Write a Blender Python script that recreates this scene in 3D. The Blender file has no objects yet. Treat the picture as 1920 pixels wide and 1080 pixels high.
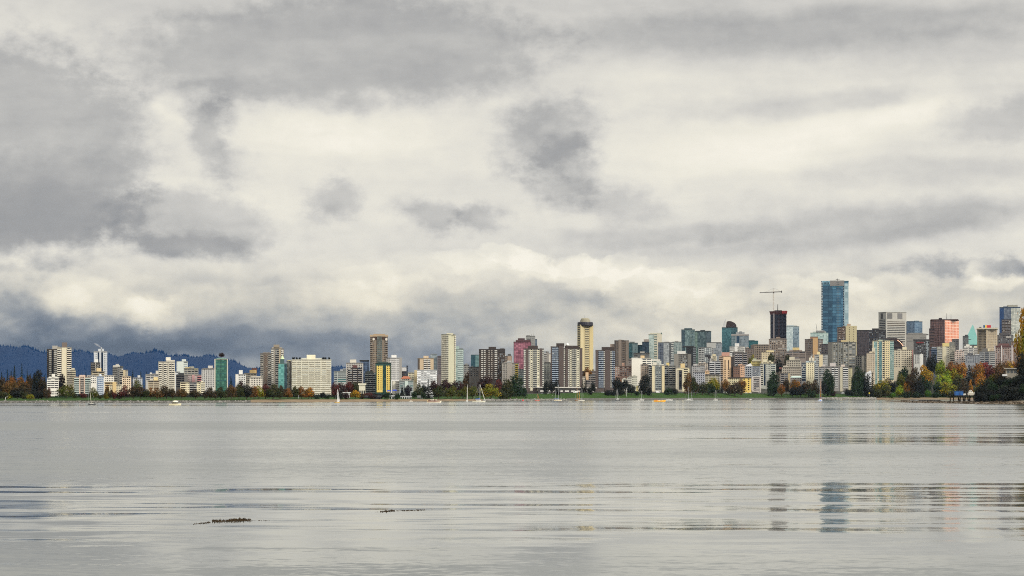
import bpy, bmesh, math, random
from mathutils import Vector, Matrix
random.seed(7)
S = bpy.context.scene
COL = S.collection
RAD = math.radians
FOC, CX, HY, EYE = 4000.0, 960.0, 743.0, 5.0     # lens in picture units, horizon row, eye height (m)

# ------------------------------------------------------------------ camera
cam = bpy.data.objects.new('camera', bpy.data.cameras.new('camera'))
COL.objects.link(cam)
cam.location = (0, 0, EYE)
cam.rotation_euler = (RAD(90), 0, 0)
cam.data.sensor_width = 36
cam.data.lens = FOC / 1920 * 36
cam.data.shift_y = (HY - 540) / 1920
cam.data.clip_start = 0.5
cam.data.clip_end = 60000
S.camera = cam

# ------------------------------------------------------------------ colour management
S.view_settings.view_transform = 'Standard'
S.view_settings.look = 'None'
S.view_settings.gamma = 1
S.view_settings.exposure = 0.0
S.view_settings.use_curve_mapping = False
S.cycles.use_denoising = False
S.cycles.filter_width = 1.05
S.cycles.max_bounces = 5
S.cycles.diffuse_bounces = 2
S.cycles.glossy_bounces = 3
S.cycles.volume_bounces = 0
S.cycles.caustics_reflective = False
S.cycles.caustics_refractive = False

def lin(c):
    return tuple(((v / 255 + .055) / 1.055) ** 2.4 if v > 10.3 else v / 255 / 12.92 for v in c)

# ------------------------------------------------------------------ sun behind the photographer's right shoulder, veiled by cloud
SUN_AZ, SUN_EL = 138.0, 24.0      # degrees clockwise from the view direction
sl = bpy.data.lights.new('sun', 'SUN')
sl.energy = 2.0
sl.angle = RAD(10)
sl.color = (1.0, 0.93, 0.80)
sun = bpy.data.objects.new('sun', sl)
COL.objects.link(sun)
sd = Vector((math.sin(RAD(SUN_AZ)) * math.cos(RAD(SUN_EL)), math.cos(RAD(SUN_AZ)) * math.cos(RAD(SUN_EL)), math.sin(RAD(SUN_EL))))
sun.rotation_euler = (-sd).to_track_quat('-Z', 'Y').to_euler()
sun.location = sd * 300

# ------------------------------------------------------------------ small node helper
class NT:
    def __init__(self, tree):
        self.t = tree
    def n(self, kind, **kw):
        node = self.t.nodes.new(kind)
        for k, v in kw.items():
            setattr(node, k, v)
        return node
    def put(self, sock, v):
        if hasattr(v, 'is_output') or isinstance(v, bpy.types.NodeSocket):
            self.t.links.new(v, sock)
        else:
            sock.default_value = v
    def m(self, op, a, b=0.0, c=0.0, clamp=False):
        node = self.n('ShaderNodeMath', operation=op, use_clamp=clamp)
        self.put(node.inputs[0], a); self.put(node.inputs[1], b)
        if op in ('MULTIPLY_ADD', 'WRAP', 'SMOOTH_MIN', 'SMOOTH_MAX', 'COMPARE'):
            self.put(node.inputs[2], c)
        return node.outputs[0]
    def v(self, op, a, b=None, scale=None):
        node = self.n('ShaderNodeVectorMath', operation=op)
        self.put(node.inputs[0], a)
        if b is not None: self.put(node.inputs[1], b)
        if scale is not None: self.put(node.inputs['Scale'], scale)
        return node.outputs['Value'] if op in ('LENGTH', 'DOT_PRODUCT') else node.outputs[0]
    def rng(self, x, a, b, c=0.0, d=1.0, kind='SMOOTHSTEP'):
        node = self.n('ShaderNodeMapRange', interpolation_type=kind)
        for i, val in enumerate((x, a, b, c, d)):
            self.put(node.inputs[i], val)
        return node.outputs[0]
    def noise(self, vec, scale, detail=4, rough=.5, lac=2.0, dist=0.0, col=False, kind='FBM'):
        node = self.n('ShaderNodeTexNoise', noise_dimensions='3D', noise_type=kind)
        self.put(node.inputs['Vector'], vec)
        for k, val in (('Scale', scale), ('Detail', detail), ('Roughness', rough), ('Lacunarity', lac), ('Distortion', dist)):
            node.inputs[k].default_value = val
        return node.outputs['Color' if col else 'Fac']
    def ramp(self, x, stops, interp='LINEAR'):
        node = self.n('ShaderNodeValToRGB')
        cr = node.color_ramp
        cr.interpolation = interp
        while len(cr.elements) < len(stops): cr.elements.new(.5)
        for e, (p, c) in zip(cr.elements, stops):
            e.position = p
            e.color = tuple(c) + (1,) if len(c) == 3 else c
        self.put(node.inputs[0], x)
        return node.outputs[0]
    def xyz(self, x, y, z):
        node = self.n('ShaderNodeCombineXYZ')
        for i, val in enumerate((x, y, z)): self.put(node.inputs[i], val)
        return node.outputs[0]
    def sep(self, v):
        node = self.n('ShaderNodeSeparateXYZ'); self.put(node.inputs[0], v)
        return node.outputs
    def mixc(self, f, a, b, blend='MIX'):
        node = self.n('ShaderNodeMix', data_type='RGBA', blend_type=blend)
        self.put(node.inputs[0], f); self.put(node.inputs[6], a); self.put(node.inputs[7], b)
        return node.outputs[2]
# ------------------------------------------------------------------ sky: daylight under a deck of broken cloud
W = bpy.data.worlds.new('World')
S.world = W
W.use_nodes = True
wt = W.node_tree
wt.nodes.clear()
K = NT(wt)
out = K.n('ShaderNodeOutputWorld')
skyn = K.n('ShaderNodeTexSky', sky_type='NISHITA')
skyn.sun_disc = False
skyn.sun_elevation = RAD(SUN_EL)
skyn.sun_rotation = RAD(SUN_AZ)
skyn.altitude = 0
bg1 = K.n('ShaderNodeBackground')
K.put(bg1.inputs[0], skyn.outputs[0]); bg1.inputs[1].default_value = 0.08

dirn = K.n('ShaderNodeTexCoord').outputs['Generated']
dx, dy, dz = K.sep(dirn)
azi = K.m('MULTIPLY', K.m('ARCTAN2', dx, dy), 180 / math.pi)          # compass degrees from the view axis
ele = K.m('MULTIPLY', K.m('ARCSINE', dz), 180 / math.pi)
pos = K.xyz(azi, ele, 0.0)
flat = K.xyz(K.m('MULTIPLY', azi, .70), ele, 3.7)                     # clouds look stretched sideways
# turbulence that bends and frays every outline
w1 = K.v('SUBTRACT', K.noise(flat, .34, 3, .5, col=True), (.5, .5, .5))
w2 = K.v('SUBTRACT', K.noise(flat, 1.1, 6, .60, col=True), (.5, .5, .5))
wpos = K.v('ADD', pos, K.v('ADD', K.v('MULTIPLY', w1, (1.7, 1.3, 0)), K.v('MULTIPLY', w2, (1.3, 1.1, 0))))
wsoft = K.v('ADD', pos, K.v('ADD', K.v('MULTIPLY', w1, (1.8, .8, 0)), K.v('MULTIPLY', w2, (.5, .35, 0))))
fray = K.m('SUBTRACT', K.noise(K.v('ADD', flat, (7, 3, 1)), 2.1, 7, .62), .5)
sx, sy, _ = K.sep(wsoft)
wx, wy, _ = K.sep(wpos)

def deg(px, py):
    a = math.atan((px - CX) / FOC)
    return math.degrees(a), math.degrees(math.atan((HY - py) / FOC * math.cos(a)))
# L: how much light comes through, 0 slate .. 1 cream.  First the deck as it lies by height above the horizon
L = K.ramp(K.rng(sy, 0.0, 12.0, 0, 1, 'LINEAR'), [
    (0.00, (.34,) * 3), (0.05, (.34,) * 3), (0.10, (.36,) * 3), (0.15, (.50,) * 3), (0.20, (.62,) * 3), (0.28, (.70,) * 3),
    (0.42, (.75,) * 3), (0.60, (.74,) * 3), (0.72, (.66,) * 3), (0.86, (.60,) * 3), (1.0, (.62,) * 3)])
def blob(cx, cy, rx, ry, amp, rot=0.0, inner=0.25, soft=False, fr=0.0):
    """an ellipse of thicker (amp<0) or thinner cloud, centre and radii in tenths of the field turned to degrees"""
    global L
    a, e = deg(cx, cy)
    mp = K.n('ShaderNodeMapping', vector_type='TEXTURE')
    # (the tiny third coordinate makes each ellipse wait for the one before it, which keeps the shader small in memory)
    K.put(mp.inputs['Vector'], K.xyz(sx if soft else wx, sy if soft else wy, K.m('MULTIPLY', L, 1e-6)))
    mp.inputs['Location'].default_value = (a, e, 0)
    mp.inputs['Rotation'].default_value = (0, 0, RAD(rot))
    mp.inputs['Scale'].default_value = (rx / 69.8, ry / 69.8, 1)
    d = K.v('LENGTH', mp.outputs[0])
    if fr: d = K.m('MULTIPLY_ADD', fray, fr, d)
    L = K.m('MULTIPLY_ADD', K.rng(d, 1.0, inner), amp, L)
# broad shapes first
blob(1560, 150, 700, 240, .05, 0, .0, True)
blob(600, 330, 420, 190, .06, 0, .0, True)          # bright heart of the sky
blob(1400, 290, 520, 130, .07, 6, .1, True)
blob(640, 235, 330, 80, .08, 0, .2, True)
# grey bank filling the left
blob(20, 290, 310, 250, -.22, 0, .62, False, .55)
blob(100, 380, 230, 120, -.11, 0, .4, False, .45)
blob(40, 405, 230, 70, -.09, 0, .2, False, .3)
blob(70, 80, 260, 110, .07, 0, .1, True)
blob(60, 470, 250, 26, .12, 0, .1)
# grey roof that spreads right from it, with a ragged lower hem
blob(640, 95, 490, 118, -.16, 0, .6, False, .5)
blob(420, 165, 190, 50, -.08, 0, .3, False, .5)
blob(330, 205, 55, 60, .12, 0, .3, False, .6)
# streaks across the upper right
blob(1450, 62, 620, 62, -.17, 1, .35, True, .2)
blob(1750, 100, 300, 50, -.08, 3, .3, True, .2)
blob(1180, 150, 230, 36, .06, 0, .1, True, .3)
blob(1600, 190, 330, 30, -.10, 4, .3, True, .25)
blob(1340, 205, 220, 30, -.06, 4, .2, True, .3)
blob(1480, 270, 360, 60, .08, 7, .2, True, .4)       # bright gap
blob(1730, 200, 130, 44, .12, 14, .2, False, .7)
blob(1880, 226, 170, 52, -.15, 6, .25, False, .55)
blob(1720, 330, 330, 40, -.10, 2, .3, True, .3)
blob(1380, 345, 260, 30, -.05, 2, .2, True, .3)
blob(1640, 424, 470, 54, -.16, 4.5, .3, True, .35)
blob(1700, 432, 260, 26, -.08, 5, .2, True, .3)    # long bar
blob(1260, 440, 330, 26, -.12, 2, .3, True, .3)
blob(1800, 395, 200, 40, -.06, 5, .3, True, .3)
blob(1420, 385, 190, 30, -.05, 0, .2, True, .4)
blob(1150, 470, 500, 22, -.05, 1, .2, True, .2)
# ragged dark scud
blob(1025, 255, 135, 92, -0.22, 0, .35, False, .75)
blob(1062, 325, 105, 95, -0.19, -30, .3, False, .7)
blob(1000, 235, 60, 40, -0.07, 0, .3, False, .7)
blob(1150, 380, 130, 52, -0.16, -16, .2, False, .7)
blob(1060, 385, 90, 34, -0.07, 0, .2, False, .7)
blob(1022, 238, 30, 20, .08, 0, .2, False, .6)
blob(403, 262, 56, 105, -0.22, 6, .25, False, .8)
blob(440, 312, 50, 56, -0.11, 0, .15, False, .7)
blob(385, 205, 80, 46, -0.11, 0, .2, False, .6)
blob(628, 364, 74, 66, -0.22, 0, .25, False, .8)
blob(596, 395, 60, 40, -0.08, 0, .15, False, .7)
blob(828, 414, 92, 50, -0.22, -8, .35, False, .75)
blob(914, 414, 62, 50, -0.22, 0, .35, False, .75)
blob(770, 388, 60, 34, -0.08, 0, .2, False, .7)
blob(355, 428, 200, 84, -0.19, -3, .55, False, .45)
blob(360, 462, 190, 40, -0.16, -2, .4, False, .3)
# low cumulus, lit tops over blue-grey bases
blob(520, 500, 260, 46, .06, 0, .3, False, .5)
blob(850, 520, 240, 44, .09, 0, .4, False, .6)
blob(640, 560, 160, 40, .10, 0, .4, False, .7)
blob(180, 520, 200, 40, .05, 0, .3, False, .6)
blob(205, 578, 150, 50, .12, -8, .4, False, .9)
blob(300, 602, 80, 38, .13, 0, .4, False, .9)
blob(120, 560, 70, 36, .08, 0, .3, False, .9)
blob(100, 610, 150, 22, -.12, 0, .2)
blob(40, 575, 90, 40, -.13, 0, .2, False, .5)
blob(1000, 500, 60, 34, .13, 0, .6, False, .7)
blob(1110, 505, 90, 42, .13, 0, .65, False, .6)
blob(1210, 530, 90, 40, .12, 0, .6, False, .7)
blob(1320, 555, 110, 36, .10, 0, .5, False, .7)
blob(1470, 545, 80, 34, .10, 0, .6, False, .7)
blob(1400, 510, 500, 26, .04, 0, .1, True)
blob(1330, 660, 540, 110, .29, 0, .3, True)
blob(820, 660, 260, 60, .08, 0, .1, True)
blob(1700, 650, 480, 120, .24, 0, .1, True)
blob(1810, 502, 190, 30, -.27, -3, .2, False, .9)
blob(1840, 510, 40, 30, .14, 0, .5, False, .7)
blob(1885, 500, 60, 26, -.16, 0, .4, False, .6)
blob(1860, 520, 70, 40, .16, 0, .6, False, .8)
blob(1650, 545, 110, 40, .12, 0, .5, False, .8)
blob(300, 640, 520, 36, -.10, 0, .3, True)
blob(120, 658, 460, 30, -.12, 0, .3, True)
# crisp sunlit rims of the low bank
blob(980, 492, 70, 26, .08, 0, .75, False, .6)
blob(1085, 488, 62, 26, .08, 0, .75, False, .6)
blob(1175, 492, 66, 28, .08, 0, .75, False, .6)
blob(1290, 520, 70, 26, .07, 0, .7, False, .6)
blob(870, 500, 70, 26, .06, 0, .7, False, .6)
blob(690, 520, 80, 28, .06, 0, .6, False, .7)
blob(1560, 530, 70, 26, .08, 0, .7, False, .7)
blob(760, 555, 150, 40, .06, 0, .5, False, .8)
blob(420, 560, 120, 40, .05, 0, .5, False, .8)
blob(1080, 545, 150, 34, -.06, 0, .3, False, .7)
blob(900, 565, 160, 30, -.05, 0, .3, False, .7)
blob(1230, 585, 160, 26, -.05, 0, .3, False, .7)
# fine structure: billows with a lit side low down, long faint streaks higher up, and a fibrous grain everywhere
bp = K.v('ADD', flat, K.v('MULTIPLY', w2, (.6, .5, 0)))
def billow(v, sc, det):
    n = K.noise(v, sc, det, .55)
    return K.m('SUBTRACT', 1.0, K.m('MULTIPLY', K.m('ABSOLUTE', K.m('SUBTRACT', n, .5)), 4.0))
b0 = billow(bp, .72, 3)
b1 = billow(K.v('ADD', bp, (.10, .30, 0)), .72, 3)
relief = K.m('SUBTRACT', b1, b0)
low = K.rng(ele, 4.6, 2.8)
L = K.m('MULTIPLY_ADD', relief, K.rng(low, 0, 1, .020, .115, 'LINEAR'), L)
L = K.m('MULTIPLY_ADD', K.m('SUBTRACT', K.noise(K.v('ADD', flat, (3, 9, 2)), .55, 5, .55), .5), K.rng(low, 0, 1, .14, .36, 'LINEAR'), L)
streak = K.noise(K.v('MULTIPLY', wsoft, (.12, 1.0, 1)), 1.0, 5, .55)
L = K.m('MULTIPLY_ADD', K.m('SUBTRACT', streak, .5), .24, L)
L = K.m('MULTIPLY_ADD', fray, .13, L)
L = K.m('MULTIPLY_ADD', L, 1.13, -.075)
# the deck is brighter round the veiled sun behind the camera and overhead
sdir = K.v('DOT_PRODUCT', dirn, tuple(sd))
back = K.rng(sdir, -.1, 1.0, 0, 1)
over = K.rng(ele, 10.5, 34)
hi = K.ramp(K.m('MULTIPLY', L, 1.0, clamp=True), [
    (0.00, lin((134, 137, 142))), (0.36, lin((166, 166, 166))), (0.50, lin((189, 188, 185))),
    (0.62, lin((207, 205, 200))), (0.76, lin((225, 222, 213))), (0.88, lin((238, 234, 221))), (1.0, lin((250, 245, 232)))])
lo = K.ramp(K.m('MULTIPLY', L, 1.0, clamp=True), [
    (0.00, lin((84, 96, 113))), (0.20, lin((104, 115, 130))), (0.36, lin((134, 141, 150))), (0.50, lin((170, 172, 172))),
    (0.62, lin((197, 195, 187))), (0.76, lin((219, 214, 200))), (0.88, lin((235, 229, 211))), (1.0, lin((247, 241, 225)))])
cloud = K.mixc(K.rng(ele, 2.2, 4.2), lo, hi)
gain = K.m('ADD', 1.0, K.m('ADD', K.m('MULTIPLY', back, 1.3), K.m('MULTIPLY', over, .6)))
bg2 = K.n('ShaderNodeBackground')
K.put(bg2.inputs[0], cloud); K.put(bg2.inputs[1], gain)
mixs = K.n('ShaderNodeMixShader')
K.put(mixs.inputs[0], K.rng(L, -.25, .12, .88, .985))     # a little blue shows where the deck is thinnest
K.t.links.new(bg1.outputs[0], mixs.inputs[1]); K.t.links.new(bg2.outputs[0], mixs.inputs[2])
K.t.links.new(mixs.outputs[0], out.inputs[0])
W.cycles.sampling_method = 'MANUAL'
W.cycles.sample_map_resolution = 512
# ================================================================== materials
MAT = {}
def principled(name):
    m = bpy.data.materials.new(name); m.use_nodes = True
    k = NT(m.node_tree)
    return m, k, m.node_tree.nodes['Principled BSDF']
ALB = 0.90        # picture value of a fully lit wall -> reflectance
def desat(c, k):
    g = .3 * c[0] + .59 * c[1] + .11 * c[2]
    return tuple(v + (g - v) * k for v in c)
def wall_mat(c, rough=.85):
    c = desat(c, .28)
    key = ('wall', tuple(c), rough)
    if key not in MAT:
        m, k, b = principled('painted_wall')
        base = tuple(min(.82, (v ** 1.12) * ALB * 1.03) for v in lin(c))
        tc = k.n('ShaderNodeTexCoord').outputs['Object']
        n1 = k.noise(k.v('MULTIPLY', tc, (.5, .5, .07)), 1.0, 4, .6)       # rain streaks
        n2 = k.noise(tc, .11, 3, .5)
        f = k.m('MULTIPLY_ADD', n1, .26, k.m('MULTIPLY_ADD', n2, .24, .75))
        k.put(b.inputs['Base Color'], k.v('SCALE', base, scale=f))
        b.inputs['Roughness'].default_value = rough
        MAT[key] = m
    return MAT[key]
GLASS = {'dark': ((.006, .008, .014), .12), 'navy': ((.008, .020, .045), .10), 'grey': ((.07, .08, .09), .2),
         'blind': ((.42, .40, .36), .6), 'pale': ((.22, .25, .27), .3), 'teal': ((.02, .10, .10), .12), 'brown': ((.05, .035, .025), .25)}
def glass(kind):
    key = ('glass', kind)
    if key not in MAT:
        m, k, b = principled('window_glass')
        c, r = GLASS[kind]
        b.inputs['Base Color'].default_value = c + (1,)
        b.inputs['Roughness'].default_value = r
        b.inputs['IOR'].default_value = 1.5
        b.inputs['Specular IOR Level'].default_value = .22 if kind in ('dark', 'brown', 'navy') else .5
        MAT[key] = m
    return MAT[key]
def curtain_mat(c, c2=None, mull=None, pw=2.2, ph=3.2, metal=.55, mort=.14, rough=.12):
    """glazed wall: panes that differ a little, in a grid of mullions (uv in metres)"""
    c = desat(c, .40); c2 = c2 and desat(c2, .34); mull = mull and desat(mull, .34)
    key = ('curtain', tuple(c), c2 and tuple(c2), mull and tuple(mull), pw, ph, metal, mort)
    if key not in MAT:
        m, k, b = principled('curtain_wall_glass')
        uv = k.n('ShaderNodeUVMap').outputs[0]
        br = k.n('ShaderNodeTexBrick', offset=0.0, squash=1.0)
        k.put(br.inputs['Vector'], uv)
        A = lin(c); B = lin(c2 or tuple(v * .55 for v in c)); M = lin(mull or tuple(v * .5 for v in c))
        for nm, val in (('Color1', A + (1,)), ('Color2', B + (1,)), ('Mortar', M + (1,)), ('Scale', 1.0), ('Mortar Size', mort),
                        ('Brick Width', pw), ('Row Height', ph), ('Mortar Smooth', 0.2), ('Bias', -.1)):
            br.inputs[nm].default_value = val
        big = k.noise(uv, .05, 3, .6)
        k.put(b.inputs['Base Color'], k.v('SCALE', br.outputs[0], scale=k.m('MULTIPLY_ADD', big, .9, .55)))
        b.inputs['Metallic'].default_value = metal
        b.inputs['Roughness'].default_value = rough
        MAT[key] = m
    return MAT[key]
def plain(name, c, rough=.6, metal=0.0):
    key = (name, tuple(c), rough)
    if key not in MAT:
        m, k, b = principled(name)
        b.inputs['Base Color'].default_value = tuple(c) + (1,)
        b.inputs['Roughness'].default_value = rough
        b.inputs['Metallic'].default_value = metal
        MAT[key] = m
    return MAT[key]
def ground_mat(name, stops, scale, rough=.95, detail=6, s2=None):
    m, k, b = principled(name)
    p = k.n('ShaderNodeNewGeometry').outputs['Position']
    n = k.noise(p, scale, detail, .62)
    if s2: n = k.m('ADD', k.m('MULTIPLY', n, .55), k.m('MULTIPLY', k.noise(p, s2, 4, .6), .45))
    k.put(b.inputs['Base Color'], k.ramp(n, stops))
    b.inputs['Roughness'].default_value = rough
    b.inputs['Specular IOR Level'].default_value = .15
    return m

# ================================================================== object helpers
def link(name, mesh, mat=None, parent=None):
    o = bpy.data.objects.new(name, mesh); COL.objects.link(o)
    if mat is not None and not len(mesh.materials): mesh.materials.append(mat)
    if parent is not None: o.parent = parent
    return o
def tag(o, label=None, cat=None, group=None, kind=None):
    if label: o['label'] = label
    if cat: o['category'] = cat
    if group: o['group'] = group
    if kind: o['kind'] = kind
    return o
def empty(name, loc, rz=0.0):
    o = bpy.data.objects.new(name, None); COL.objects.link(o)
    o.location = loc; o.rotation_euler = (0, 0, rz); o.empty_display_size = 1
    return o
def mesh_from(name, verts, faces, mat=None, smooth=False):
    me = bpy.data.meshes.new(name); me.from_pydata(verts, [], faces); me.update()
    if mat is not None: me.materials.append(mat)
    if smooth: me.polygons.foreach_set('use_smooth', [True] * len(me.polygons))
    return me
class MB:
    """collects simple shapes into one mesh"""
    def __init__(self): self.v = []; self.f = []
    def add(self, vs, fs):
        o = len(self.v); self.v += [tuple(p) for p in vs]; self.f += [tuple(i + o for i in f) for f in fs]
    def box(self, x0, x1, y0, y1, z0, z1):
        self.add([(x0, y0, z0), (x1, y0, z0), (x1, y1, z0), (x0, y1, z0), (x0, y0, z1), (x1, y0, z1), (x1, y1, z1), (x0, y1, z1)],
                 [(0, 3, 2, 1), (4, 5, 6, 7), (0, 1, 5, 4), (1, 2, 6, 5), (2, 3, 7, 6), (3, 0, 4, 7)])
    def tube(self, a, b, r0, r1, n=6):
        a, b = Vector(a), Vector(b); d = (b - a).normalized()
        u = d.orthogonal().normalized(); w = d.cross(u)
        vs = [tuple(p + (u * math.cos(2 * math.pi * i / n) + w * math.sin(2 * math.pi * i / n)) * r) for p, r in ((a, r0), (b, r1)) for i in range(n)]
        fs = [(i, (i + 1) % n, n + (i + 1) % n, n + i) for i in range(n)] + [tuple(range(n))[::-1], tuple(range(n, 2 * n))]
        self.add(vs, fs)
    def prism(self, poly, z0, z1):
        n = len(poly)
        self.add([(x, y, z0) for x, y in poly] + [(x, y, z1) for x, y in poly],
                 [(i, (i + 1) % n, n + (i + 1) % n, n + i) for i in range(n)] + [tuple(range(n))[::-1], tuple(range(n, 2 * n))])
    def loft(self, rings):
        n = len(rings[0]); o = len(self.v)
        for r in rings: self.v += [tuple(p) for p in r]
        for k in range(len(rings) - 1):
            for i in range(n):
                a = o + k * n; j = (i + 1) % n
                self.f.append((a + i, a + j, a + n + j, a + n + i))
        self.f.append(tuple(o + i for i in range(n))[::-1]); self.f.append(tuple(o + (len(rings) - 1) * n + i for i in range(n)))
    def build(self, name, mat, parent=None, smooth=False):
        return link(name, mesh_from(name, self.v, self.f, mat, smooth), None, parent)

# ================================================================== the lie of the land
def lerp_table(tab, x):
    if x <= tab[0][0]: return tab[0][1]
    for (a, va), (b, vb) in zip(tab, tab[1:]):
        if x <= b: return va + (vb - va) * (x - a) / (b - a)
    return tab[-1][1]
SHORE = [(-900, 1560), (0, 1690), (300, 1640), (500, 1800), (620, 1905), (900, 2200), (1100, 2560), (1240, 2800), (1450, 3250), (1560, 3200), (1680, 3330), (3000, 3400)]
Z110 = [(-200, 4), (0, 4), (500, 4.4), (800, 4.6), (950, 7), (1100, 9.5), (1300, 9.5), (1560, 9), (1700, 7), (2600, 8)]
Z350 = [(0, 6), (900, 10), (1100, 14), (1300, 17), (1500, 21), (1640, 24), (1740, 38), (1900, 42), (2600, 42)]
Z900 = [(0, 9), (700, 16), (900, 20), (1100, 28), (1300, 34), (1500, 38), (1900, 48), (2600, 48)]
def shore_y(px): return lerp_table(SHORE, px)
def land_z(px, t):
    if t < -15: return -2.5
    a, b, c = lerp_table(Z110, px), lerp_table(Z350, px), lerp_table(Z900, px)
    return lerp_table([(-15, -1.0), (0, 0.05), (6, .9), (22, 2.2), (115, a), (128, a + .1), (350, b), (900, c), (9000, c + 10)], t)
def px_of(X, Y): return CX + FOC * X / Y
def ground_at(X, Y):
    px = px_of(X, Y)
    return land_z(px, Y - shore_y(px))
def point(px, py, Y): return Vector(((px - CX) / FOC * Y, Y, EYE + (HY - py) / FOC * Y))

def strip(name, px0, px1, step, ts, mat, label=None, dz=0.0, wob=0.0):
    """a sheet that follows the shore between two distances from the water's edge"""
    vs, fs = [], []
    xs = [px0 + (px1 - px0) * i / max(1, round((px1 - px0) / step)) for i in range(max(1, round((px1 - px0) / step)) + 1)]
    for i, px in enumerate(xs):
        for t in ts:
            tt = t + (wob * math.sin(px * .13 + t) if abs(t) < 30 else 0)
            Y = shore_y(px) + tt
            vs.append(((px - CX) / FOC * Y, Y, land_z(px, t) + dz))
    n = len(ts)
    for i in range(len(xs) - 1):
        for j in range(n - 1):
            a = i * n + j
            fs.append((a, a + n, a + n + 1, a + 1))
    return tag(link(name, mesh_from(name, vs, fs, mat, True)), label, None, None, 'structure')

grass = ground_mat('mown_grass', [(.3, (.014, .038, .005)), (.5, (.026, .064, .008)), (.7, (.046, .084, .014))], .05, s2=.9)
sand = ground_mat('beach_sand', [(.3, (.15, .11, .07)), (.55, (.23, .17, .11)), (.75, (.30, .24, .16))], .08, s2=1.1)
stones = ground_mat('shore_stones', [(.3, (.03, .03, .03)), (.5, (.10, .095, .085)), (.72, (.26, .25, .22))], .35, s2=1.6)
soil = ground_mat('town_ground', [(.3, (.03, .035, .02)), (.6, (.07, .07, .06))], .04)
asphalt = ground_mat('asphalt', [(.3, (.04, .04, .042)), (.7, (.065, .065, .065))], .3)
strip('rocky_shore', -900, 470, 12, [-15, -4, 0, 3, 8, 14], stones, wob=1.5)
strip('beach', 470, 905, 12, [-15, -4, 0, 4, 12, 22], sand, wob=1.0)
strip('rocky_shore', 905, 1560, 12, [-15, -4, 0, 3, 8, 14], stones, wob=1.0)
strip('beach', 1560, 3000, 12, [-15, -4, 0, 4, 10, 22, 40], sand, wob=1.0)
strip('lawn', -900, 470, 12, [14, 22, 50, 80, 116], grass)
strip('lawn', 470, 905, 12, [22, 35, 60, 90, 116], grass)
strip('lawn', 905, 1560, 12, [14, 22, 50, 80, 116], grass)
strip('lawn', 1560, 3000, 12, [40, 60, 90, 116], grass)
strip('road', -900, 3000, 15, [116, 128], asphalt)
strip('ground', -1800, 4200, 40, [128, 200, 350, 600, 900, 1600, 3000, 5000, 8000], soil)

# ================================================================== water
m, k, b = principled('sea_water')
wp = k.n('ShaderNodeNewGeometry').outputs['Position']
X_, Y_, Z_ = k.sep(wp)
jit = k.m('MULTIPLY', k.m('SUBTRACT', k.noise(k.v('MULTIPLY', wp, (.012, .02, 1)), 1.0, 3, .5), .5), 1.0)
# calm slicks lie in bands roughly parallel to the beach the picture is taken from
def wn(sx_, sy_, det=4, rough=.55, off=0.0):
    return k.noise(k.v('ADD', k.v('MULTIPLY', wp, (sx_, sy_, 1)), (off, off * 1.7, 0)), 1.0, det, rough)
def band(y0, y1, soft0, soft1, j):
    yy = k.m('MULTIPLY_ADD', jit, j, Y_)
    return k.m('MULTIPLY', k.rng(yy, y0 - soft0, y0 + soft0), k.rng(yy, y1 + soft1, y1 - soft1))
near_slick = k.m('MULTIPLY', band(70, 124, 20, 14, 26), k.rng(wn(.02, .14, 4, .6), .30, .50, .66, 1.0))
streaks = k.rng(wn(.006, .13, 5, .6, 5.0), .36, .54)
mid_slick = k.m('MULTIPLY', k.m('MULTIPLY', band(212, 282, 8, 18, 40), k.rng(X_, 14, 46)), streaks)
thin = k.m('MULTIPLY', k.rng(wn(.004, .045, 5, .6, 2.0), .52, .62), k.m('MULTIPLY', k.rng(Y_, 190, 260), k.rng(k.m('DIVIDE', X_, Y_), -.02, .14, .25, 1.0)))
far_slick = k.m('MULTIPLY', k.rng(wn(.0012, .012, 4, .55, 8.0), .50, .62), k.rng(Y_, 500, 900))
calm = k.m('MAXIMUM', k.m('MAXIMUM', near_slick, mid_slick), k.m('MAXIMUM', thin, far_slick))
# cat's-paws: slightly rougher patches, frayed at every scale
gust = k.rng(wn(.0022, .012, 8, .66, 3.0), .40, .66)
gust = k.m('MAXIMUM', gust, k.m('MULTIPLY', band(315, 420, 20, 35, 60), k.rng(wn(.004, .05, 6, .65, 4.0), .25, .6, .6, 1.5)))
rough = k.m('ADD', k.rng(calm, 0, 1, .085, .062, 'LINEAR'), k.m('MULTIPLY', gust, k.rng(calm, 0, 1, .09, .005, 'LINEAR')))
k.put(b.inputs['Roughness'], rough)
# ripples as slopes, from long low swell to hand-sized wavelets; wavelets lean towards the beach they run in to
def rip(sx_, sy_, det, off):
    return k.v('SUBTRACT', k.noise(k.v('ADD', k.v('MULTIPLY', wp, (sx_, sy_, 1)), (off, off, 0)), 1.0, det, .55, col=True), (.5, .5, .5))
s_ = k.v('SCALE', rip(.028, .20, 3, 1.0), scale=k.m('MULTIPLY', k.rng(calm, 0, 1, .06, .072, 'LINEAR'), k.rng(wn(.012, .05, 3, .5, 9.0), .32, .64, .45, 1.15)))
s_ = k.v('ADD', s_, k.v('SCALE', rip(.10, .42, 3, 2.0), scale=k.rng(calm, 0, 1, .09, .10, 'LINEAR')))
s_ = k.v('ADD', s_, k.v('SCALE', rip(.55, 1.5, 3, 3.0), scale=k.m('MULTIPLY', k.rng(calm, 0, .8, .18, .024, 'LINEAR'), k.m('ADD', .5, gust))))
s_ = k.v('ADD', s_, k.v('SCALE', rip(2.2, 4.6, 2, 4.0), scale=k.rng(calm, 0, .8, .15, .012, 'LINEAR')))
lean = k.m('MULTIPLY', k.rng(calm, .05, .75, -.042, .0012, 'LINEAR'), k.m('MULTIPLY_ADD', gust, .35, .8))
nrm = k.v('NORMALIZE', k.v('ADD', k.v('MULTIPLY', s_, (1, 1, 0)), k.xyz(0.0, lean, 1.0)))
k.put(b.inputs['Normal'], nrm)
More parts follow.
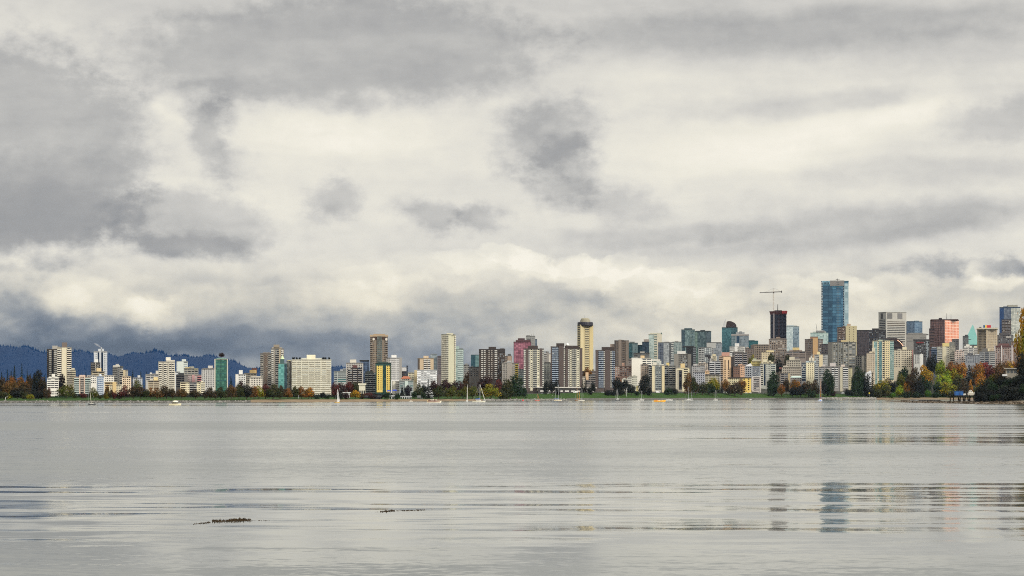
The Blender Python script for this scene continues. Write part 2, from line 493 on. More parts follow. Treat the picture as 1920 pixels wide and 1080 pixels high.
b.inputs['Base Color'].default_value = (.095, .108, .098, 1)
b.inputs['IOR'].default_value = 1.6
WATER = m
tag(link('water', mesh_from('water', [(-9500, -200, 0), (9500, -200, 0), (9500, 11900, 0), (-9500, 11900, 0)], [(0, 1, 2, 3)], WATER)), None, None, None, 'structure')

# ================================================================== far mountain with its woods
RIDGE = [(-700, 640), (-200, 640), (0, 648), (60, 650), (100, 654), (180, 660), (240, 660), (290, 657), (350, 660), (400, 668), (440, 676), (480, 684), (520, 690), (570, 690),
         (620, 686), (680, 690), (720, 698), (790, 702), (830, 704), (900, 712), (1100, 728), (1500, 740), (3000, 742)]
MY = 7600.0
vs, fs, nrow = [], [], 9
cols = 150
ridge_pts = []
for i in range(cols + 1):
    px = -700 + i * (2300 / cols)
    zt = EYE + (HY - lerp_table(RIDGE, px)) / FOC * MY - 12
    zt += 6 * math.sin(px * .05) + 4 * math.sin(px * .13 + 1)
    for j in range(nrow):
        f = j / (nrow - 2) if j < nrow - 1 else 1.25
        Y = MY - 1900 + 1900 * f
        z = 12 + (zt - 12) * (math.sin(min(f, 1) * math.pi / 2) ** 1.1) - (60 if j == nrow - 1 else 0)
        z += 9 * math.sin(px * .031 + f * 9) * f * (1 - min(f, 1)) * 4
        vs.append(((px - CX) / FOC * Y, Y, z))
for i in range(cols):
    for j in range(nrow - 1):
        a = i * nrow + j
        fs.append((a, a + nrow, a + nrow + 1, a + 1))
slope_mat = ground_mat('mountain_slope', [(.3, (.0015, .024, .082)), (.6, (.002, .028, .092)), (.8, (.005, .037, .106))], .008, s2=.05)  # blue of the hazy distance is put into the slope's base colour
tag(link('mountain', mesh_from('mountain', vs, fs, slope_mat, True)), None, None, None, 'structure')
rnd = random.Random(3)
fw = MB()
for q in range(3000):
    px = rnd.uniform(-150, 900)
    f = 1 - rnd.random() ** 2.2 * .8 if q < 2100 else rnd.uniform(.97, 1.0)
    zt = EYE + (HY - lerp_table(RIDGE, px)) / FOC * MY - 12 + 6 * math.sin(px * .05) + 4 * math.sin(px * .13 + 1)
    Y = MY - 1900 + 1900 * f
    z = 12 + (zt - 12) * (math.sin(f * math.pi / 2) ** 1.1) + 9 * math.sin(px * .031 + f * 9) * f * (1 - f) * 4
    X = (px - CX) / FOC * Y
    h = (rnd.uniform(5, 11) if rnd.random() < .9 else rnd.uniform(11, 16)) * (1 if q > 2100 else .6)
    r = h * rnd.uniform(.2, .34)
    nn = 5
    a0 = rnd.random() * 6
    fw.add([(X + r * math.cos(a0 + 6.283 * i / nn), Y + r * math.sin(a0 + 6.283 * i / nn), z - 1) for i in range(nn)] + [(X, Y, z + h)],
           [(i, (i + 1) % nn, nn) for i in range(nn)])
fm = ground_mat('far_conifers', [(.3, (.002, .027, .092)), (.55, (.002, .031, .102)), (.75, (.004, .037, .112))], .02, s2=.12)  # distance haze painted into the tree colour as blue
tag(fw.build('forest', fm), 'dark haze-blue conifer forest covering the mountain slope', None, None, 'stuff')

# ================================================================== the air between
hz = bpy.data.materials.new('haze_air'); hz.use_nodes = True
hz.node_tree.nodes.clear()
hk = NT(hz.node_tree)
ho = hk.n('ShaderNodeOutputMaterial'); hv = hk.n('ShaderNodeVolumePrincipled')
hv.inputs['Color'].default_value = (.50, .70, 1.0, 1)
hv.inputs['Density'].default_value = HAZE = 0.55e-5
hv.inputs['Anisotropy'].default_value = 0.0
hz.node_tree.links.new(hv.outputs[0], ho.inputs['Volume'])
hb = MB(); hb.box(-9900, 9900, -260, 12200, -4.0, 330)
tag(hb.build('haze', hz), None, None, None, 'stuff')
# ================================================================== buildings
_cube = {}
def cube(mat):
    """unit cube, x and z from 0 to 1, y from 0 (inside) to 1 (outside, towards -y in the wall's frame)"""
    if mat.name not in _cube:
        c = MB(); c.box(0, 1, 0, 1, 0, 1)
        _cube[mat.name] = mesh_from('block', c.v, c.f, mat)
    return _cube[mat.name]
PLACED = []       # (px0, px1, top px, distance, short name) for wording and checks

class Face:
    def __init__(self, bl, M, w, h, fh, y_lo):
        self.b, self.M, self.w, self.h, self.fh, self.lo = bl, M, w, h, fh, y_lo
    def el(self, name, u0, u1, v0, v1, out, mat, inn=.25, parent=None):
        """a block on the wall, from inn metres inside it to out metres proud of it"""
        o = bpy.data.objects.new(name, cube(mat)); COL.objects.link(o)
        o.parent = self.b.root
        o.matrix_basis = self.M @ Matrix.Translation((u0, -out, v0)) @ Matrix.Diagonal((max(.05, u1 - u0), inn + out, max(.05, v1 - v0), 1))
        return o
    def floors(self):
        n = max(1, int(self.h / self.fh + .3))
        return [(self.h - (i + 1) * self.fh, i) for i in range(n) if self.h - (i + 1) * self.fh > self.lo]

class Building:
    def __init__(self, x0, x1, yt, t, label, col, name='apartment_tower', cat='apartment tower', xc=None, depth=None, nick=None, fp=None, vis=None, parapet=True,
                 base_py=None, roof=None, poly=None, side=None):
        xm = (x0 + x1) / 2
        self.rnd = random.Random(int(x0 * 131 + yt * 7))
        Y = shore_y(xm) + t
        dirx = (xm - CX) / FOC
        ang = math.atan(dirx)
        self.s = s = Y / FOC
        X = dirx * Y
        wtot = (x1 - x0) * s * math.cos(ang)
        self.z0 = land_z(xm, t) - 1.0
        self.ztop = EYE + (HY - yt) * s
        self.H = self.ztop - self.z0
        if fp is None: fp = max(2.7, 4.1 - t / 900)
        self.fh = fp * s
        yv = vis if vis is not None else HY + 6
        lo = max(0.0, EYE + (HY - yv) * s - self.z0)
        self.root = empty(name, (X, Y, self.z0), -ang)
        tag(self.root, label, cat)
        self.col = col; self.wall = wall_mat(col); self.sidemat = wall_mat(side) if side else self.wall
        self.faces = {}
        H = self.H
        if xc is None:
            w = wtot; d = depth * 1.0 if depth else max(9.0, min(w * .8, 26.0))
            wall = MB(); wall.box(-w / 2, w / 2, 0, d, 0, H)
            self.faces['F'] = Face(self, Matrix.Translation((-w / 2, 0, 0)), w, H, self.fh, lo)
            self.faces['R'] = Face(self, Matrix.Translation((w / 2, 0, 0)) @ Matrix.Rotation(RAD(90), 4, 'Z'), d, H, self.fh, lo)
            self.faces['L'] = Face(self, Matrix.Translation((-w / 2, d, 0)) @ Matrix.Rotation(RAD(-90), 4, 'Z'), d, H, self.fh, lo)
            self.foot = [(-w / 2, 0), (w / 2, 0), (w / 2, d), (-w / 2, d)]
        else:
            # turned so that its corner comes towards the water and two walls show
            pl = (xc - x0) * s * math.cos(ang); pr = (x1 - xc) * s * math.cos(ang)
            th = RAD(33) if pr >= pl else RAD(57)
            wr = pr / math.cos(th); wl = pl / math.sin(th)
            c = ((xc - xm) * s * math.cos(ang), 0.0)
            er = (math.cos(th), math.sin(th)); el = (-math.sin(th), math.cos(th))
            p1 = (c[0] + er[0] * wr, c[1] + er[1] * wr); p3 = (c[0] + el[0] * wl, c[1] + el[1] * wl)
            p2 = (p1[0] + el[0] * wl, p1[1] + el[1] * wl)
            self.foot = [c, p1, p2, p3]
            wall = MB(); wall.prism(self.foot, 0, H)
            self.faces['R'] = Face(self, Matrix.Translation((c[0], c[1], 0)) @ Matrix.Rotation(th, 4, 'Z'), wr, H, self.fh, lo)
            self.faces['L'] = Face(self, Matrix.Translation((p3[0], p3[1], 0)) @ Matrix.Rotation(th - RAD(90), 4, 'Z'), wl, H, self.fh, lo)
            self.faces['F'] = self.faces['R']
        self.wallobj = wall.build('wall', self.wall, self.root)
        if parapet:
            ins = MB()
            cxm = sum(p[0] for p in self.foot) / 4; cym = sum(p[1] for p in self.foot) / 4
            def sc(k_): return [(cxm + (p[0] - cxm) * k_, cym + (p[1] - cym) * k_) for p in self.foot]
            ins.prism(sc(1.012), H - .9, H + .35)
            rm = wall_mat(roof) if roof else wall_mat(tuple(v * .72 for v in col))
            ins.build('roof_edge', rm, self.root)
        self.cxm = xm; self.Y = Y; self.x0, self.x1, self.yt = x0, x1, yt
        self.count = {}
        self.spare = {}
        if nick: PLACED.append((x0, x1, yt, Y, nick))
    # ---- pieces of wall.  a, b are fractions of the wall's width
    def W(self, face, a=.05, b=.95, n=5, wf=.6, hf=.5, kinds='dark dark navy grey', skip=0):
        f = self.faces[face]; ks = kinds.split()
        pitch = (b - a) * f.w / n
        for v0, i in f.floors():
            if i < skip: continue
            for j in range(n):
                u = a * f.w + pitch * (j + .5)
                self._win(f, 'window', u - pitch * wf / 2, u + pitch * wf / 2, v0 + f.fh * .3, v0 + f.fh * (.3 + hf), self.rnd.choice(ks))
        return self
    def _win(self, f, name, u0, u1, v0, v1, kind, out=.06):
        c = self.count.get(name, 0); self.count[name] = c + 1
        if c < 100:
            f.el(name, u0, u1, v0, v1, out, glass(kind))
        else:
            mb = self.spare.setdefault((name, kind), MB())
            tmp = MB(); tmp.box(u0, u1, -out, .25, v0, v1)
            mb.add([f.M @ Vector(p) for p in tmp.v], tmp.f)
    def B(self, face, a=.0, b=1.0, hf=.45, kinds='dark', breaks=1, gap=.02, drop=0.0, skip=0):
        """ribbon windows, one run per storey (or several between piers)"""
        f = self.faces[face]; ks = kinds.split()
        pitch = (b - a) * f.w / breaks
        for v0, i in f.floors():
            if i < skip: continue
            for j in range(breaks):
                if self.rnd.random() < drop: continue
                u = a * f.w + pitch * j
                self._win(f, 'ribbon_window', u + gap * f.w * .5, u + pitch - gap * f.w * .5, v0 + f.fh * .28, v0 + f.fh * (.28 + hf), self.rnd.choice(ks))
        return self
    def K(self, face, a, b, col=(225, 222, 212), hf=.42, out=1.3, kinds='dark', n=1, gap=.0, back=True):
        """balconies: a dark glazed recess behind a solid or glass front on every storey"""
        f = self.faces[face]; m_ = wall_mat(col)
        pitch = (b - a) * f.w / n
        for j in range(n):
            u0 = a * f.w + pitch * j + gap * f.w * .5; u1 = a * f.w + pitch * (j + 1) - gap * f.w * .5
            if back: f.el('glazing', u0, u1, max(f.lo, .5), f.h - f.fh * .25, .04, glass(self.rnd.choice(kinds.split())))
            for v0, i in f.floors():
                if back and self.rnd.random() < .42:
                    w_ = self.rnd.uniform(.25, .6) * (u1 - u0); ua = self.rnd.uniform(u0, u1 - w_)
                    self._win(f, 'window', ua, ua + w_, v0 + f.fh * hf, v0 + f.fh * .92, self.rnd.choice(('pale', 'grey', 'blind', 'navy')), .09)
                c = self.count.get('balcony', 0); self.count['balcony'] = c + 1
                if c < 100: f.el('balcony', u0, u1, v0, v0 + f.fh * hf, out, m_)
                else:
                    mb = self.spare.setdefault(('balcony', m_), MB()); tmp = MB(); tmp.box(u0, u1, -out, .25, v0, v0 + f.fh * hf)
                    mb.add([f.M @ Vector(p) for p in tmp.v], tmp.f)
        return self
    def V(self, face, a, b, kind='dark', top=.98, out=.05):
        f = self.faces[face]
        f.el('window_strip', a * f.w, b * f.w, max(f.lo * .9, .5), f.h * top, out, glass(kind)); return self
    def P(self, face, a, b, col, out=.5, top=1.0, name='pier', lo=0.0):
        f = self.faces[face]
        f.el(name, a * f.w, b * f.w, f.h * lo, f.h * top, out, wall_mat(col)); return self
    def G(self, face, a, b, col, c2=None, mull=None, pw=2.4, ph=None, top=.985, metal=.55, mort=.14, out=.12, lo=0.0, name='curtain_wall'):
        f = self.faces[face]
        m_ = curtain_mat(col, c2, mull, pw, ph or round(self.fh, 1), metal, mort)
        u0, u1, v0, v1 = a * f.w, b * f.w, f.h * lo + .3, f.h * top
        me = bpy.data.meshes.new(name)
        vs = [f.M @ Vector(p) for p in [(u0, -out, v0), (u1, -out, v0), (u1, -out, v1), (u0, -out, v1), (u0, .2, v0), (u1, .2, v0), (u1, .2, v1), (u0, .2, v1)]]
        fs = [(0, 1, 2, 3), (1, 5, 6, 2), (4, 0, 3, 7), (3, 2, 6, 7), (5, 4, 7, 6), (4, 5, 1, 0)]
        me.from_pydata([tuple(v) for v in vs], [], fs); uvl = me.uv_layers.new()
        co = [(u0, v0), (u1, v0), (u1, v1), (u0, v1), (u0, v0), (u1, v0), (u1, v1), (u0, v1)]
        for lp in me.loops: uvl.data[lp.index].uv = co[lp.vertex_index]
        me.materials.append(m_); link(name, me, None, self.root)
        return self
    def slab(self, face, a, b, col, out=.5, th=.35):
        """thin floor edges that stand out on each storey"""
        f = self.faces[face]
        for v0, i in f.floors(): f.el('floor_slab', a * f.w, b * f.w, v0, v0 + th * f.fh, out, wall_mat(col))
        return self
    # ---- things on the roof
    def top(self, px0, px1, py, col=None, name='roof_house', d=.6, off=.25, bot=None, mat=None, front=None):
        s = self.s; ang = -self.root.rotation_euler.z
        w0 = (px0 - self.cxm) * s * math.cos(ang); w1 = (px1 - self.cxm) * s * math.cos(ang)
        ys = [p[1] for p in self.foot]; dep = max(ys) - min(ys)
        z = (EYE + (HY - py) * s) - self.z0; zb = self.H - .3 if bot is None else (EYE + (HY - bot) * s) - self.z0
        y0 = min(ys) + dep * off if front is None else front
        mb = MB(); mb.box(w0, w1, y0, y0 + max(2.0, dep * d), zb, z)
        mb.build(name, mat or wall_mat(col or self.col), self.root); return self
    def mast(self, px, py, bot=None, r=.25, col=(70, 70, 72), name='antenna', px1=None):
        s = self.s; ys = [p[1] for p in self.foot]; y = (max(ys) + min(ys)) / 2
        z = (EYE + (HY - py) * s) - self.z0; zb = self.H - .2 if bot is None else (EYE + (HY - bot) * s) - self.z0
        mb = MB(); mb.tube(((px - self.cxm) * s, y, zb), (((px1 or px) - self.cxm) * s, y, z), r, r * .5, 5)
        mb.build(name, wall_mat(col), self.root); return self
    def clutter(self, n=3):
        """vents and machinery on the roof"""
        s = self.s
        for i in range(n):
            px = self.rnd.uniform(self.x0 + 1.5, self.x1 - 2.5); w = self.rnd.uniform(.8, 2.2)
            self.top(px, px + w, self.yt - self.rnd.uniform(.6, 1.5), tuple(self.rnd.choice([(150, 148, 142), (95, 92, 90), (190, 186, 176)])), 'roof_vent', d=.12, off=self.rnd.uniform(.1, .7))
        return self
    def done(self):
        for (name, key), mb in self.spare.items():
            o = mb.build(name, key if isinstance(key, bpy.types.Material) else glass(key), self.root); o['kind'] = 'stuff'
        return self
B_ = []
def bld(*a, **k):
    if B_: B_[-1].done()
    q = Building(*a, **k); B_.append(q); return q
LOW = dict(name='apartment_block', cat='apartment block')
OFF = dict(name='office_tower', cat='office tower')
CON = dict(name='condo_tower', cat='glass tower')
HSE = dict(name='house', cat='house')
# ================================================================== the city, from the park end to downtown (picture units)
WHT = (232, 228, 216); CRM = (232, 222, 190); GRY = (170, 168, 162); BRN = (112, 100, 92); TAN = (205, 180, 145); CON_ = (190, 184, 172)
# --- park end
b = bld(88, 109, 655, 330, 'dark brown tower with pale window columns, joined to the cream tower with brown roof box', (96, 86, 78), nick='the dark and cream twin towers', vis=712)
b.K('F', .18, .40, (205, 200, 186), n=1).K('F', .62, .95, (200, 196, 184)).B('F', 0, .16, .5).V('F', .44, .58)
b.top(98, 108, 648, (176, 170, 160)).clutter(2)
b = bld(107, 134, 652, 300, 'tall cream tower with a pale centre strip, stacked balconies and a brown roof box', (214, 204, 180), vis=712)
b.K('F', .02, .30, (232, 224, 204)).K('F', .68, .99, (232, 220, 194)).P('F', .32, .66, (226, 214, 180), .7).V('F', .42, .52, 'pale')
b.top(116, 126, 642, (128, 112, 104)).mast(120, 639).top(108, 113, 650, (150, 140, 128)).clutter(2)
b = bld(125, 142, 694, 250, 'mid-height grey beige annex at the foot of the cream tower', (176, 168, 150), vis=725, **LOW)
b.K('F', .05, .55, (196, 186, 164)).K('F', .62, .98, (214, 200, 166)).top(134, 140, 690, (196, 188, 166)).clutter(2)
b = bld(88, 110, 709, 150, 'small white stepped block with dark ribbon windows by the dark purple tree', WHT, base_py=742, **LOW)
b.B('F', .02, .98, .42, 'dark dark grey', 3, .03, .12).top(91, 108, 706.5, WHT, 'upper_storey', d=.7).top(97, 103, 701, WHT).clutter(2)
b = bld(176, 201, 659, 430, 'slim white tower with two dark glass slots and steam rising from its roof', (206, 210, 214), nick='the slim white tower', vis=705)
b.V('F', .28, .40, 'navy').V('F', .55, .70, 'navy').W('F', .42, .54, 1, .7, .5).W('F', .76, .96, 2, .5, .45).W('F', .04, .26, 2, .3, .4, 'grey').P('F', .40, .55, (196, 200, 206), .4)
b.top(184, 195, 654, (200, 204, 208)).top(189, 191.5, 651, (180, 182, 184), 'chimney', d=.15).clutter(2)
b = bld(170, 188, 680, 340, 'dark balcony tower with a white roof box standing before the slim white tower', (104, 98, 92), vis=706)
b.K('F', .04, .46, (128, 122, 114)).K('F', .56, .96, (122, 118, 112)).P('F', .47, .55, (190, 186, 176), .6).top(178, 184, 673.5, (228, 228, 222)).clutter(1)
b = bld(172, 196, 697, 270, 'beige terraced block with an orange-beige roof box', (196, 182, 150), vis=707, **LOW)
b.B('F', .03, .97, .5, 'dark brown', 2, .05).top(181, 190, 690, (226, 196, 140))
b = bld(139, 170, 707, 165, 'pink waterfront block with teal glass balconies on both sides', (216, 190, 172), nick='the pink and teal balcony block', base_py=744, **LOW)
b.K('F', .0, .30, (186, 204, 196), .5).K('F', .66, 1.0, (186, 206, 198), .5).K('F', .38, .58, (200, 186, 172), n=1).P('F', .30, .37, (222, 190, 168), .9, 1.04).P('F', .59, .66, (222, 190, 168), .9, 1.02)
b.top(149, 160, 703, (220, 190, 170)).mast(153, 700)
b = bld(163, 181, 704, 220, 'plain white block behind the pink and teal balcony block', (230, 226, 216), vis=722, **LOW)
b.W('F', .06, .94, 5, .55, .5).clutter(3)
b = bld(195, 214, 704, 225, 'plain white block with small square windows beside the domed blue building', (230, 224, 210), vis=722, **LOW)
b.W('F', .1, .95, 5, .5, .45).clutter(2)
b = bld(181, 195, 706, 160, 'narrow blue glass waterfront building with a pale domed roof', (190, 200, 212), base_py=744, nick='the domed blue glass building', **LOW)
b.G('F', .12, .88, (110, 150, 196), (60, 96, 150), (214, 220, 226), 2.2).K('F', .16, .84, (196, 206, 218), .45, .8, 'navy', back=False)
dm = MB(); rr = 3.2 * b.s
dm.loft([[(rr * math.cos(q) * math.cos(p), 4 + rr * math.sin(q) * math.cos(p), b.H + rr * 1.5 * math.sin(p)) for q in [6.283 * i / 12 for i in range(12)]] for p in (0, .4, .8, 1.15, 1.45)])
dm.build('dome', wall_mat((196, 208, 222)), b.root, True)
b = bld(196, 220, 717, 190, 'tan low-rise with wide dark bands next to the domed blue building', (212, 186, 138), vis=738, **LOW)
b.B('F', .03, .97, .5, 'dark brown', 2, .05).clutter(2)
b = bld(205, 227, 722, 168, 'cream low-rise with an orange-beige stair tower near a maroon tree', (222, 208, 172), base_py=744, **LOW)
b.W('F', .05, .95, 6, .6, .5, 'dark brown grey').top(211, 218, 716, (226, 192, 126), 'stair_tower', front=-.6, d=.4, bot=744)
b = bld(211, 231, 687, 360, 'grey concrete tower with a flared flat roof cap and a thin antenna', (132, 132, 128), nick='the flat-capped grey tower', vis=722)
b.K('F', .04, .46, (150, 148, 142)).W('F', .52, .96, 3, .6, .5).top(212, 225, 685, (206, 202, 190), 'roof_slab', d=1.05, off=-.02).top(217, 223, 682.5, (180, 176, 168)).mast(221.5, 679)
b = bld(224, 240, 694, 300, 'grey and beige block between the flat-capped grey tower and the peach block', (186, 178, 160), vis=720, **LOW)
b.K('F', .03, .42, (168, 164, 156)).W('F', .5, .95, 3, .5, .5).P('F', .42, .70, (206, 186, 146), .5).top(228, 231, 691.5, (206, 204, 196))
b = bld(229, 246, 706, 195, 'peach apartment block with three columns of dark windows', (232, 206, 172), base_py=743, **LOW)
b.W('F', .06, .94, 4, .5, .5, 'dark dark brown').P('F', .30, .36, (214, 186, 150), .3).clutter(2)
# --- towards the green glass tower
b = bld(249, 267, 708.5, 320, 'pale grey house-like block with a little roof box among dark firs', (188, 192, 198), vis=722, **LOW)
b.W('F', .1, .9, 4, .5, .4, 'grey navy').top(258, 263, 703.5, (206, 208, 210))
b = bld(273, 299, 702, 330, 'jumbled pale grey blocks with stepped roofs behind the tan terrace', (186, 182, 176), vis=716, **LOW)
b.B('F', .02, .98, .5, 'dark grey', 3, .06).top(281, 285, 698.5, (208, 206, 202)).top(285, 292, 700.5, (168, 164, 156)).top(292, 297.5, 695, (212, 204, 186))
b = bld(277, 299, 714, 205, 'tan terraced low-rise with a yellow roof house', (206, 190, 160), vis=730, **LOW)
b.B('F', .04, .98, .5, 'dark brown', 2, .04).top(288, 296, 707, (232, 206, 140)).top(281, 287, 711, (216, 206, 186))
b = bld(297, 328, 678.5, 240, 'beige stepped tower with five columns of dark recessed windows', (214, 206, 186), nick='the beige stepped tower', vis=735)
b.K('F', .02, .20, (220, 212, 192), .5, .5).K('F', .34, .50, (220, 212, 192), .5, .5).K('F', .64, .98, (220, 212, 192), .52, .7, n=2, gap=.03).W('F', .22, .33, 1, .7, .5).W('F', .52, .62, 1, .6, .5)
b.top(312, 328, 675, (214, 206, 186), 'upper_storey', d=.9, off=.02).top(311, 320, 669.5, (222, 216, 200)).clutter(1)
b = bld(331, 352, 678, 520, 'pale mint white tower with a tall roof box behind the beige stepped tower', (206, 214, 206), vis=700)
b.B('F', .04, .96, .35, 'pale grey', 3, .04).P('F', .06, .62, (214, 222, 214), .5, 1.0, lo=.6).top(341, 349, 673.5, (204, 212, 206)).clutter(1)
b = bld(345, 372, 691, 430, 'grey block with a yellowish roof storey behind the pink block', (164, 160, 148), vis=706, **LOW)
b.B('F', .02, .98, .5, 'dark grey grey', 4, .04).top(347, 358, 688.5, (208, 184, 120)).top(355, 364, 687, (168, 164, 146)).top(364, 371, 692.6, (206, 198, 150), d=.3, front=-1.5).clutter(2)
b = bld(328, 338, 697, 400, 'small white block tucked beside the beige stepped tower', (214, 216, 216), vis=706, **LOW)
b.W('F', .1, .9, 3, .5, .5)
b = bld(330, 352, 704, 310, 'dark grey stepped block with dark window bands', (92, 90, 90), vis=728, **LOW)
b.B('F', .02, .98, .5, 'dark', 2, .04).top(334, 345, 699, (70, 74, 76)).P('F', .70, .98, (128, 124, 120), .6)
b = bld(351, 379, 703, 320, 'pinkish grey block with pink-red balcony panels', (190, 172, 166), vis=718, **LOW)
b.W('F', .05, .30, 3, .5, .5).P('F', .32, .50, (204, 150, 150), .6).K('F', .68, .96, (206, 132, 136), .5, .8).clutter(2)
b = bld(338, 355, 717, 170, 'cream low-rise with stacked balcony bands, standing apart from its cream neighbour', (232, 218, 178), base_py=744, **LOW)
b.B('F', .04, .60, .5, 'dark brown', 1).W('F', .66, .96, 2, .45, .45)
b = bld(354, 370, 717.5, 200, 'grey low-rise between two cream blocks', (150, 148, 146), vis=740, **LOW)
b.K('F', .04, .96, (176, 174, 170), n=2, gap=.06)
b = bld(369, 384, 717, 165, 'cream low-rise with white balconies at the foot of the white grid tower', (234, 222, 182), base_py=744, **LOW)
b.W('F', .06, .46, 2, .5, .5).K('F', .54, .98, (236, 228, 200), .5, .9).top(377, 381, 714.5, (232, 222, 190))
b = bld(378, 403, 692, 270, 'light grey tower with a regular grid of seven window columns', (204, 202, 198), nick='the white grid tower', vis=730)
b.W('F', .03, .97, 7, .52, .52, 'dark dark grey').top(380, 401, 690, (110, 104, 100), 'upper_storey', d=.8).top(390, 399, 685.5, (206, 200, 192)).clutter(1)
b = bld(402, 427.5, 673.5, 195, 'green glass tower between white corner piers with a tree growing on its roof', (176, 178, 166), nick='the green glass tower', base_py=744, **CON)
b.G('F', .08, .92, (58, 146, 112), (26, 88, 72), (28, 92, 78), 2.2, metal=.35).P('F', .0, .08, (206, 200, 180), .8).P('F', .92, 1.0, (206, 200, 180), .8)
b.V('F', .31, .38, 'dark').V('F', .58, .65, 'dark').P('F', .46, .50, (40, 84, 74), .5)
for vv in (.16, .42, .60, .80, .90): b.faces['F'].el('dark_storey', .1 * b.faces['F'].w, .9 * b.faces['F'].w, b.H * vv, b.H * (vv + .022), .3, glass('teal'))
b.top(406, 424, 671, (120, 170, 150), 'crown')
GREEN_ROOF = (b, 415)
b = bld(441, 461, 702, 330, 'white stepped block with a tall narrow roof box behind maroon trees', (222, 220, 214), vis=722, **LOW)
b.W('F', .30, .96, 4, .5, .5).P('F', .05, .26, (230, 228, 222), .8).top(448, 455, 694, (230, 228, 222)).mast(449.5, 692)
b = bld(457, 481, 700, 370, 'beige block with an orange stair box and a brick red upper corner', (206, 194, 170), vis=722, **LOW)
b.B('F', .02, .98, .5, 'dark grey', 4, .04).top(468, 481, 693.5, (228, 188, 116)).top(472, 482, 690, (120, 70, 62), d=.4, off=.5).clutter(1)
b = bld(468, 492, 708, 260, 'white block with a row of arched dark windows under its eaves', (224, 216, 200), vis=724, **LOW)
b.W('F', .06, .96, 7, .42, .66, 'dark', skip=0).top(470, 490, 705.5, (208, 200, 184), 'roof_storey')
# --- the twin grey tower and the white slab
b = bld(488, 509, 663, 320, 'grey-brown balcony tower, the lower half of the twin behind the teal glass tower', (146, 134, 122), vis=722)
b.K('F', .0, .28, (176, 170, 158), .4, 1.2).K('F', .38, .60, (150, 128, 112), .5, .9, 'brown').K('F', .70, 1.0, (176, 170, 158), .4, 1.2).top(493, 506, 660.5, (140, 130, 120)).clutter(3)
b = bld(508, 532, 654, 330, 'taller grey tower with white ribbed corners and stepped roof, beside the grey-brown balcony tower', (168, 160, 148), nick='the stepped grey twin tower', vis=722)
b.K('F', .02, .20, (224, 220, 208), .5, .8).K('F', .34, .62, (160, 156, 148), .42, 1.0, 'dark').P('F', .63, .76, (186, 168, 136), .4).K('F', .80, .97, (226, 220, 206), .5, .8)
b.top(510, 529, 651, (170, 160, 144), 'upper_storey', d=.8).top(513, 524, 646, (158, 144, 124)).clutter(1)
b = bld(522, 538, 682, 240, 'teal glass tower with a pointed pale green roof cap', (120, 170, 160), nick='the teal glass tower', vis=726, **CON)
b.G('F', .0, .68, (90, 190, 176), (40, 130, 124), (70, 150, 140), 2.4, metal=.3).G('F', .70, 1.0, (60, 100, 112), (30, 60, 74), None, 2.4).top(525, 533, 673, (110, 196, 176), 'turret', d=.5, mat=curtain_mat((120, 200, 186), metal=.2))
cap = MB(); w_ = 4.2 * b.s
cap.loft([[(-.6 * b.s + w_ * q * math.cos(a_), 5 + w_ * q * math.sin(a_), (HY - y_) * b.s + EYE - b.z0) for a_ in [6.283 * i / 8 for i in range(8)]] for q, y_ in ((1, 673), (.55, 670), (.12, 666))])
cap.build('roof_cap', wall_mat((206, 222, 170)), b.root)
b = bld(537, 547, 677, 270, 'thin grey tower with a brown side wall wedged beside the white slab', (150, 150, 138), vis=728)
b.W('F', .08, .70, 2, .6, .55, 'dark grey pale').P('F', .72, 1.0, (92, 84, 78), .3).top(539, 545, 675, (206, 196, 140))
b = bld(547, 621, 674.5, 205, 'wide white slab block with long dark balcony bands and a cream roof box', (238, 232, 208), nick='the wide white slab block', name='apartment_slab', cat='apartment slab', base_py=744, fp=3.68)
for q in range(6):
    a_, z_ = ((0, .245), (.245, .43), (.43, .58), (.58, .735), (.735, .745), (.75, .995))[q]
    if z_ - a_ > .05: b.B('F', a_, z_, .34, 'dark dark brown pale pale', 2 if z_ - a_ > .2 else 1, .012)
for q in (.0, .24, .43, .735, .99): b.P('F', max(0, q - .004), q + .006, (240, 236, 214), .9)
b.slab('F', .005, .99, (240, 234, 210), 1.1, .42)
b.top(565, 604, 671, (206, 206, 190), 'upper_storey', d=.6).top(575, 591.5, 665, (238, 230, 196)).top(575, 591.5, 666.5, (238, 230, 196), 'roof_house_rim', d=.62, off=.24)
SLAB = b
b = bld(626, 650, 696, 520, 'low grey-green office block with pale floor bands beyond the maroon trees', (176, 184, 180), vis=718, **OFF)
b.B('F', .30, .98, .5, 'grey teal pale', 1).B('F', .02, .26, .5, 'grey navy', 1).top(638, 649, 692.5, (170, 174, 176)).top(643, 650, 690.5, (150, 156, 160), d=.3)
b = bld(649, 681, 680.5, 420, 'white-topped block with a large roof box and brown balconied lower floors', (190, 184, 176), vis=716, **LOW)
b.W('F', .03, .97, 7, .5, .5, 'dark dark grey').top(656, 668, 674, (216, 208, 190)).clutter(2)
b = bld(652, 679, 690, 390, 'dark brown balconied block with white parapet lines', (92, 80, 76), vis=716, **LOW)
b.K('F', .03, .30, (160, 154, 148)).K('F', .36, .64, (170, 164, 158)).K('F', .70, .98, (150, 144, 138)).top(661, 670, 684.5, (118, 74, 72))
b = bld(676, 691.5, 677, 470, 'dark blue glass tower with a black flat roof cap', (62, 76, 100), vis=712, **CON)
b.G('F', .06, .96, (92, 120, 160), (34, 52, 86), (30, 40, 58), 2.6).top(674, 692, 675, (46, 50, 58), 'roof_slab', d=1.0, off=-.05)
b = bld(684, 706, 699, 250, 'grey-green terraced block with plants on its upper decks', (104, 110, 104), vis=738, **LOW)
b.K('F', .02, .32, (140, 146, 142), .4).K('F', .36, .66, (150, 154, 150), .4).K('F', .70, .98, (140, 146, 142), .4).top(687, 700, 696, (62, 72, 62), 'roof_garden')
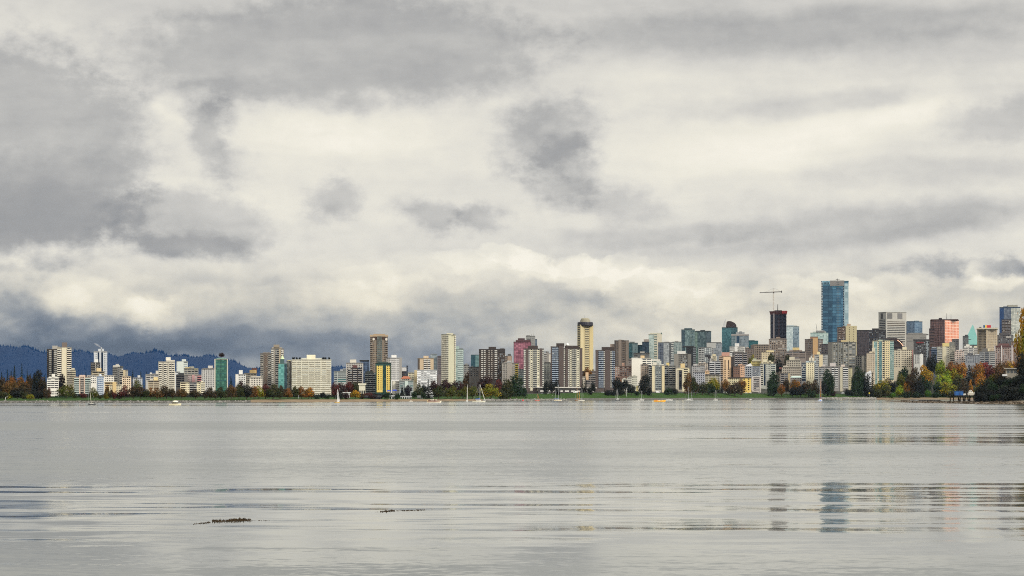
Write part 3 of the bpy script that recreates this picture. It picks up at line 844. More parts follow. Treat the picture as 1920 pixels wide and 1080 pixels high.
# --- brown hotel-like tower
b = bld(694, 727, 629, 440, 'tall brown tower with round medallions under a heavy flat crown', (158, 140, 120), nick='the brown medallion tower', vis=700)
b.K('F', .0, .14, (150, 136, 120), .4, 1.0, 'brown').K('F', .86, 1.0, (150, 136, 120), .4, 1.0, 'brown').W('F', .16, .38, 3, .5, .55, 'dark brown grey').W('F', .70, .85, 2, .5, .55, 'dark brown grey')
b.G('F', .40, .68, (120, 140, 132), (60, 70, 66), (64, 62, 58), 2.4, metal=.35, out=1.2).K('F', .40, .68, (134, 128, 116), .25, 1.8, back=False)
b.P('F', .0, 1.0, (84, 60, 52), .4, .985, 'crown_band', .93).top(693.4, 727.6, 627.5, (186, 160, 126), 'crown', d=1.04, off=-.03, bot=631).top(700, 722, 626, (176, 150, 118))
f = b.faces['F']
for uu in (.20, .92):
    md = MB(); R_ = 2.1 * b.s
    md.loft([[(uu * f.w - f.w / 2 + R_ * math.cos(q), y_, (HY - 636) * b.s + EYE - b.z0 + R_ * 1.2 * math.sin(q)) for q in [6.283 * i / 14 for i in range(14)]] for y_ in (.3, -1.1)])
    md.build('medallion', wall_mat((226, 216, 200)), b.root)
b = bld(704, 733.5, 681, 195, 'green glass building with two bright yellow window strips', (30, 76, 68), nick='the yellow and green tower', base_py=741)
b.G('F', .0, 1.0, (30, 92, 80), (14, 52, 48), (16, 46, 42), 2.2, metal=.3)
b.P('F', .08, .455, (240, 206, 88), .7, .925, 'yellow_panel', .12).P('F', .68, .93, (240, 206, 88), .7, .925, 'yellow_panel', .12)
f = b.faces['F']
for v0, i in f.floors():
    if v0 / f.h > .9 or v0 / f.h < .14: continue
    for u in (.17, .33, .74, .85): f.el('window', u * f.w, (u + .045) * f.w, v0 + f.fh * .3, v0 + f.fh * .8, .8, glass('dark'))
b.top(708, 728, 679, (36, 84, 74), 'crown').mast(711, 677)
b = bld(724.5, 733, 671, 350, 'plain grey slab edge showing between the brown medallion tower and the white banded tower', (170, 164, 156), vis=684)
b.W('F', .1, .9, 2, .4, .4)
b = bld(731, 753.5, 671, 310, 'white tower with black ribbon windows and a plain grey flank', (228, 226, 222), nick='the white banded tower', vis=716, side=(160, 156, 152))
b.B('F', .02, .50, .42, 'dark dark navy', 1, .01).B('F', .54, .78, .42, 'dark dark navy', 1, .01).P('F', .80, 1.0, (166, 162, 156), .3).top(734, 743.5, 665.5, (232, 230, 226)).mast(738, 664)
b = bld(753, 762, 689, 340, 'narrow dark block with a plain white top storey', (78, 72, 74), vis=708, **LOW)
b.W('F', .1, .95, 3, .6, .5).P('F', 0, 1, (206, 204, 202), .3, 1.0, 'top_storey', .86)
b = bld(762, 765, 686, 520, 'sliver of a slate blue tower beside the narrow dark block', (84, 96, 116), vis=706)
b.W('F', .1, .9, 1, .6, .5)
b = bld(765, 783, 699, 330, 'cream house-like block with a tan stair tower', (222, 212, 176), vis=714, **LOW)
b.W('F', .08, .66, 4, .5, .45).top(777, 783, 694, (206, 186, 136), 'stair_tower', front=-.5, bot=716, d=.5)
b = bld(752, 770, 710, 240, 'low house with an orange tiled roof among the trees', (200, 190, 176), vis=718, parapet=False, **HSE)
b.W('F', .1, .9, 4, .5, .5)
rf = MB(); w_ = 9.5 * b.s; rf.add([(-w_, -1, b.H), (w_, -1, b.H), (w_, 12, b.H), (-w_, 12, b.H), (-w_ * .5, 5, b.H + 2.6), (w_ * .5, 5, b.H + 2.6)], [(0, 1, 5, 4), (1, 2, 5), (2, 3, 4, 5), (3, 0, 4)])
rf.build('roof', wall_mat((190, 104, 64)), b.root)
b = bld(749, 775, 714, 195, 'low white waterfront block with teal windows and a pale bay', (170, 182, 180), vis=736, **LOW)
b.B('F', .02, .98, .5, 'teal grey pale', 4, .03).P('F', .38, .62, (206, 222, 214), .8, .98, 'bay', .45)
b = bld(735, 750, 715, 230, 'cream and grey low block below the white banded tower', (206, 200, 186), vis=735, **LOW)
b.W('F', .45, .98, 4, .5, .5).P('F', .06, .40, (226, 220, 200), .6)
# --- middle
b = bld(783, 813, 672, 440, 'tan block with white balconies up the middle and a dark flank', (214, 186, 148), nick='the tan block', vis=696)
b.P('F', 0, .13, (96, 84, 76), .2).K('F', .36, .82, (228, 222, 212), .5, .8, n=2, gap=.04).top(794, 803.5, 667, (218, 192, 158)).clutter(2)
b = bld(807, 819.5, 664, 640, 'pale blue-grey glass tower behind the tan block', (150, 160, 164), vis=696, **CON)
b.G('F', .02, .98, (156, 172, 176), (110, 130, 138), (130, 140, 142), 2.6, metal=.3).top(808, 817, 663, (150, 158, 162))
b = bld(820, 829, 668.5, 620, 'mauve-grey tower in the gap beside the tall ivory tower', (120, 110, 112), vis=704)
b.W('F', .05, .95, 4, .5, .5).top(821, 828, 667, (100, 92, 94))
b = bld(782, 819, 694, 270, 'broad white mid-rise with irregular dark windows', (224, 226, 228), nick='the broad white mid-rise', vis=722, **LOW)
b.B('F', .04, .96, .36, 'dark dark pale grey', 6, .03, .22).slab('F', .0, 1, (232, 232, 232), .5, .3).top(782, 819, 693, (170, 174, 176), 'roof_rim', d=.9)
b = bld(827.5, 854, 627, 320, 'tall ivory tower with a ribbed window side and a blank pale green wall', (204, 200, 168), xc=841, nick='the tall ivory tower', vis=714)
b.K('L', .04, .34, (232, 224, 200), .52, .5).K('L', .38, .62, (232, 224, 200), .52, .5).K('L', .66, .98, (236, 230, 206), .52, .6).K('R', .80, 1.0, (236, 228, 200), .5, .9)
b.top(837.5, 850, 624.5, (212, 206, 176), d=.5).clutter(1)
b = bld(854, 869, 655, 350, 'light green glass tower with wavy white balconies beside the tall ivory tower', (168, 190, 182), nick='the light green balcony tower', vis=710, **CON)
b.G('F', .02, .98, (150, 186, 176), (90, 124, 118), (190, 204, 196), 2.6, metal=.25).K('F', .25, .95, (200, 214, 208), .4, 1.0, 'teal', back=False).top(854.5, 861, 649, (160, 184, 178), d=.5).top(861, 868, 653, (120, 130, 130), d=.5)
b = bld(869, 880, 684, 540, 'grey stepped block beyond the light green balcony tower', (150, 148, 142), vis=702, **LOW)
b.W('F', .05, .95, 4, .5, .5).top(872, 877, 681.5, (150, 148, 142))
b = bld(883, 899, 665.5, 720, 'plain teal glass office tower with a flat roof', (60, 104, 116), vis=690, **OFF)
b.G('F', .0, .50, (44, 96, 112), (34, 80, 96), (36, 78, 92), 3, metal=.5).G('F', .52, 1.0, (110, 160, 160), (70, 120, 124), (84, 130, 134), 3, metal=.4)
b = bld(879, 901, 688, 470, 'low grey brick block below the teal office tower', (120, 114, 108), vis=708, **LOW)
b.W('F', .04, .96, 7, .5, .45, 'dark dark pale').top(884, 887, 686, (150, 150, 148))
b = bld(898, 947, 655, 370, 'big dark brown block with stacked white balcony fronts', (84, 72, 66), nick='the dark brown balcony block', name='apartment_slab', cat='apartment slab', vis=712, xc=None)
b.K('F', .07, .27, (206, 202, 194), .5, .9, 'brown', n=2, gap=.03).K('F', .34, .54, (170, 160, 150), .5, .9, 'brown', n=2, gap=.04).K('F', .60, .70, (214, 210, 202), .5, .9, 'brown').W('F', .72, .98, 4, .6, .5, 'dark brown pale')
b.P('F', 0, 1, (66, 58, 56), .5, 1.0, 'top_band', .93).top(916, 930, 650, (74, 62, 58)).top(938, 946, 653, (80, 70, 66)).clutter(3)
b = bld(938, 960, 667.5, 400, 'brown-grey block adjoining the dark brown balcony block', (150, 134, 120), vis=706)
b.W('F', .04, .60, 5, .55, .5, 'dark brown').P('F', .62, .96, (176, 150, 128), .5).top(941, 948, 665.5, (220, 216, 208), d=.3, front=-.4).top(952, 958, 663.5, (96, 96, 96)).clutter(2)
b = bld(941, 973, 681, 300, 'pale pinkish white block with a bright yellow balcony strip', (216, 206, 192), nick='the white block with the yellow strip', vis=716, **LOW)
b.W('F', .03, .30, 3, .5, .5).W('F', .62, .76, 2, .35, .35).K('F', .78, .94, (232, 200, 70), .55, .9).P('F', .32, .60, (222, 208, 192), .5).top(951, 959, 676, (220, 218, 212)).top(944, 964, 679.5, (200, 196, 188), 'roof_storey')
b = bld(972, 985, 692, 250, 'low white-green block hidden behind the big dark green waterfront tree', (186, 194, 190), vis=720, **LOW)
b.B('F', .0, 1, .5, 'dark teal grey', 1)
# --- the pink tower and the waterfront brown and white towers
b = bld(963, 996, 641, 720, 'rose pink glass office tower with a stepped dark red roof', (92, 48, 58), nick='the rose pink glass tower', vis=700, **OFF)
b.G('F', .04, .99, (206, 104, 126), (128, 54, 76), (74, 36, 48), 3.4, metal=.35)
b.top(967, 994, 637.5, (104, 66, 72), 'crown', d=.8, off=.1).top(971, 984, 634, (92, 60, 64)).top(988, 995, 636, (70, 66, 72))
b = bld(986, 1003.5, 630, 950, 'plain grey slab tower rising behind the rose pink glass tower', (150, 150, 146), vis=664, **OFF)
b.W('F', .05, .95, 5, .35, .3, 'grey grey pale').top(987, 994, 628.6, (120, 120, 120)).mast(997, 626).mast(1001, 625)
b = bld(1003, 1007, 636, 940, 'sliver of blue glass tower beside the plain grey slab tower', (110, 126, 142), vis=658, **CON)
b.G('F', 0, 1, (120, 144, 166), (70, 92, 116), None, 2.4)
def brownwhite(x0, x1, yt, t, label, roof, nick, zones):
    b = bld(x0, x1, yt, t, label, (112, 98, 92), nick=nick, vis=728, fp=3.65)
    for kind, a, z in zones:
        if kind == 'brown': b.P('F', a, z, (104, 88, 84), 1.0, 1.01, 'brick_pier')
        elif kind == 'bal': b.K('F', a, z, (222, 218, 204), .48, .6, 'grey')
        elif kind == 'mesh': b.K('F', a, z, (186, 184, 170), .45, 1.4, 'grey', n=2, gap=.01)
        elif kind == 'win': b.P('F', a, z, (232, 224, 194), .2, .985, 'white_panel', .06)
        elif kind == 'blue': b.K('F', a, z, (170, 186, 206), .42, 1.2, 'navy', n=2, gap=.02)
    f = b.faces['F']
    for kind, a, z in zones:
        if kind != 'win': continue
        for v0, i in f.floors():
            u = (a + z) / 2 * f.w; w_ = min(.6 * (z - a) * f.w, 1.9)
            if b.rnd.random() < .93: b._win(f, 'window', u - w_ / 2, u + w_ / 2, v0 + f.fh * .3, v0 + f.fh * .72, b.rnd.choice(['dark', 'dark', 'grey']), .3)
    for p in roof: b.top(*p)
    return b
DBR = (78, 64, 60)
brownwhite(982, 1019.5, 654, 185, 'brown and white waterfront tower right beside the big dark green waterfront tree', [(990, 1008.5, 648, DBR, 'roof_house', .7, .1)], 'the first brown and white tower',
           [('bal', 0, .10), ('brown', .11, .23), ('bal', .24, .31), ('win', .33, .46), ('mesh', .46, .66), ('win', .66, .80), ('brown', .81, .93), ('bal', .93, 1)])
b = bld(1019, 1029, 659.5, 420, 'narrow block with curved white balcony ends behind the first brown and white tower', (150, 144, 138), vis=682)
b.K('F', .05, .6, (206, 202, 196)).clutter(1)
b = bld(1023, 1034, 663, 450, 'pale beige block with a flat roof in the gap between the brown and white towers', (206, 198, 184), vis=684)
b.B('F', .0, .4, .4, 'grey', 1).clutter(1)
b = bld(1018, 1034, 681, 330, 'grey-green block with window grid low in the gap between the brown and white towers', (150, 152, 142), vis=712, **LOW)
b.W('F', .04, .96, 5, .55, .5).top(1021, 1032, 679, (70, 70, 66))
b = brownwhite(1032.5, 1057, 650, 235, 'dark brown tower with bluish balconies, turned away behind its brown and white neighbour', [(1043, 1058, 643.5, DBR, 'roof_house', .6, .2)], None,
           [('brown', 0, .07), ('blue', .09, .60), ('brown', .62, 1.0)])
brownwhite(1055.5, 1092, 653.5, 185, 'brown and white tower with a white roof dome, before the golden tower', [(1059, 1085, 648, DBR, 'roof_house', .7, .1)], 'the domed brown and white tower',
           [('bal', 0, .11), ('brown', .13, .25), ('bal', .26, .33), ('win', .35, .47), ('mesh', .47, .70), ('win', .70, .86), ('brown', .87, 1.0)])
dm = MB(); q_ = B_[-1]; rr = 3.2 * q_.s
dm.loft([[((1064 - q_.cxm) * q_.s + rr * math.cos(q) * math.cos(p), 7 + rr * math.sin(q) * math.cos(p), (HY - 648) * q_.s + EYE - q_.z0 + rr * 1.6 * math.sin(p)) for q in [6.283 * i / 12 for i in range(12)]] for p in (0, .4, .8, 1.15, 1.45)])
dm.build('dome', wall_mat((236, 234, 226)), q_.root, True)
b = bld(1082.5, 1112, 609, 690, 'tall golden tower with a dark revolving-restaurant ring below its crown', (208, 190, 138), xc=1088, name='hotel_tower', cat='hotel tower', nick='the golden tower', vis=700, fp=3.4)
b.B('L', .1, .9, .45, 'dark', 1).P('R', .0, .24, (216, 198, 146), .8).P('R', .70, 1.0, (210, 188, 128), .8).P('R', .30, .34, (206, 188, 138), .5)
b.B('R', .36, .68, .42, 'dark brown dark', 1, .01).slab('R', .36, .68, (226, 212, 166), .5, .3)
ring = MB(); rr = 14.6 * b.s; cy_ = sum(p[1] for p in b.foot) / 4
def zz(py, b=b): return (HY - py) * b.s + EYE - b.z0
def disc(r, y_): return [(r * math.cos(6.283 * i / 24), cy_ + r * math.sin(6.283 * i / 24), zz(y_)) for i in range(24)]
ring.loft([disc(rr * .9, 611.5), disc(rr, 610), disc(rr, 605), disc(rr * .96, 603.5)]); ring.build('restaurant_ring', wall_mat((44, 40, 56), .4), b.root)
cr = MB(); cr.loft([disc(rr * .66, 604), disc(rr * .64, 600), disc(rr * .58, 600), disc(rr * .55, 597.2), disc(rr * .4, 596)]); cr.build('crown', wall_mat((168, 160, 132)), b.root)
b.mast(1096.5, 590, 597, .2)
b = bld(1085, 1120, 696, 420, 'mauve low-rise at the foot of the golden tower', (160, 144, 136), vis=712, **LOW)
b.B('F', .02, .98, .45, 'dark grey brown', 3, .04)
b = bld(1078, 1098, 706, 250, 'low cream block with a little orange tower behind dark conifers', (196, 186, 168), vis=722, **LOW)
b.W('F', .4, .95, 3, .5, .45).top(1098, 1103.5, 698, (226, 186, 142), 'stair_tower', bot=712)
b = bld(1097, 1118, 702.5, 300, 'plain grey low-rise between the golden tower and the third waterfront tower', (150, 142, 136), vis=722, **LOW)
b.B('F', .02, .98, .45, 'dark grey', 2, .04)
brownwhite(1116.5, 1153, 657, 190, 'brown waterfront tower with blue-white balconies and a wide blank brick panel', [(1128, 1151, 650.5, DBR, 'roof_house', .6, .15)], 'the brown tower with blue-white balconies',
           [('brown', 0, .13), ('blue', .15, .42), ('bal', .42, .48), ('brown', .49, .76), ('bal', .77, .83), ('blue', .84, 1.0)])
# --- behind and beside the third waterfront tower
b = bld(1152, 1179, 638.5, 620, 'dark taupe tower with tall blank piers behind the third waterfront tower', (122, 108, 98), nick='the taupe pier tower', vis=690)
b.P('F', .0, .12, (84, 74, 70), .3).P('F', .28, .48, (142, 126, 114), 1.2, 1.02).P('F', .78, .98, (134, 120, 108), .8).W('F', .14, .27, 2, .5, .5).W('F', .50, .76, 3, .55, .5, 'dark brown').top(1160, 1170, 637, (130, 116, 106)).top(1144, 1152, 645, (170, 150, 136), 'side_wing', bot=690, d=.5)
b = bld(1178, 1196, 643, 840, 'teal glass tower next to the taupe pier tower', (70, 100, 104), vis=686, **CON)
b.G('F', .0, .4, (50, 110, 120), (24, 64, 74), None, 2.6).G('F', .42, 1.0, (100, 134, 136), (50, 82, 86), (120, 130, 128), 2.6).top(1180, 1190, 640.5, (110, 118, 116))
b = bld(1190, 1206, 647, 900, 'very dark teal glass office tower with a flat top', (24, 54, 66), vis=676, **OFF)
b.G('F', .0, 1.0, (24, 74, 90), (10, 44, 58), (16, 42, 52), 3)
b = bld(1204, 1217, 641, 870, 'dark navy glass tower with a beige roof box beside the white-green spire tower', (42, 54, 66), vis=668, **CON)
b.G('F', .0, .98, (48, 76, 98), (20, 36, 52), (36, 46, 56), 2.4).top(1207, 1217, 636, (160, 148, 138))
b = bld(1188, 1218, 662, 560, 'long low grey office block with a tan roof box above the big white block', (120, 120, 116), vis=672, **OFF)
b.B('F', .02, .98, .5, 'grey dark', 4, .02).top(1200, 1208.5, 666 - 7, (176, 170, 160)).clutter(2)
b = bld(1216, 1241, 626.5, 850, 'tall pale green and cream condo tower with a stepped crown', (200, 204, 186), nick='the pale green and cream condo', vis=672, **CON)
b.G('F', .0, .40, (172, 196, 186), (120, 150, 144), (196, 204, 190), 2.4, metal=.2).K('F', .42, .62, (216, 210, 186), .5, .6, 'teal').P('F', .64, .98, (212, 202, 176), .5).W('F', .66, .96, 3, .5, .5, 'grey teal pale').top(1219, 1239, 624, (200, 196, 172), 'crown').top(1239, 1241.5, 623.5, (90, 120, 116), d=.2).clutter(2)
b = bld(1234, 1263, 642, 740, 'grey and navy glass twin-bay tower with pale floor lines', (150, 154, 156), vis=678, **CON)
b.G('F', .0, .34, (74, 90, 116), (34, 44, 64), (130, 136, 144), 2.6, metal=.3).G('F', .36, .72, (178, 184, 184), (120, 128, 132), (90, 94, 98), 2.4, metal=.2).V('F', .73, .80, 'dark').K('F', .82, 1.0, (190, 194, 188), .4, .6, 'grey').top(1246, 1255, 640.5, (150, 140, 132))
b = bld(1261, 1279, 641, 820, 'grey-green glass block in front of the teal twin towers', (140, 150, 144), vis=662, **CON)
b.G('F', .0, 1.0, (134, 156, 152), (80, 104, 104), (160, 164, 156), 2.6, metal=.25).top(1265, 1272, 639, (160, 156, 150))
b = bld(1277.5, 1303, 618, 1020, 'taller of the two teal glass twin towers, with a raised notch at its top', (70, 100, 104), nick='the teal twin towers', vis=656, **CON)
b.G('F', .0, .26, (64, 96, 110), (34, 60, 74), (50, 74, 84), 2.4).G('F', .26, .60, (124, 158, 156), (64, 96, 100), (80, 108, 108), 2.4, metal=.4).G('F', .60, 1.0, (84, 120, 124), (40, 72, 80), (150, 166, 150), 2.4).top(1283, 1298, 615, (84, 104, 112)).clutter(1)
b = bld(1302, 1333.5, 621, 1040, 'broader teal glass twin tower with a dark roof box', (74, 96, 100), vis=654, **CON)
b.G('F', .0, .18, (120, 156, 136), (60, 94, 88), (90, 110, 100), 2.2, metal=.3).G('F', .20, .66, (94, 122, 124), (44, 70, 76), (60, 84, 88), 2.6).G('F', .68, 1.0, (70, 92, 104), (36, 54, 66), (120, 140, 140), 2.6).top(1313, 1322, 618.5, (70, 80, 84)).top(1305, 1331, 620, (80, 98, 102)).clutter(2)
b = bld(1325, 1354, 643, 880, 'wide grey office block with a pale blank roof storey', (158, 158, 156), vis=666, **OFF)
b.G('F', .45, 1.0, (140, 150, 158), (84, 94, 104), (160, 162, 162), 2.6, metal=.3).W('F', .04, .42, 4, .5, .45, 'dark grey').P('F', 0, .6, (180, 180, 176), .4, 1.0, 'blank_storey', .86).top(1326, 1352, 641.5, (86, 84, 84))
b = bld(1286.5, 1305, 651, 640, 'very dark tower with thin white window lines beneath the teal twin towers', (52, 54, 60), vis=684)
b.B('F', .70, .98, .35, 'pale', 1).W('F', .05, .66, 4, .5, .5, 'dark grey pale').P('F', .0, .66, (40, 44, 50), .1).top(1280, 1302, 648.5, (58, 60, 64), d=.4)
b = bld(1309.5, 1334, 652, 590, 'white-gridded glass block with a grey flank below the teal twin towers', (176, 178, 176), vis=680, **OFF)
b.G('F', .46, 1.0, (204, 210, 206), (120, 132, 136), (88, 96, 100), 3.4, metal=.2, mort=.4).B('F', .02, .42, .45, 'grey dark', 2, .03).top(1312, 1333, 651, (90, 92, 94), d=.8)
b = bld(1264, 1296, 664, 430, 'dark concrete tower with a white roof box and a recessed centre bay', (134, 130, 122), nick='the dark concrete tower', vis=700)
b.W('F', .30, .78, 5, .6, .55, 'dark dark pale navy').P('F', .0, .24, (150, 144, 134), 1.0).P('F', .80, 1.0, (128, 124, 116), 1.0).top(1269.5, 1285.5, 658, (216, 214, 208)).clutter(2)
b = bld(1246, 1267, 686, 260, 'grey balcony block with a yellow roof box left of the cream-faced tower'.replace(' left of', ' next to'), (150, 150, 144), vis=722, **LOW)
b.K('F', .0, .34, (140, 142, 140)).K('F', .40, .98, (170, 168, 160), n=2, gap=.04).top(1249.5, 1255, 680, (228, 200, 116)).top(1246, 1252, 684, (170, 166, 158))
b = bld(1267, 1293, 691, 190, 'cream-faced waterfront tower with a tan roof box, second of the pale waterfront towers', (178, 170, 150), nick='the cream-faced waterfront tower', vis=730, base_py=742)
b.P('F', .0, .12, (210, 200, 176), .6).V('F', .24, .44, 'dark').W('F', .26, .42, 1, .8, .4, 'grey dark').P('F', .48, .98, (232, 220, 178), .3).P('F', .12, .98, (226, 214, 176), .5, 1.0, 'top_band', .93)
f = b.faces['F']
for v0, i in f.floors(): f.el('window', .58 * f.w, .88 * f.w, v0 + f.fh * .25, v0 + f.fh * .75, .5, glass('dark'))
b.top(1276, 1284, 681.5, (230, 200, 136)).top(1270, 1292, 689.5, (210, 196, 160), d=.8)
b = bld(1222.5, 1246, 685, 180, 'waterfront tower with two cream pillars framing a grey glass front', (190, 188, 174), nick='the two-pillar tower', vis=731, base_py=743)
b.P('F', .0, .20, (228, 214, 172), 1.6, .98).P('F', .80, 1.0, (230, 210, 160), 1.6, .98).K('F', .26, .74, (160, 170, 168), .4, .6, 'grey', n=2, gap=.02).top(1224, 1236, 680, (220, 214, 196)).top(1236, 1245, 682.5, (206, 200, 184)).top(1231, 1240, 677, (200, 204, 196), d=.4)
b = bld(1216, 1226, 686, 215, 'slim grey block with white balcony ends tucked behind the two-pillar tower', (176, 174, 168), vis=722, **LOW)
b.K('F', .05, .6, (206, 204, 196))
b = bld(1184.5, 1222, 672, 290, 'big plain white block with a blank stucco wall and a tan roof box', (238, 232, 216), nick='the big blank white block', vis=706, **LOW)
b.B('F', .52, .98, .45, 'dark grey', 2, .04).P('F', .0, .50, (240, 234, 220), .5).top(1201, 1208.5, 666.5, (226, 192, 138)).top(1184, 1196, 670.8, (240, 238, 230), 'roof_slab', d=.9, off=-.04)
b = bld(1201, 1216, 684, 240, 'tan brick block before the big blank white block', (178, 158, 138), vis=706, **LOW)
b.W('F', .1, .95, 4, .5, .5).top(1203, 1214, 682.6, (120, 104, 92))
b = bld(1217, 1240, 676.5, 270, 'white terraced penthouse block with glass rails behind the two-pillar tower', (224, 220, 208), vis=690, **LOW)
b.B('F', .04, .96, .45, 'dark grey teal', 3, .04).top(1217, 1238, 674, (230, 226, 216), d=.6)
b = bld(1152.5, 1184, 687, 370, 'long pinkish brick block with white window bands and a small pink roof box', (168, 132, 116), vis=706, **LOW)
b.W('F', .04, .98, 7, .6, .5, 'pale blind dark').top(1166, 1171, 680.5, (216, 168, 142)).top(1174, 1184, 683, (180, 166, 156), d=.4).clutter(2)
b = bld(1178, 1190, 675, 480, 'grey stepped block squeezed between the pink brick block and the big blank white block', (140, 130, 124), vis=700, **LOW)
b.W('F', .05, .95, 4, .5, .5).top(1180, 1186, 672, (130, 122, 116))
for x0, x1, yt, t, lab, c in ((1166, 1176, 711, 235, 'low white house with a flat roof among dark trees by the pink brick block', (220, 218, 204)),
                              (1176, 1186, 708, 255, 'little grey house with a pale gable among the trees by the pink brick block', (196, 194, 182)),
                              (1184, 1195, 706, 240, 'pale stone house with narrow windows below the big blank white block', (206, 204, 186)),
                              (1193, 1197, 724, 180, 'tiny yellow house half hidden by dark waterfront trees', (224, 206, 130))):
    b = bld(x0, x1, yt, t, lab, c, vis=732, parapet=False, **HSE)
    b.W('F', .12, .9, 4, .45, .5)
    g_ = MB(); w_ = (x1 - x0) * b.s / 2; d_ = max(p[1] for p in b.foot)
    g_.add([(-w_ * 1.05, -.4, b.H), (w_ * 1.05, -.4, b.H), (w_ * 1.05, d_, b.H), (-w_ * 1.05, d_, b.H), (0, -.4, b.H + w_ * .55), (0, d_, b.H + w_ * .55)], [(0, 1, 4), (1, 2, 5, 4), (2, 3, 5), (3, 0, 4, 5), (0, 3, 2, 1)])
    g_.build('roof', wall_mat(tuple(v * .9 for v in c)), b.root)
# --- low hillside of the west end
b = bld(1297, 1321, 686, 330, 'grey house-like blocks stepping up the slope behind the cream-faced tower', (170, 168, 168), vis=712, **LOW)
b.W('F', .05, .95, 6, .5, .5, 'dark grey pale').top(1300, 1308, 682, (186, 184, 182)).top(1314, 1320, 684, (120, 116, 112))
b = bld(1309, 1327, 681, 390, 'pinkish white block with two little roof boxes on the slope', (212, 198, 182), vis=700, **LOW)
b.W('F', .05, .95, 5, .5, .5, 'dark dark grey').top(1311, 1315, 678.5, (220, 210, 194)).top(1319, 1323, 679, (214, 200, 182))
b = bld(1327, 1333, 669, 500, 'small dark bay-windowed block behind the light grey stepped block', (84, 82, 84), vis=690)
b.W('F', .1, .95, 2, .5, .5, 'dark pale').top(1322, 1332, 664.5, (60, 60, 66), d=.5)
b = bld(1330, 1351, 677, 310, 'light grey block with stepped white balconies beside the peach tower', (190, 190, 192), vis=706, **LOW)
b.K('F', .02, .45, (206, 206, 208), .45, 1.2).K('F', .55, .98, (190, 192, 196), .45, 1.2).top(1333, 1344, 667, (206, 198, 176)).top(1336, 1342, 664, (222, 206, 160)).top(1331, 1338, 672, (170, 170, 170))
b = bld(1322, 1330, 696, 260, 'small peach house with an orange wall on the slope', (232, 190, 140), vis=712, parapet=False, **HSE)
b.W('F', .1, .9, 2, .5, .5)
g_ = MB(); w_ = 4 * b.s; d_ = max(p[1] for p in b.foot); g_.add([(-w_, -.5, b.H), (w_, -.5, b.H), (w_, d_, b.H), (-w_, d_, b.H), (0, d_ / 2, b.H + 3)], [(0, 1, 4), (1, 2, 4), (2, 3, 4), (3, 0, 4)]); g_.build('roof', wall_mat((180, 150, 130)), b.root)
b = bld(1301, 1322, 698.5, 235, 'blue-grey rendered low-rise behind the orange-brown waterfront trees', (170, 172, 182), vis=722, **LOW)
b.W('F', .05, .95, 5, .4, .45, 'dark grey').top(1303, 1321, 697, (90, 86, 88), d=.9)
b = bld(1321, 1349, 703, 205, 'cream low-rise with a dark flat roof behind the olive waterfront trees', (190, 182, 156), vis=724, **LOW)
b.B('F', .03, .97, .4, 'dark grey brown', 4, .04).top(1320, 1349, 701.8, (96, 90, 86), 'roof_slab', d=1.02, off=-.02)
b = bld(1348, 1376, 669, 320, 'peach tower with three narrow brown window slots and a pink roof box', (216, 180, 142), nick='the peach tower', vis=714)
b.K('F', .0, .26, (176, 160, 144), .45, .8, 'brown').P('F', .30, .76, (236, 198, 152), .6).P('F', .82, 1.0, (70, 62, 62), .2)
f = b.faces['F']
for u in (.38, .62):
    f.el('window_strip', u * f.w, (u + .06) * f.w, f.h * .62, f.h * .9, .75, glass('brown'))
    for v0, i in f.floors():
        if v0 < f.h * .6: f.el('window', (u - .02) * f.w, (u + .08) * f.w, v0 + f.fh * .3, v0 + f.fh * .75, .75, glass('brown'))
b.top(1353, 1368, 660.5, (206, 150, 130)).top(1349, 1371, 667, (190, 160, 136), 'roof_slab', d=.9)
b = bld(1373, 1401, 662, 350, 'grey balcony tower with white rails standing beside the peach tower', (140, 134, 132), vis=700)
b.K('F', .02, .14, (96, 92, 92)).K('F', .18, .66, (176, 170, 172), .42, 1.0, 'dark', n=3, gap=.03).K('F', .74, .98, (160, 154, 152), .42, .8).P('F', .66, .72, (120, 112, 108), .4).top(1374, 1394, 659, (110, 104, 100)).clutter(2)
b = bld(1368, 1397, 650, 570, 'white block with deep square balconies and a central roof box under the blue-grey office tower', (214, 212, 206), vis=664)
b.K('F', .0, .30, (220, 218, 212), .5, .8, n=1).P('F', .32, .50, (226, 224, 218), .8).K('F', .52, .98, (220, 218, 210), .5, .8, n=2, gap=.04).top(1378, 1386, 643.5, (220, 218, 214)).top(1368, 1374, 651, (204, 200, 194))
b = bld(1375, 1388, 687, 270, 'brown brick low block next to the peach house with the red-leaved garden', (136, 100, 82), vis=706, **LOW)
b.W('F', .1, .9, 3, .35, .4)
b = bld(1384, 1396, 685, 285, 'peach and pink house above a dark red tree', (230, 184, 148), vis=704, **LOW)
b.W('F', .1, .9, 3, .5, .5).top(1385, 1392, 683, (224, 168, 130))
b = bld(1393, 1426, 687, 250, 'blue-grey apartment block with a white sloping gable roof', (160, 168, 178), nick='the white-gabled grey block', vis=708, **LOW)
b.W('F', .05, .48, 4, .6, .5, 'dark navy grey').K('F', .55, .96, (178, 184, 192), .45, .9, 'navy', n=2, gap=.04)
g_ = MB(); s_ = b.s; g_.add([(-14 * s_, -.8, b.H), (2 * s_, -.8, b.H), (-2.5 * s_, -.8, b.H + 6 * s_), (-14 * s_, 14, b.H), (2 * s_, 14, b.H), (-2.5 * s_, 14, b.H + 6 * s_)], [(0, 1, 2), (3, 5, 4), (0, 2, 5, 3), (1, 4, 5, 2), (0, 3, 4, 1)])
g_.build('gable_roof', wall_mat((226, 230, 236)), b.root)
b = bld(1408, 1427, 677, 350, 'yellow-green hillside block with deep eaves', (206, 188, 104), vis=690, **LOW)
b.B('F', .05, .95, .4, 'dark brown', 2, .06).top(1410, 1426, 674.5, (196, 190, 160), 'roof_slab', d=1.0, off=-.03).top(1412, 1418, 672, (170, 180, 150))
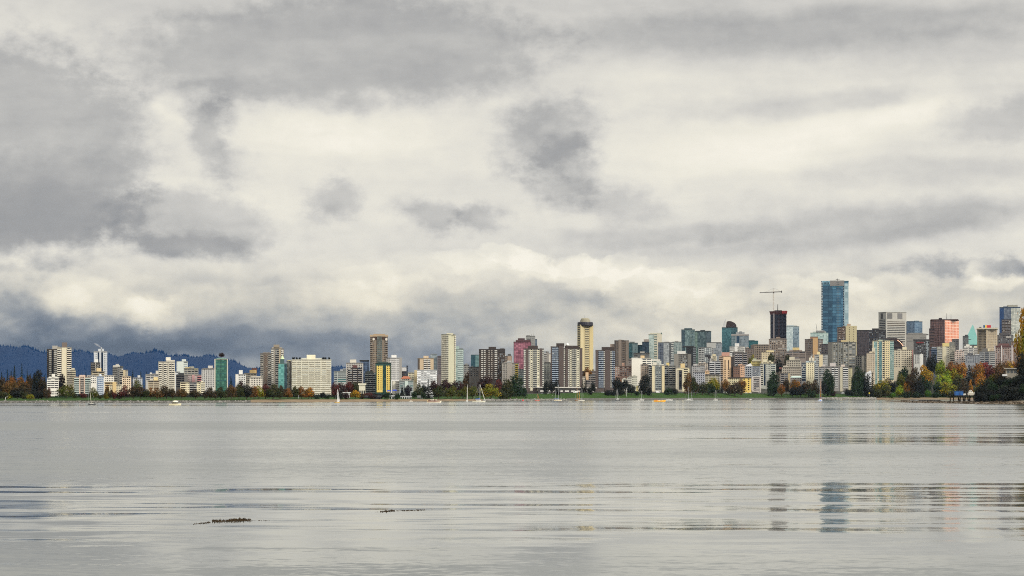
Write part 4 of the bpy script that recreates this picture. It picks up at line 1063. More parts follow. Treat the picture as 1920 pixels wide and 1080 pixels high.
b = bld(1365, 1408.5, 709, 175, 'bright yellow waterfront low-rise with a dark flat roof', (216, 204, 158), nick='the bright yellow low-rise', vis=733, base_py=742, **LOW)
b.W('F', .05, .60, 6, .4, .45, 'grey dark').P('F', .64, 1.0, (244, 206, 92), .3).top(1364, 1409, 707.3, (74, 60, 56), 'roof_slab', d=1.05, off=-.03)
f = b.faces['F']
for v0, i in f.floors():
    for u in (.67, .86): f.el('window', u * f.w, (u + .06) * f.w, v0 + f.fh * .25, v0 + f.fh * .75, .4, glass('dark'))
b = bld(1409.5, 1427, 707, 180, 'white waterfront block with arched dark balcony openings, beside the bright yellow low-rise', (206, 196, 190), vis=732, base_py=742, **LOW)
b.P('F', .0, .16, (212, 202, 194), .6).P('F', .84, 1.0, (214, 204, 196), .6).K('F', .22, .78, (216, 206, 202), .36, .8, 'dark').top(1410, 1427, 705.8, (214, 208, 200), 'roof_edge_slab', d=.3, off=-.02)
b = bld(1424.5, 1455, 682, 280, 'pale grey-green tower with a cream stepped top near the dark poplar', (194, 196, 184), nick='the pale stepped tower', vis=722)
b.K('F', .0, .20, (206, 200, 180), .5, .6).V('F', .26, .36, 'navy').W('F', .40, .64, 3, .5, .5, 'dark grey teal').K('F', .68, .96, (200, 204, 192), .45, .8, 'grey').top(1428, 1450, 678.5, (216, 204, 166)).top(1431, 1439, 674, (226, 216, 180)).top(1441, 1446, 676, (214, 206, 176)).clutter(2)
b = bld(1407.5, 1442, 647, 680, 'brown office block with a gridded concrete front and a darker flank', (150, 134, 118), nick='the brown gridded office', vis=676, **OFF)
b.W('F', .24, .98, 8, .55, .6, 'dark dark brown').P('F', 0, .2, (108, 96, 88), .3).top(1411, 1441, 645.5, (140, 124, 110), d=.9).clutter(3)
b = bld(1394, 1412, 653, 640, 'mauve-brown low tower beside the brown gridded office', (130, 116, 108), vis=680)
b.W('F', .05, .95, 5, .5, .5, 'dark brown grey').top(1399, 1404, 651, (180, 160, 140)).clutter(1)
b = bld(1428, 1444, 660, 520, 'cream hillside house with a pale yellow roof box near the olive trees', (214, 196, 156), vis=676, **HSE)
b.W('F', .1, .9, 4, .4, .4).top(1437, 1451, 657, (226, 206, 150))
# --- downtown skyline
b = bld(1353.5, 1383, 614, 1080, 'dark teal glass tower with a white pointed fin and a black angled crown', (40, 84, 92), nick='the finned teal tower', vis=662, **CON)
b.G('F', .0, .62, (60, 128, 138), (30, 84, 96), (40, 92, 100), 2.6, metal=.45).G('F', .64, 1.0, (40, 96, 110), (18, 60, 74), (80, 116, 120), 2.6, metal=.45)
s_ = b.s; f = b.faces['F']
fin = MB()
def P_(px, py, y, b=b): return ((px - b.cxm) * b.s, y, (HY - py) * b.s + EYE - b.z0)
fin.add([P_(1354, 614.5, .5), P_(1360.5, 614.5, .5), P_(1360.8, 597, .5), P_(1357.5, 604, .5), P_(1354, 614.5, 9), P_(1360.5, 614.5, 9), P_(1360.8, 597, 9), P_(1357.5, 604, 9)], [(0, 1, 2, 3), (7, 6, 5, 4), (0, 3, 7, 4), (3, 2, 6, 7), (2, 1, 5, 6), (1, 0, 4, 5)])
fin.build('fin', wall_mat((196, 196, 196)), b.root)
cr = MB(); poly = [(1361, 613), (1362.5, 603), (1366, 601.8), (1371, 602.2), (1377.5, 605.5), (1380.5, 609), (1381.5, 621), (1376, 621), (1373, 614)]
n_ = len(poly); cr.add([P_(x, y, 1) for x, y in poly] + [P_(x, y, 16) for x, y in poly], [tuple(range(n_)), tuple(range(2 * n_ - 1, n_ - 1, -1))] + [(i, n_ + i, n_ + (i + 1) % n_, (i + 1) % n_) for i in range(n_)])
cr.build('crown', wall_mat((66, 50, 50)), b.root)
b = bld(1371.5, 1404, 629, 980, 'blue-grey office tower with an overhanging flat roof', (128, 142, 150), nick='the flat-roofed blue-grey office', vis=658, **OFF)
b.G('F', .0, .22, (96, 132, 142), (50, 84, 96), (150, 156, 158), 2.4, metal=.35).G('F', .30, .46, (34, 84, 120), (16, 50, 84), (40, 70, 96), 2.4).G('F', .50, 1.0, (120, 140, 150), (60, 84, 100), (160, 166, 168), 2.4, metal=.35).top(1371, 1404.5, 626.5, (166, 160, 156), 'roof_slab', d=1.06, off=-.03).top(1380, 1396, 622.5, (150, 154, 156)).top(1386, 1391, 620.8, (150, 154, 156))
b = bld(1403, 1421.5, 639, 1060, 'low teal glass wing sticking out behind the blue-grey office tower', (30, 96, 104), vis=652, **OFF)
b.G('F', .0, 1.0, (34, 118, 124), (14, 82, 92), (20, 80, 88), 4, metal=.4).top(1404, 1415, 637.5, (110, 130, 130))
b = bld(1444.5, 1474.5, 588, 1240, 'unfinished tower with bare dark floor slabs and a red flared top deck', (34, 40, 62), name='unfinished_tower', cat='unfinished tower', nick='the unfinished tower', vis=636, fp=2.6, parapet=False)
b.slab('F', -.03, 1.03, (84, 90, 108), .8, .18).G('F', .0, .20, (40, 92, 140), (18, 46, 84), (24, 34, 60), 2.4, top=.62).G('F', .66, .92, (26, 90, 150), (16, 56, 104), (20, 40, 72), 3, top=.56).G('F', .44, .62, (70, 140, 170), (40, 100, 130), (30, 60, 80), 3, top=.40)
b.P('F', .16, .26, (150, 140, 140), 1.6, 1.02, 'hoist_track', .3).P('F', .47, .57, (84, 44, 50), .5, .93, 'lift_shaft', .35)
f = b.faces['F']
for q in range(5): f.el('column', (q * .24 + .01) * f.w, (q * .24 + .04) * f.w, f.h * .5, f.h, .9, wall_mat((70, 66, 76)))
dk = MB(); w0 = 15 * b.s
dk.loft([[(-w0, -1, b.H - 2), (w0, -1, b.H - 2), (w0, 26, b.H - 2), (-w0, 26, b.H - 2)], [(-w0 * 1.12, -3, b.H + 5), (w0 * 1.12, -3, b.H + 5), (w0 * 1.12, 28, b.H + 5), (-w0 * 1.12, 28, b.H + 5)]])
dk.build('top_deck', wall_mat((96, 52, 52)), b.root)
b.top(1466, 1475.5, 582.8, (190, 50, 50), 'safety_screen', d=.05, front=-3.6, bot=588).top(1452, 1466, 581.5, (70, 56, 60), 'core_wall').mast(1458.3, 570, 583, .9, (44, 44, 54), 'concrete_boom').clutter(3)
UNF = b
b = bld(1474.5, 1498.5, 612, 1120, 'pale silvery glass tower beside the unfinished tower', (170, 190, 194), nick='the silvery glass tower', vis=656, **CON)
b.G('F', .0, .50, (206, 222, 220), (150, 176, 180), (150, 170, 172), 2.6, metal=.35).G('F', .52, 1.0, (124, 152, 166), (70, 100, 120), (140, 160, 168), 2.6, metal=.35).top(1475, 1489, 609.5, (176, 190, 192)).top(1489, 1495, 610.5, (96, 116, 126))
b = bld(1441.5, 1475, 636, 720, 'taupe tower with a chequer of pale and dark windows below the unfinished tower', (150, 134, 120), nick='the chequered taupe tower', vis=674)
b.W('F', .04, .98, 8, .52, .55, 'dark dark pale brown blind').top(1455, 1463, 631.5, (150, 130, 112)).top(1444, 1474, 634.5, (140, 124, 110)).clutter(3)
b = bld(1473, 1511, 659, 620, 'low mauve office block with a yellow-tan roof box beside the chequered taupe tower', (152, 138, 130), vis=676, **OFF)
b.B('F', .02, .98, .45, 'dark grey brown', 3, .03).top(1486, 1499, 651.5, (216, 190, 120)).top(1480, 1504, 656, (160, 144, 134))
b = bld(1509, 1543, 636, 700, 'grey-brown tower with a flat tan middle panel', (120, 106, 98), nick='the tan-panelled tower', vis=668)
b.W('F', .03, .42, 6, .55, .55, 'dark brown grey').P('F', .44, .72, (206, 162, 106), .9, 1.03, 'tan_panel').W('F', .76, .98, 3, .6, .55, 'pale dark blind').top(1519, 1534, 631, (150, 112, 84)).clutter(2)
b = bld(1519.5, 1553, 624, 1040, 'pale green glass block with a domed roofline below the tallest tower', (160, 190, 180), vis=650, **CON)
b.G('F', .0, 1.0, (176, 206, 196), (110, 150, 146), (190, 206, 196), 3, metal=.35).top(1524, 1549, 621.5, (176, 186, 180)).top(1530, 1546, 619.5, (150, 150, 150)).mast(1532, 606, 620, .5, (110, 110, 110), 'crane_arm', 1530)
b = bld(1540, 1591, 527, 1180, 'tallest tower of the skyline, blue glass with a paler right-hand bay'.replace(' right-hand', ' glass'), (60, 120, 150), name='skyscraper', cat='skyscraper', nick='the tallest blue glass tower', vis=656, fp=3.1)
b.G('F', .05, .40, (44, 104, 140), (22, 60, 92), (26, 66, 98), 14, ph=6.2, metal=.5, top=.95, mort=.5).G('F', .41, .80, (62, 132, 172), (28, 80, 120), (32, 84, 120), 10, ph=6.2, metal=.5, top=.93, out=.9, mort=.5).G('F', .84, 1.0, (160, 190, 198), (110, 150, 164), (130, 164, 174), 6, ph=6.2, metal=.45, top=.975, mort=.4)
b.G('F', .02, .34, (110, 170, 196), (70, 130, 160), (70, 120, 150), 3.4, metal=.4, top=1.0, lo=.965, out=.5, name='glass_parapet')
b.K('F', .0, .05, (170, 190, 200), .4, 1.4, 'navy').V('F', .80, .84, 'navy').slab('F', .80, .845, (150, 170, 180), .5, .3).slab('F', .57, .66, (110, 120, 126), 1.2, .18)
b.top(1556, 1583, 526, (140, 136, 134), bot=536, front=-.6).top(1583, 1590, 526.4, (96, 104, 112), d=.3)
b.mast(1570, 521.5, 527, .8, (60, 60, 66)); b.mast(1567, 523, 523, .6, (60, 60, 66), 'roof_crane', 1574.8)
for q in range(5): b.top(1542 + q * 2.7, 1543.4 + q * 2.7, 529.3, (40, 62, 80), 'roof_notch', d=.06, front=-1.0, bot=532.6)
TALL = b
b = bld(1570, 1606.5, 613, 790, 'two-tone tower, brown balconies on one half and a blank yellow-cream wall on the other', (112, 92, 82), nick='the two-tone tower', vis=662)
b.K('F', .04, .40, (150, 130, 118), .42, .8, 'brown', n=2, gap=.04).P('F', .43, 1.0, (202, 188, 142), 1.0, 1.02, 'cream_wall').top(1588, 1595, 607, (190, 160, 130)).top(1580, 1585, 611, (120, 100, 92))
f = b.faces['F']
for v0, i in f.floors():
    for u in (.60, .82): f.el('window', u * f.w, (u + .04) * f.w, v0 + f.fh * .35, v0 + f.fh * .7, 1.1, glass('brown'))
b = bld(1552.5, 1605.5, 642, 430, 'big grey concrete slab tower with columns of white windows', (136, 134, 124), nick='the big concrete slab', name='apartment_slab', cat='apartment slab', vis=690)
b.P('F', .0, .14, (112, 110, 104), .8).W('F', .18, .34, 2, .6, .5, 'dark pale blind grey').W('F', .38, .52, 2, .6, .5, 'dark pale grey').W('F', .56, .70, 2, .7, .5, 'blind pale dark').W('F', .74, .96, 2, .75, .5, 'blind pale dark grey')
for q in (.355, .535, .72): b.P('F', q - .012, q + .012, (150, 148, 138), .8)
b.top(1560, 1600, 640.7, (120, 118, 112), d=.6).top(1577, 1588, 637.5, (206, 182, 126), off=.5, d=.3).clutter(3)
b = bld(1540, 1553, 645, 500, 'dark mauve slab beside the big concrete slab', (96, 88, 88), vis=668)
b.W('F', .1, .9, 4, .5, .5, 'dark grey navy')
b = bld(1603, 1627, 667, 440, 'grey block with white vertical piers below the blue billboard', (150, 148, 142), vis=690, **LOW)
b.W('F', .06, .5, 3, .5, .6, 'dark').P('F', .55, .70, (196, 190, 178), .5).W('F', .74, .96, 2, .5, .6, 'dark grey').clutter(1)
b = bld(1527, 1552, 665, 440, 'pale grey block with a cream centre strip behind the cream corner tower', (176, 176, 172), vis=690)
b.W('F', .02, .34, 4, .55, .5, 'dark navy pale').P('F', .36, .62, (226, 206, 160), .6).W('F', .66, .98, 4, .55, .5, 'dark grey pale').top(1532, 1537.5, 659.5, (232, 210, 150)).top(1520, 1528, 666, (216, 216, 212), d=.4)
b = bld(1503, 1534, 680, 250, 'cream corner tower with a grey balconied flank and a stepped white top', (176, 180, 180), nick='the cream corner tower', vis=714)
b.K('F', .0, .24, (150, 156, 160), .42, 1.0, 'navy').P('F', .28, .76, (236, 224, 184), 1.0, 1.0, 'cream_wall').K('F', .80, 1.0, (190, 194, 196), .45, 1.0, 'grey')
f = b.faces['F']
for v0, i in f.floors():
    for u in (.40, .52, .64): f.el('window', u * f.w, (u + .05) * f.w, v0 + f.fh * .3, v0 + f.fh * .7, 1.1, glass('brown'))
b.top(1511, 1530, 676.5, (180, 196, 200)).top(1517, 1526, 670.5, (226, 216, 190)).top(1520, 1523, 668, (216, 212, 200))
b = bld(1474.5, 1501.5, 675.5, 360, 'terraced concrete block with bands of dark windows and a square roof box', (186, 178, 160), nick='the terraced concrete block', vis=700, **LOW)
b.W('F', .04, .96, 6, .66, .45, 'dark dark brown').top(1480, 1490, 669, (206, 198, 174)).top(1490, 1500, 673, (170, 162, 146))
b = bld(1466, 1503.5, 688.5, 300, 'lower wide concrete wing stepping down in front of the terraced concrete block', (182, 172, 156), vis=708, **LOW)
b.W('F', .04, .96, 9, .62, .42, 'dark dark brown').top(1468, 1478, 685.5, (196, 186, 168)).top(1461, 1469, 692, (190, 110, 100), d=.4)
b = bld(1463, 1481, 700, 245, 'weathered grey terrace with a tan corner among the waterfront trees', (150, 142, 136), vis=726, **LOW)
b.B('F', .04, .80, .45, 'dark grey', 2, .05).P('F', .84, .98, (212, 186, 130), .5)
b = bld(1482, 1503.5, 708, 215, 'low block with a pale green sloping roof by the orange waterfront trees', (150, 140, 132), vis=722, parapet=False, **LOW)
b.W('F', .05, .95, 6, .5, .5)
g_ = MB(); w_ = 11 * b.s; g_.loft([[(-w_, -1, b.H), (w_, -1, b.H), (w_, 14, b.H), (-w_, 14, b.H)], [(-w_ * .72, 3, b.H + 3.2 * b.s), (w_ * .72, 3, b.H + 3.2 * b.s), (w_ * .72, 11, b.H + 3.2 * b.s), (-w_ * .72, 11, b.H + 3.2 * b.s)]])
g_.build('roof', wall_mat((190, 212, 202)), b.root)
b = bld(1535, 1591, 688, 205, 'wide white balconied waterfront block behind the dark poplar', (158, 154, 150), nick='the wide white balconied block', name='apartment_slab', cat='apartment slab', vis=727, base_py=741)
b.K('F', .02, .18, (170, 168, 166), .45, .8, 'grey').K('F', .42, .66, (222, 222, 220), .46, 1.2, 'dark', n=2, gap=.03).P('F', .72, .80, (206, 198, 170), 1.2).K('F', .82, .98, (224, 224, 222), .46, 1.2, 'dark').K('F', .22, .38, (180, 176, 172), .45, .8, 'grey')
b.top(1542, 1547.5, 683.5, (206, 196, 192)).top(1556, 1567, 680.5, (206, 196, 192)).top(1577, 1584, 683.5, (216, 200, 186)).top(1540, 1588, 686.5, (140, 134, 130), d=.7)
b = bld(1590, 1598, 690, 225, 'narrow cream stair tower with small windows at the end of the wide white balconied block', (206, 196, 150), vis=728, **LOW)
b.W('F', .15, .85, 2, .5, .5, 'dark grey')
b = bld(1606, 1630, 619.5, 840, 'dark steel-framed block under scaffolding with a plain blue billboard on its front', (58, 54, 60), vis=668, **OFF)
b.G('F', .0, 1.0, (72, 62, 66), (40, 36, 44), (100, 78, 76), 3.2, metal=.2).P('F', .10, .66, (16, 50, 100), 1.2, .46, 'billboard', .24).top(1606, 1628, 618.5, (70, 66, 68))
b = bld(1624.5, 1661, 619, 870, 'dark checkered office block beside the pale grey slab tower', (70, 66, 68), vis=662, **OFF)
b.W('F', .04, .58, 7, .55, .55, 'dark pale dark navy').W('F', .64, .96, 3, .6, .5, 'dark pale grey').top(1635, 1648, 615.5, (62, 58, 62)).top(1617, 1636, 618.8, (110, 106, 104), d=.4)
b = bld(1647, 1699.5, 585, 1180, 'broad pale grey concrete slab tower with long dark window bands and two roof vents panels'.replace(' two roof vents panels', ' grey roof panels'), (184, 180, 170), xc=1661.5, nick='the pale grey slab tower', vis=656, fp=3.3, **OFF)
b.B('R', .05, .93, .42, 'dark brown', 1, .01, 0, 5).B('L', .12, .88, .5, 'dark', 1, .01, 0, 4).P('R', .05, .30, (120, 118, 116), .3, .985, 'roof_panel', .90).P('R', .56, .80, (130, 128, 128), .3, .985, 'roof_panel', .90).P('L', .3, .6, (96, 94, 94), .3, .985, 'roof_panel', .90)
b = bld(1699, 1729.5, 603, 1240, 'blue glass tower with a slanted top next to the pale grey slab tower', (84, 116, 146), vis=634, **CON)
b.G('F', .0, .50, (72, 104, 136), (36, 60, 92), (120, 140, 160), 2.8, metal=.45).G('F', .52, 1.0, (110, 150, 184), (60, 100, 140), (130, 156, 180), 2.8, metal=.45).top(1714, 1723, 601, (120, 150, 170)).top(1700, 1716, 601.8, (84, 112, 140))
b = bld(1699, 1737, 626, 1000, 'low blank grey podium block below the blue slanted tower', (150, 146, 140), vis=648, **OFF)
b.B('F', .02, .98, .3, 'grey dark', 3, .03, .2, 2).top(1702, 1731, 624, (150, 148, 144)).top(1733, 1741, 628, (110, 106, 104))
b = bld(1713, 1743, 638, 760, 'dark glass block with white window columns and a red crane mast against it', (86, 84, 84), vis=672, **OFF)
b.W('F', .1, .98, 7, .55, .6, 'dark pale grey dark').V('F', .78, .92, 'pale').top(1712, 1742, 636, (70, 70, 74)).mast(1725.5, 640, 656, .9, (150, 44, 48), 'red_mast').top(1718, 1732, 641, (150, 50, 50), 'red_beam', d=.04, front=-1, bot=643.5)
b = bld(1660.5, 1692, 640, 830, 'dark brown block with a sloping side edged by orange lights', (74, 58, 60), vis=656, parapet=False, **OFF)
b.B('F', .04, .96, .4, 'brown dark', 1)
g_ = MB(); g_.add([P_(1660, 640.3, 0, b), P_(1691, 640.3, 0, b), P_(1681, 634, 0, b), P_(1660, 634, 0, b), P_(1660, 640.3, 22, b), P_(1691, 640.3, 22, b), P_(1681, 634, 22, b), P_(1660, 634, 22, b)], [(0, 1, 2, 3), (7, 6, 5, 4), (1, 5, 6, 2), (2, 6, 7, 3), (3, 7, 4, 0)])
g_.build('sloping_roof', wall_mat((70, 54, 56)), b.root)
lamp_m = bpy.data.materials.new('orange_lamp'); lamp_m.use_nodes = True
lb = lamp_m.node_tree.nodes['Principled BSDF']; lb.inputs['Emission Color'].default_value = (1, .36, .08, 1); lb.inputs['Emission Strength'].default_value = 1.6
for q in range(5): b.top(1683 + q * 2.2, 1684.6 + q * 2.2, 637.5 + q * 2.2, None, 'lamp', d=.05, front=-1.2, bot=639 + q * 2.2, mat=lamp_m)
b = bld(1636, 1676, 639, 350, 'cream and teal tower with a green glass bay and stepped gable top', (222, 208, 170), nick='the cream and teal tower', vis=712)
b.G('F', .06, .22, (120, 186, 180), (60, 120, 124), (190, 196, 180), 2.4, metal=.25).G('F', .30, .44, (80, 150, 156), (40, 96, 106), (150, 170, 164), 2.4, metal=.25).W('F', .24, .29, 1, .8, .55, 'dark').P('F', .58, .80, (238, 218, 164), .9, 1.0).W('F', .46, .57, 1, .8, .5, 'dark navy').K('F', .82, 1.0, (176, 204, 196), .5, .8, 'teal')
f = b.faces['F']
for v0, i in f.floors():
    for u in (.62, .71): f.el('window', u * f.w, (u + .05) * f.w, v0 + f.fh * .3, v0 + f.fh * .7, 1.0, glass('grey'))
b.top(1646, 1655, 637, (186, 206, 180)).top(1658, 1668, 636.8, (140, 190, 190), mat=curtain_mat((150, 196, 190), metal=.2)).clutter(2)
b = bld(1625, 1641, 662, 335, 'cream stepped wing joined to the cream and teal tower', (214, 196, 168), vis=706)
b.W('F', .05, .95, 4, .5, .5, 'dark grey brown').top(1630, 1640, 659, (216, 200, 170)).top(1635, 1641, 652, (216, 204, 176))
b = bld(1622, 1634, 700, 260, 'white gable-roofed house front among the dark poplars', (224, 226, 230), vis=718, parapet=False, **HSE)
b.W('F', .2, .8, 2, .3, .4)
g_ = MB(); w_ = 6.2 * b.s; g_.add([(-w_, -.5, b.H), (w_, -.5, b.H), (w_, 10, b.H), (-w_, 10, b.H), (w_ * .8, -.5, b.H + 5.5 * b.s), (w_ * .8, 10, b.H + 5.5 * b.s)], [(0, 1, 4), (1, 2, 5, 4), (2, 3, 5), (3, 0, 4, 5), (0, 3, 2, 1)])
g_.build('roof', wall_mat((226, 228, 232)), b.root)
b = bld(1675, 1712, 656, 380, 'cream block with a neat grid of dark square windows and a small roof box', (212, 200, 174), nick='the cream grid block', vis=690)
b.W('F', .04, .36, 4, .5, .5, 'dark grey').W('F', .40, .95, 6, .5, .5, 'dark brown').P('F', .955, 1.0, (186, 120, 116), .5).top(1692, 1700, 650.5, (222, 212, 178)).top(1683, 1690, 654, (190, 184, 166)).clutter(2)
b = bld(1714, 1731, 664, 360, 'small white block with dark balcony slots beside the cream grid block', (200, 200, 196), vis=684, **LOW)
b.W('F', .06, .6, 3, .6, .5, 'dark dark navy').P('F', .66, .98, (222, 222, 218), .5).clutter(1)
b = bld(1744, 1798, 599, 1190, 'square office tower, red-brown glass on one face, painted sunset-orange glow on the other', (110, 78, 74), xc=1771.5, nick='the copper-orange office tower', vis=668, fp=3.3, **OFF)
b.G('L', .0, 1.0, (156, 108, 104), (112, 78, 78), (74, 54, 56), 4.2, ph=5.0, metal=.2, mort=.5).G('R', .0, 1.0, (255, 132, 74), (236, 104, 60), (250, 190, 160), 5.6, ph=6.0, metal=.1, mort=.7)  # reflected sunset glow is put into the orange pane colours
b.top(1745, 1797, 598, (96, 66, 64), d=.8).mast(1775, 586, 598, .5).mast(1783, 588, 598, .4).top(1760, 1766, 595.5, (60, 52, 52))
b = bld(1742, 1752, 616, 1150, 'narrow red-brown wing stepping down from the copper-orange office tower', (104, 78, 76), vis=660, **OFF)
b.B('F', .0, 1, .4, 'dark brown', 1)
b = bld(1757, 1791, 650, 440, 'cream and grey tower with ribbed balconies and a yellow roof box', (196, 190, 168), nick='the yellow-capped cream tower', vis=680)
b.K('F', .02, .28, (206, 204, 192), .48, .8, 'dark').P('F', .30, .50, (216, 206, 172), .6).W('F', .52, .66, 2, .5, .5).K('F', .70, .98, (206, 200, 180), .48, .8, 'dark').top(1767, 1780, 643, (222, 200, 122)).top(1780, 1790, 641, (130, 130, 122)).clutter(2)
b = bld(1746, 1758, 652, 640, 'slate blue block with a pale roof line beside the dark hillside tree', (96, 110, 136), vis=668, **OFF)
b.B('F', .0, 1, .5, 'navy grey', 1).top(1747, 1756, 650.5, (186, 196, 206))
b = bld(1785, 1798, 636, 900, 'dark grey curved-roof tower at the foot of the copper-orange office tower', (110, 106, 106), vis=662)
b.W('F', .05, .95, 4, .5, .5)
py_ = bld(1805.5, 1834, 646, 1130, 'pale turquoise copper-roofed tower with a steep pyramid roof', (120, 124, 120), name='pyramid_tower', cat='pyramid-roofed tower', nick='the turquoise pyramid', vis=660, parapet=False)
py_.W('F', .05, .95, 6, .5, .5, 'dark grey')
g_ = MB(); yy = 12.0
def Q_(px, pyy, y): return P_(px, pyy, y, py_)
g_.loft([[Q_(1806, 646.3, -1), Q_(1836, 646.3, -1), Q_(1836, 646.3, 26), Q_(1806, 646.3, 26)], [Q_(1821.2, 613, 11), Q_(1826, 613, 11), Q_(1826, 613, 14), Q_(1821.2, 613, 14)], [Q_(1823.2, 609, 12.4), Q_(1824.2, 609, 12.4), Q_(1824.2, 609, 12.8), Q_(1823.2, 609, 12.8)]])
cop = ground_mat('green_copper', [(.3, (.16, .38, .35)), (.7, (.26, .50, .46))], .06, .5)
g_.build('pyramid_roof', cop, py_.root)
dz_ = MB(); dz_.add([Q_(1812, 637, 2), Q_(1825, 628.5, 8.4), Q_(1821, 637, 2), Q_(1812, 637, 6), Q_(1825, 628.5, 10.4), Q_(1821, 637, 6)], [(0, 2, 1), (3, 4, 5), (0, 1, 4, 3), (1, 2, 5, 4), (2, 0, 3, 5)])
dz_.build('dormer', wall_mat((52, 70, 72)), py_.root)
b = bld(1805, 1816, 630, 1040, 'dark grey faceted tower partly hiding the turquoise pyramid', (92, 94, 92), vis=654, **OFF)
b.G('F', .0, 1.0, (110, 114, 112), (52, 56, 58), (130, 130, 124), 2.6, metal=.25).top(1809, 1815, 627.5, (80, 84, 86))
b = bld(1832, 1870, 617, 940, 'beige ribbed hotel tower with a blue, yellow and red sign on its overhanging roof', (196, 176, 144), xc=1849.5, name='hotel_tower', cat='hotel tower', nick='the beige hotel tower', vis=660)
b.W('L', .04, .98, 7, .5, .7, 'dark brown').W('R', .06, .96, 5, .38, .7, 'brown grey').top(1831, 1871, 614.5, (206, 194, 168), 'roof_slab', d=1.08, off=-.04).top(1836, 1840, 612.5, (70, 68, 70))
for x0, x1, c in ((1843.6, 1847, (30, 96, 150)), (1847, 1850, (236, 196, 60)), (1850, 1858, (226, 40, 52))): b.top(x0, x1, 609.3, c, 'sign_panel', d=.08, off=.3, bot=614.6)
b = bld(1790, 1807, 658, 420, 'pinkish white low tower with two roof boxes near the autumn trees', (210, 190, 178), vis=680, **LOW)
b.W('F', .05, .95, 5, .55, .5, 'dark brown pale').top(1793, 1798, 656, (222, 200, 186)).top(1800, 1804, 655, (200, 180, 170))
b = bld(1805, 1833, 652, 460, 'white stepped terrace block below the turquoise pyramid', (216, 214, 206), nick='the white stepped terrace', vis=682, **LOW)
b.K('F', .0, .35, (222, 218, 210), .5, .8, 'dark').K('F', .42, .70, (206, 204, 200), .5, .8, 'dark').K('F', .76, 1, (216, 210, 200), .5, .8, 'dark').top(1808, 1822, 648.5, (222, 220, 212)).top(1811, 1818, 645.5, (222, 218, 204)).top(1826, 1832, 649, (226, 214, 180))
b = bld(1810, 1838, 666, 390, 'blue-grey jumbled block with dark gaps in front of the white stepped terrace', (150, 154, 162), vis=684, **LOW)
b.W('F', .03, .97, 8, .55, .5, 'dark navy grey pale').top(1814, 1824, 662, (90, 92, 100)).top(1828, 1836, 664, (196, 196, 198)).clutter(2)
b = bld(1836, 1866, 659, 420, 'grey balcony block with a cream roof box below the beige hotel tower', (160, 158, 154), vis=686, **LOW)
b.K('F', .02, .30, (176, 178, 180), .45, .8, 'dark').K('F', .36, .60, (150, 152, 154), .45, .8, 'navy').K('F', .70, .98, (190, 188, 182), .45, .8, 'grey').top(1841, 1852, 653, (120, 116, 112)).top(1851, 1855.5, 653.5, (222, 208, 168)).clutter(2)
b = bld(1864.5, 1901, 648, 470, 'pinkish brown tower with white vertical fins and a dark red top band', (170, 146, 138), nick='the pink-brown finned tower', vis=684)
b.W('F', .06, .34, 3, .55, .55, 'dark brown pale').W('F', .42, .86, 5, .55, .5, 'brown pale dark').P('F', .34, .39, (216, 208, 206), .9).P('F', .88, .93, (220, 214, 212), .9).P('F', .0, .05, (206, 198, 196), .9).P('F', .0, 1.0, (104, 60, 58), .5, 1.0, 'top_band', .94).top(1872, 1892, 644, (130, 84, 80))
b = bld(1896, 1912, 640, 560, 'brown tower seen through the golden branches at the picture edge'.replace(' at the picture edge', ' by the shore house'), (150, 124, 108), vis=684)
b.W('F', .05, .95, 5, .5, .5, 'dark brown pale').clutter(1)
b = bld(1870, 1899, 628, 760, 'dark grey tower with a rounded shoulder and one white parapet', (104, 98, 98), nick='the round-shouldered tower', vis=660)
b.W('F', .05, .95, 6, .5, .5, 'dark grey pale').top(1873, 1893, 624, (96, 92, 94)).top(1886, 1896, 631, (206, 200, 192), d=.1, front=-1, bot=633)
b = bld(1874, 1913, 576, 1290, 'blue glass tower with a pale silver bay beside the golden tree', (70, 96, 130), nick='the silver-bayed blue tower', vis=650, **CON)
b.G('F', .0, .20, (30, 80, 150), (16, 56, 116), (20, 60, 120), 3, metal=.35).G('F', .22, .54, (116, 128, 146), (70, 82, 104), (90, 100, 116), 3, metal=.4).G('F', .56, 1.0, (222, 222, 200), (150, 160, 150), (120, 126, 120), 3.4, metal=.3).top(1888, 1908, 571.5, (170, 166, 150)).top(1881, 1890, 574, (110, 120, 136))
b = bld(1878, 1896, 599, 1120, 'dark banded tower standing in front of the silver-bayed blue tower', (90, 84, 88), vis=650)
b.K('F', .04, .96, (140, 134, 134), .4, .8, 'brown', n=3, gap=.04)
b = bld(1912, 1932, 652, 520, 'grey-brown block behind the golden tree at the shore house'.replace(' at the shore house', ' beyond the dark bluff'), (140, 124, 112), vis=690)
b.W('F', .05, .95, 6, .5, .5)
B_[-1].done()
# ================================================================== trees
LEAF = {  # picture colour, words
    'dkgreen': ((30, 44, 26), 'dark green'), 'black': ((20, 28, 20), 'blackish green'), 'fir': ((20, 38, 34), 'dark teal'),
    'olive': ((74, 72, 26), 'olive green'), 'dkolive': ((50, 50, 24), 'dark olive'), 'brown': ((84, 58, 32), 'brown'), 'dkbrown': ((56, 42, 28), 'dark brown'),
    'maroon': ((78, 36, 36), 'maroon'), 'dkmaroon': ((48, 28, 30), 'dark maroon'), 'purple': ((34, 24, 38), 'dark purple'), 'orange': ((142, 90, 30), 'orange'),
    'rust': ((104, 66, 28), 'rusty orange'), 'yellow': ((222, 180, 24), 'bright yellow'), 'gold': ((150, 108, 26), 'golden'), 'lime': ((116, 122, 26), 'lime green'),
    'red': ((120, 44, 40), 'red'), 'yolive': ((112, 100, 24), 'yellowish olive'), 'grass': ((66, 92, 24), 'fresh green')}
leafmats = {}
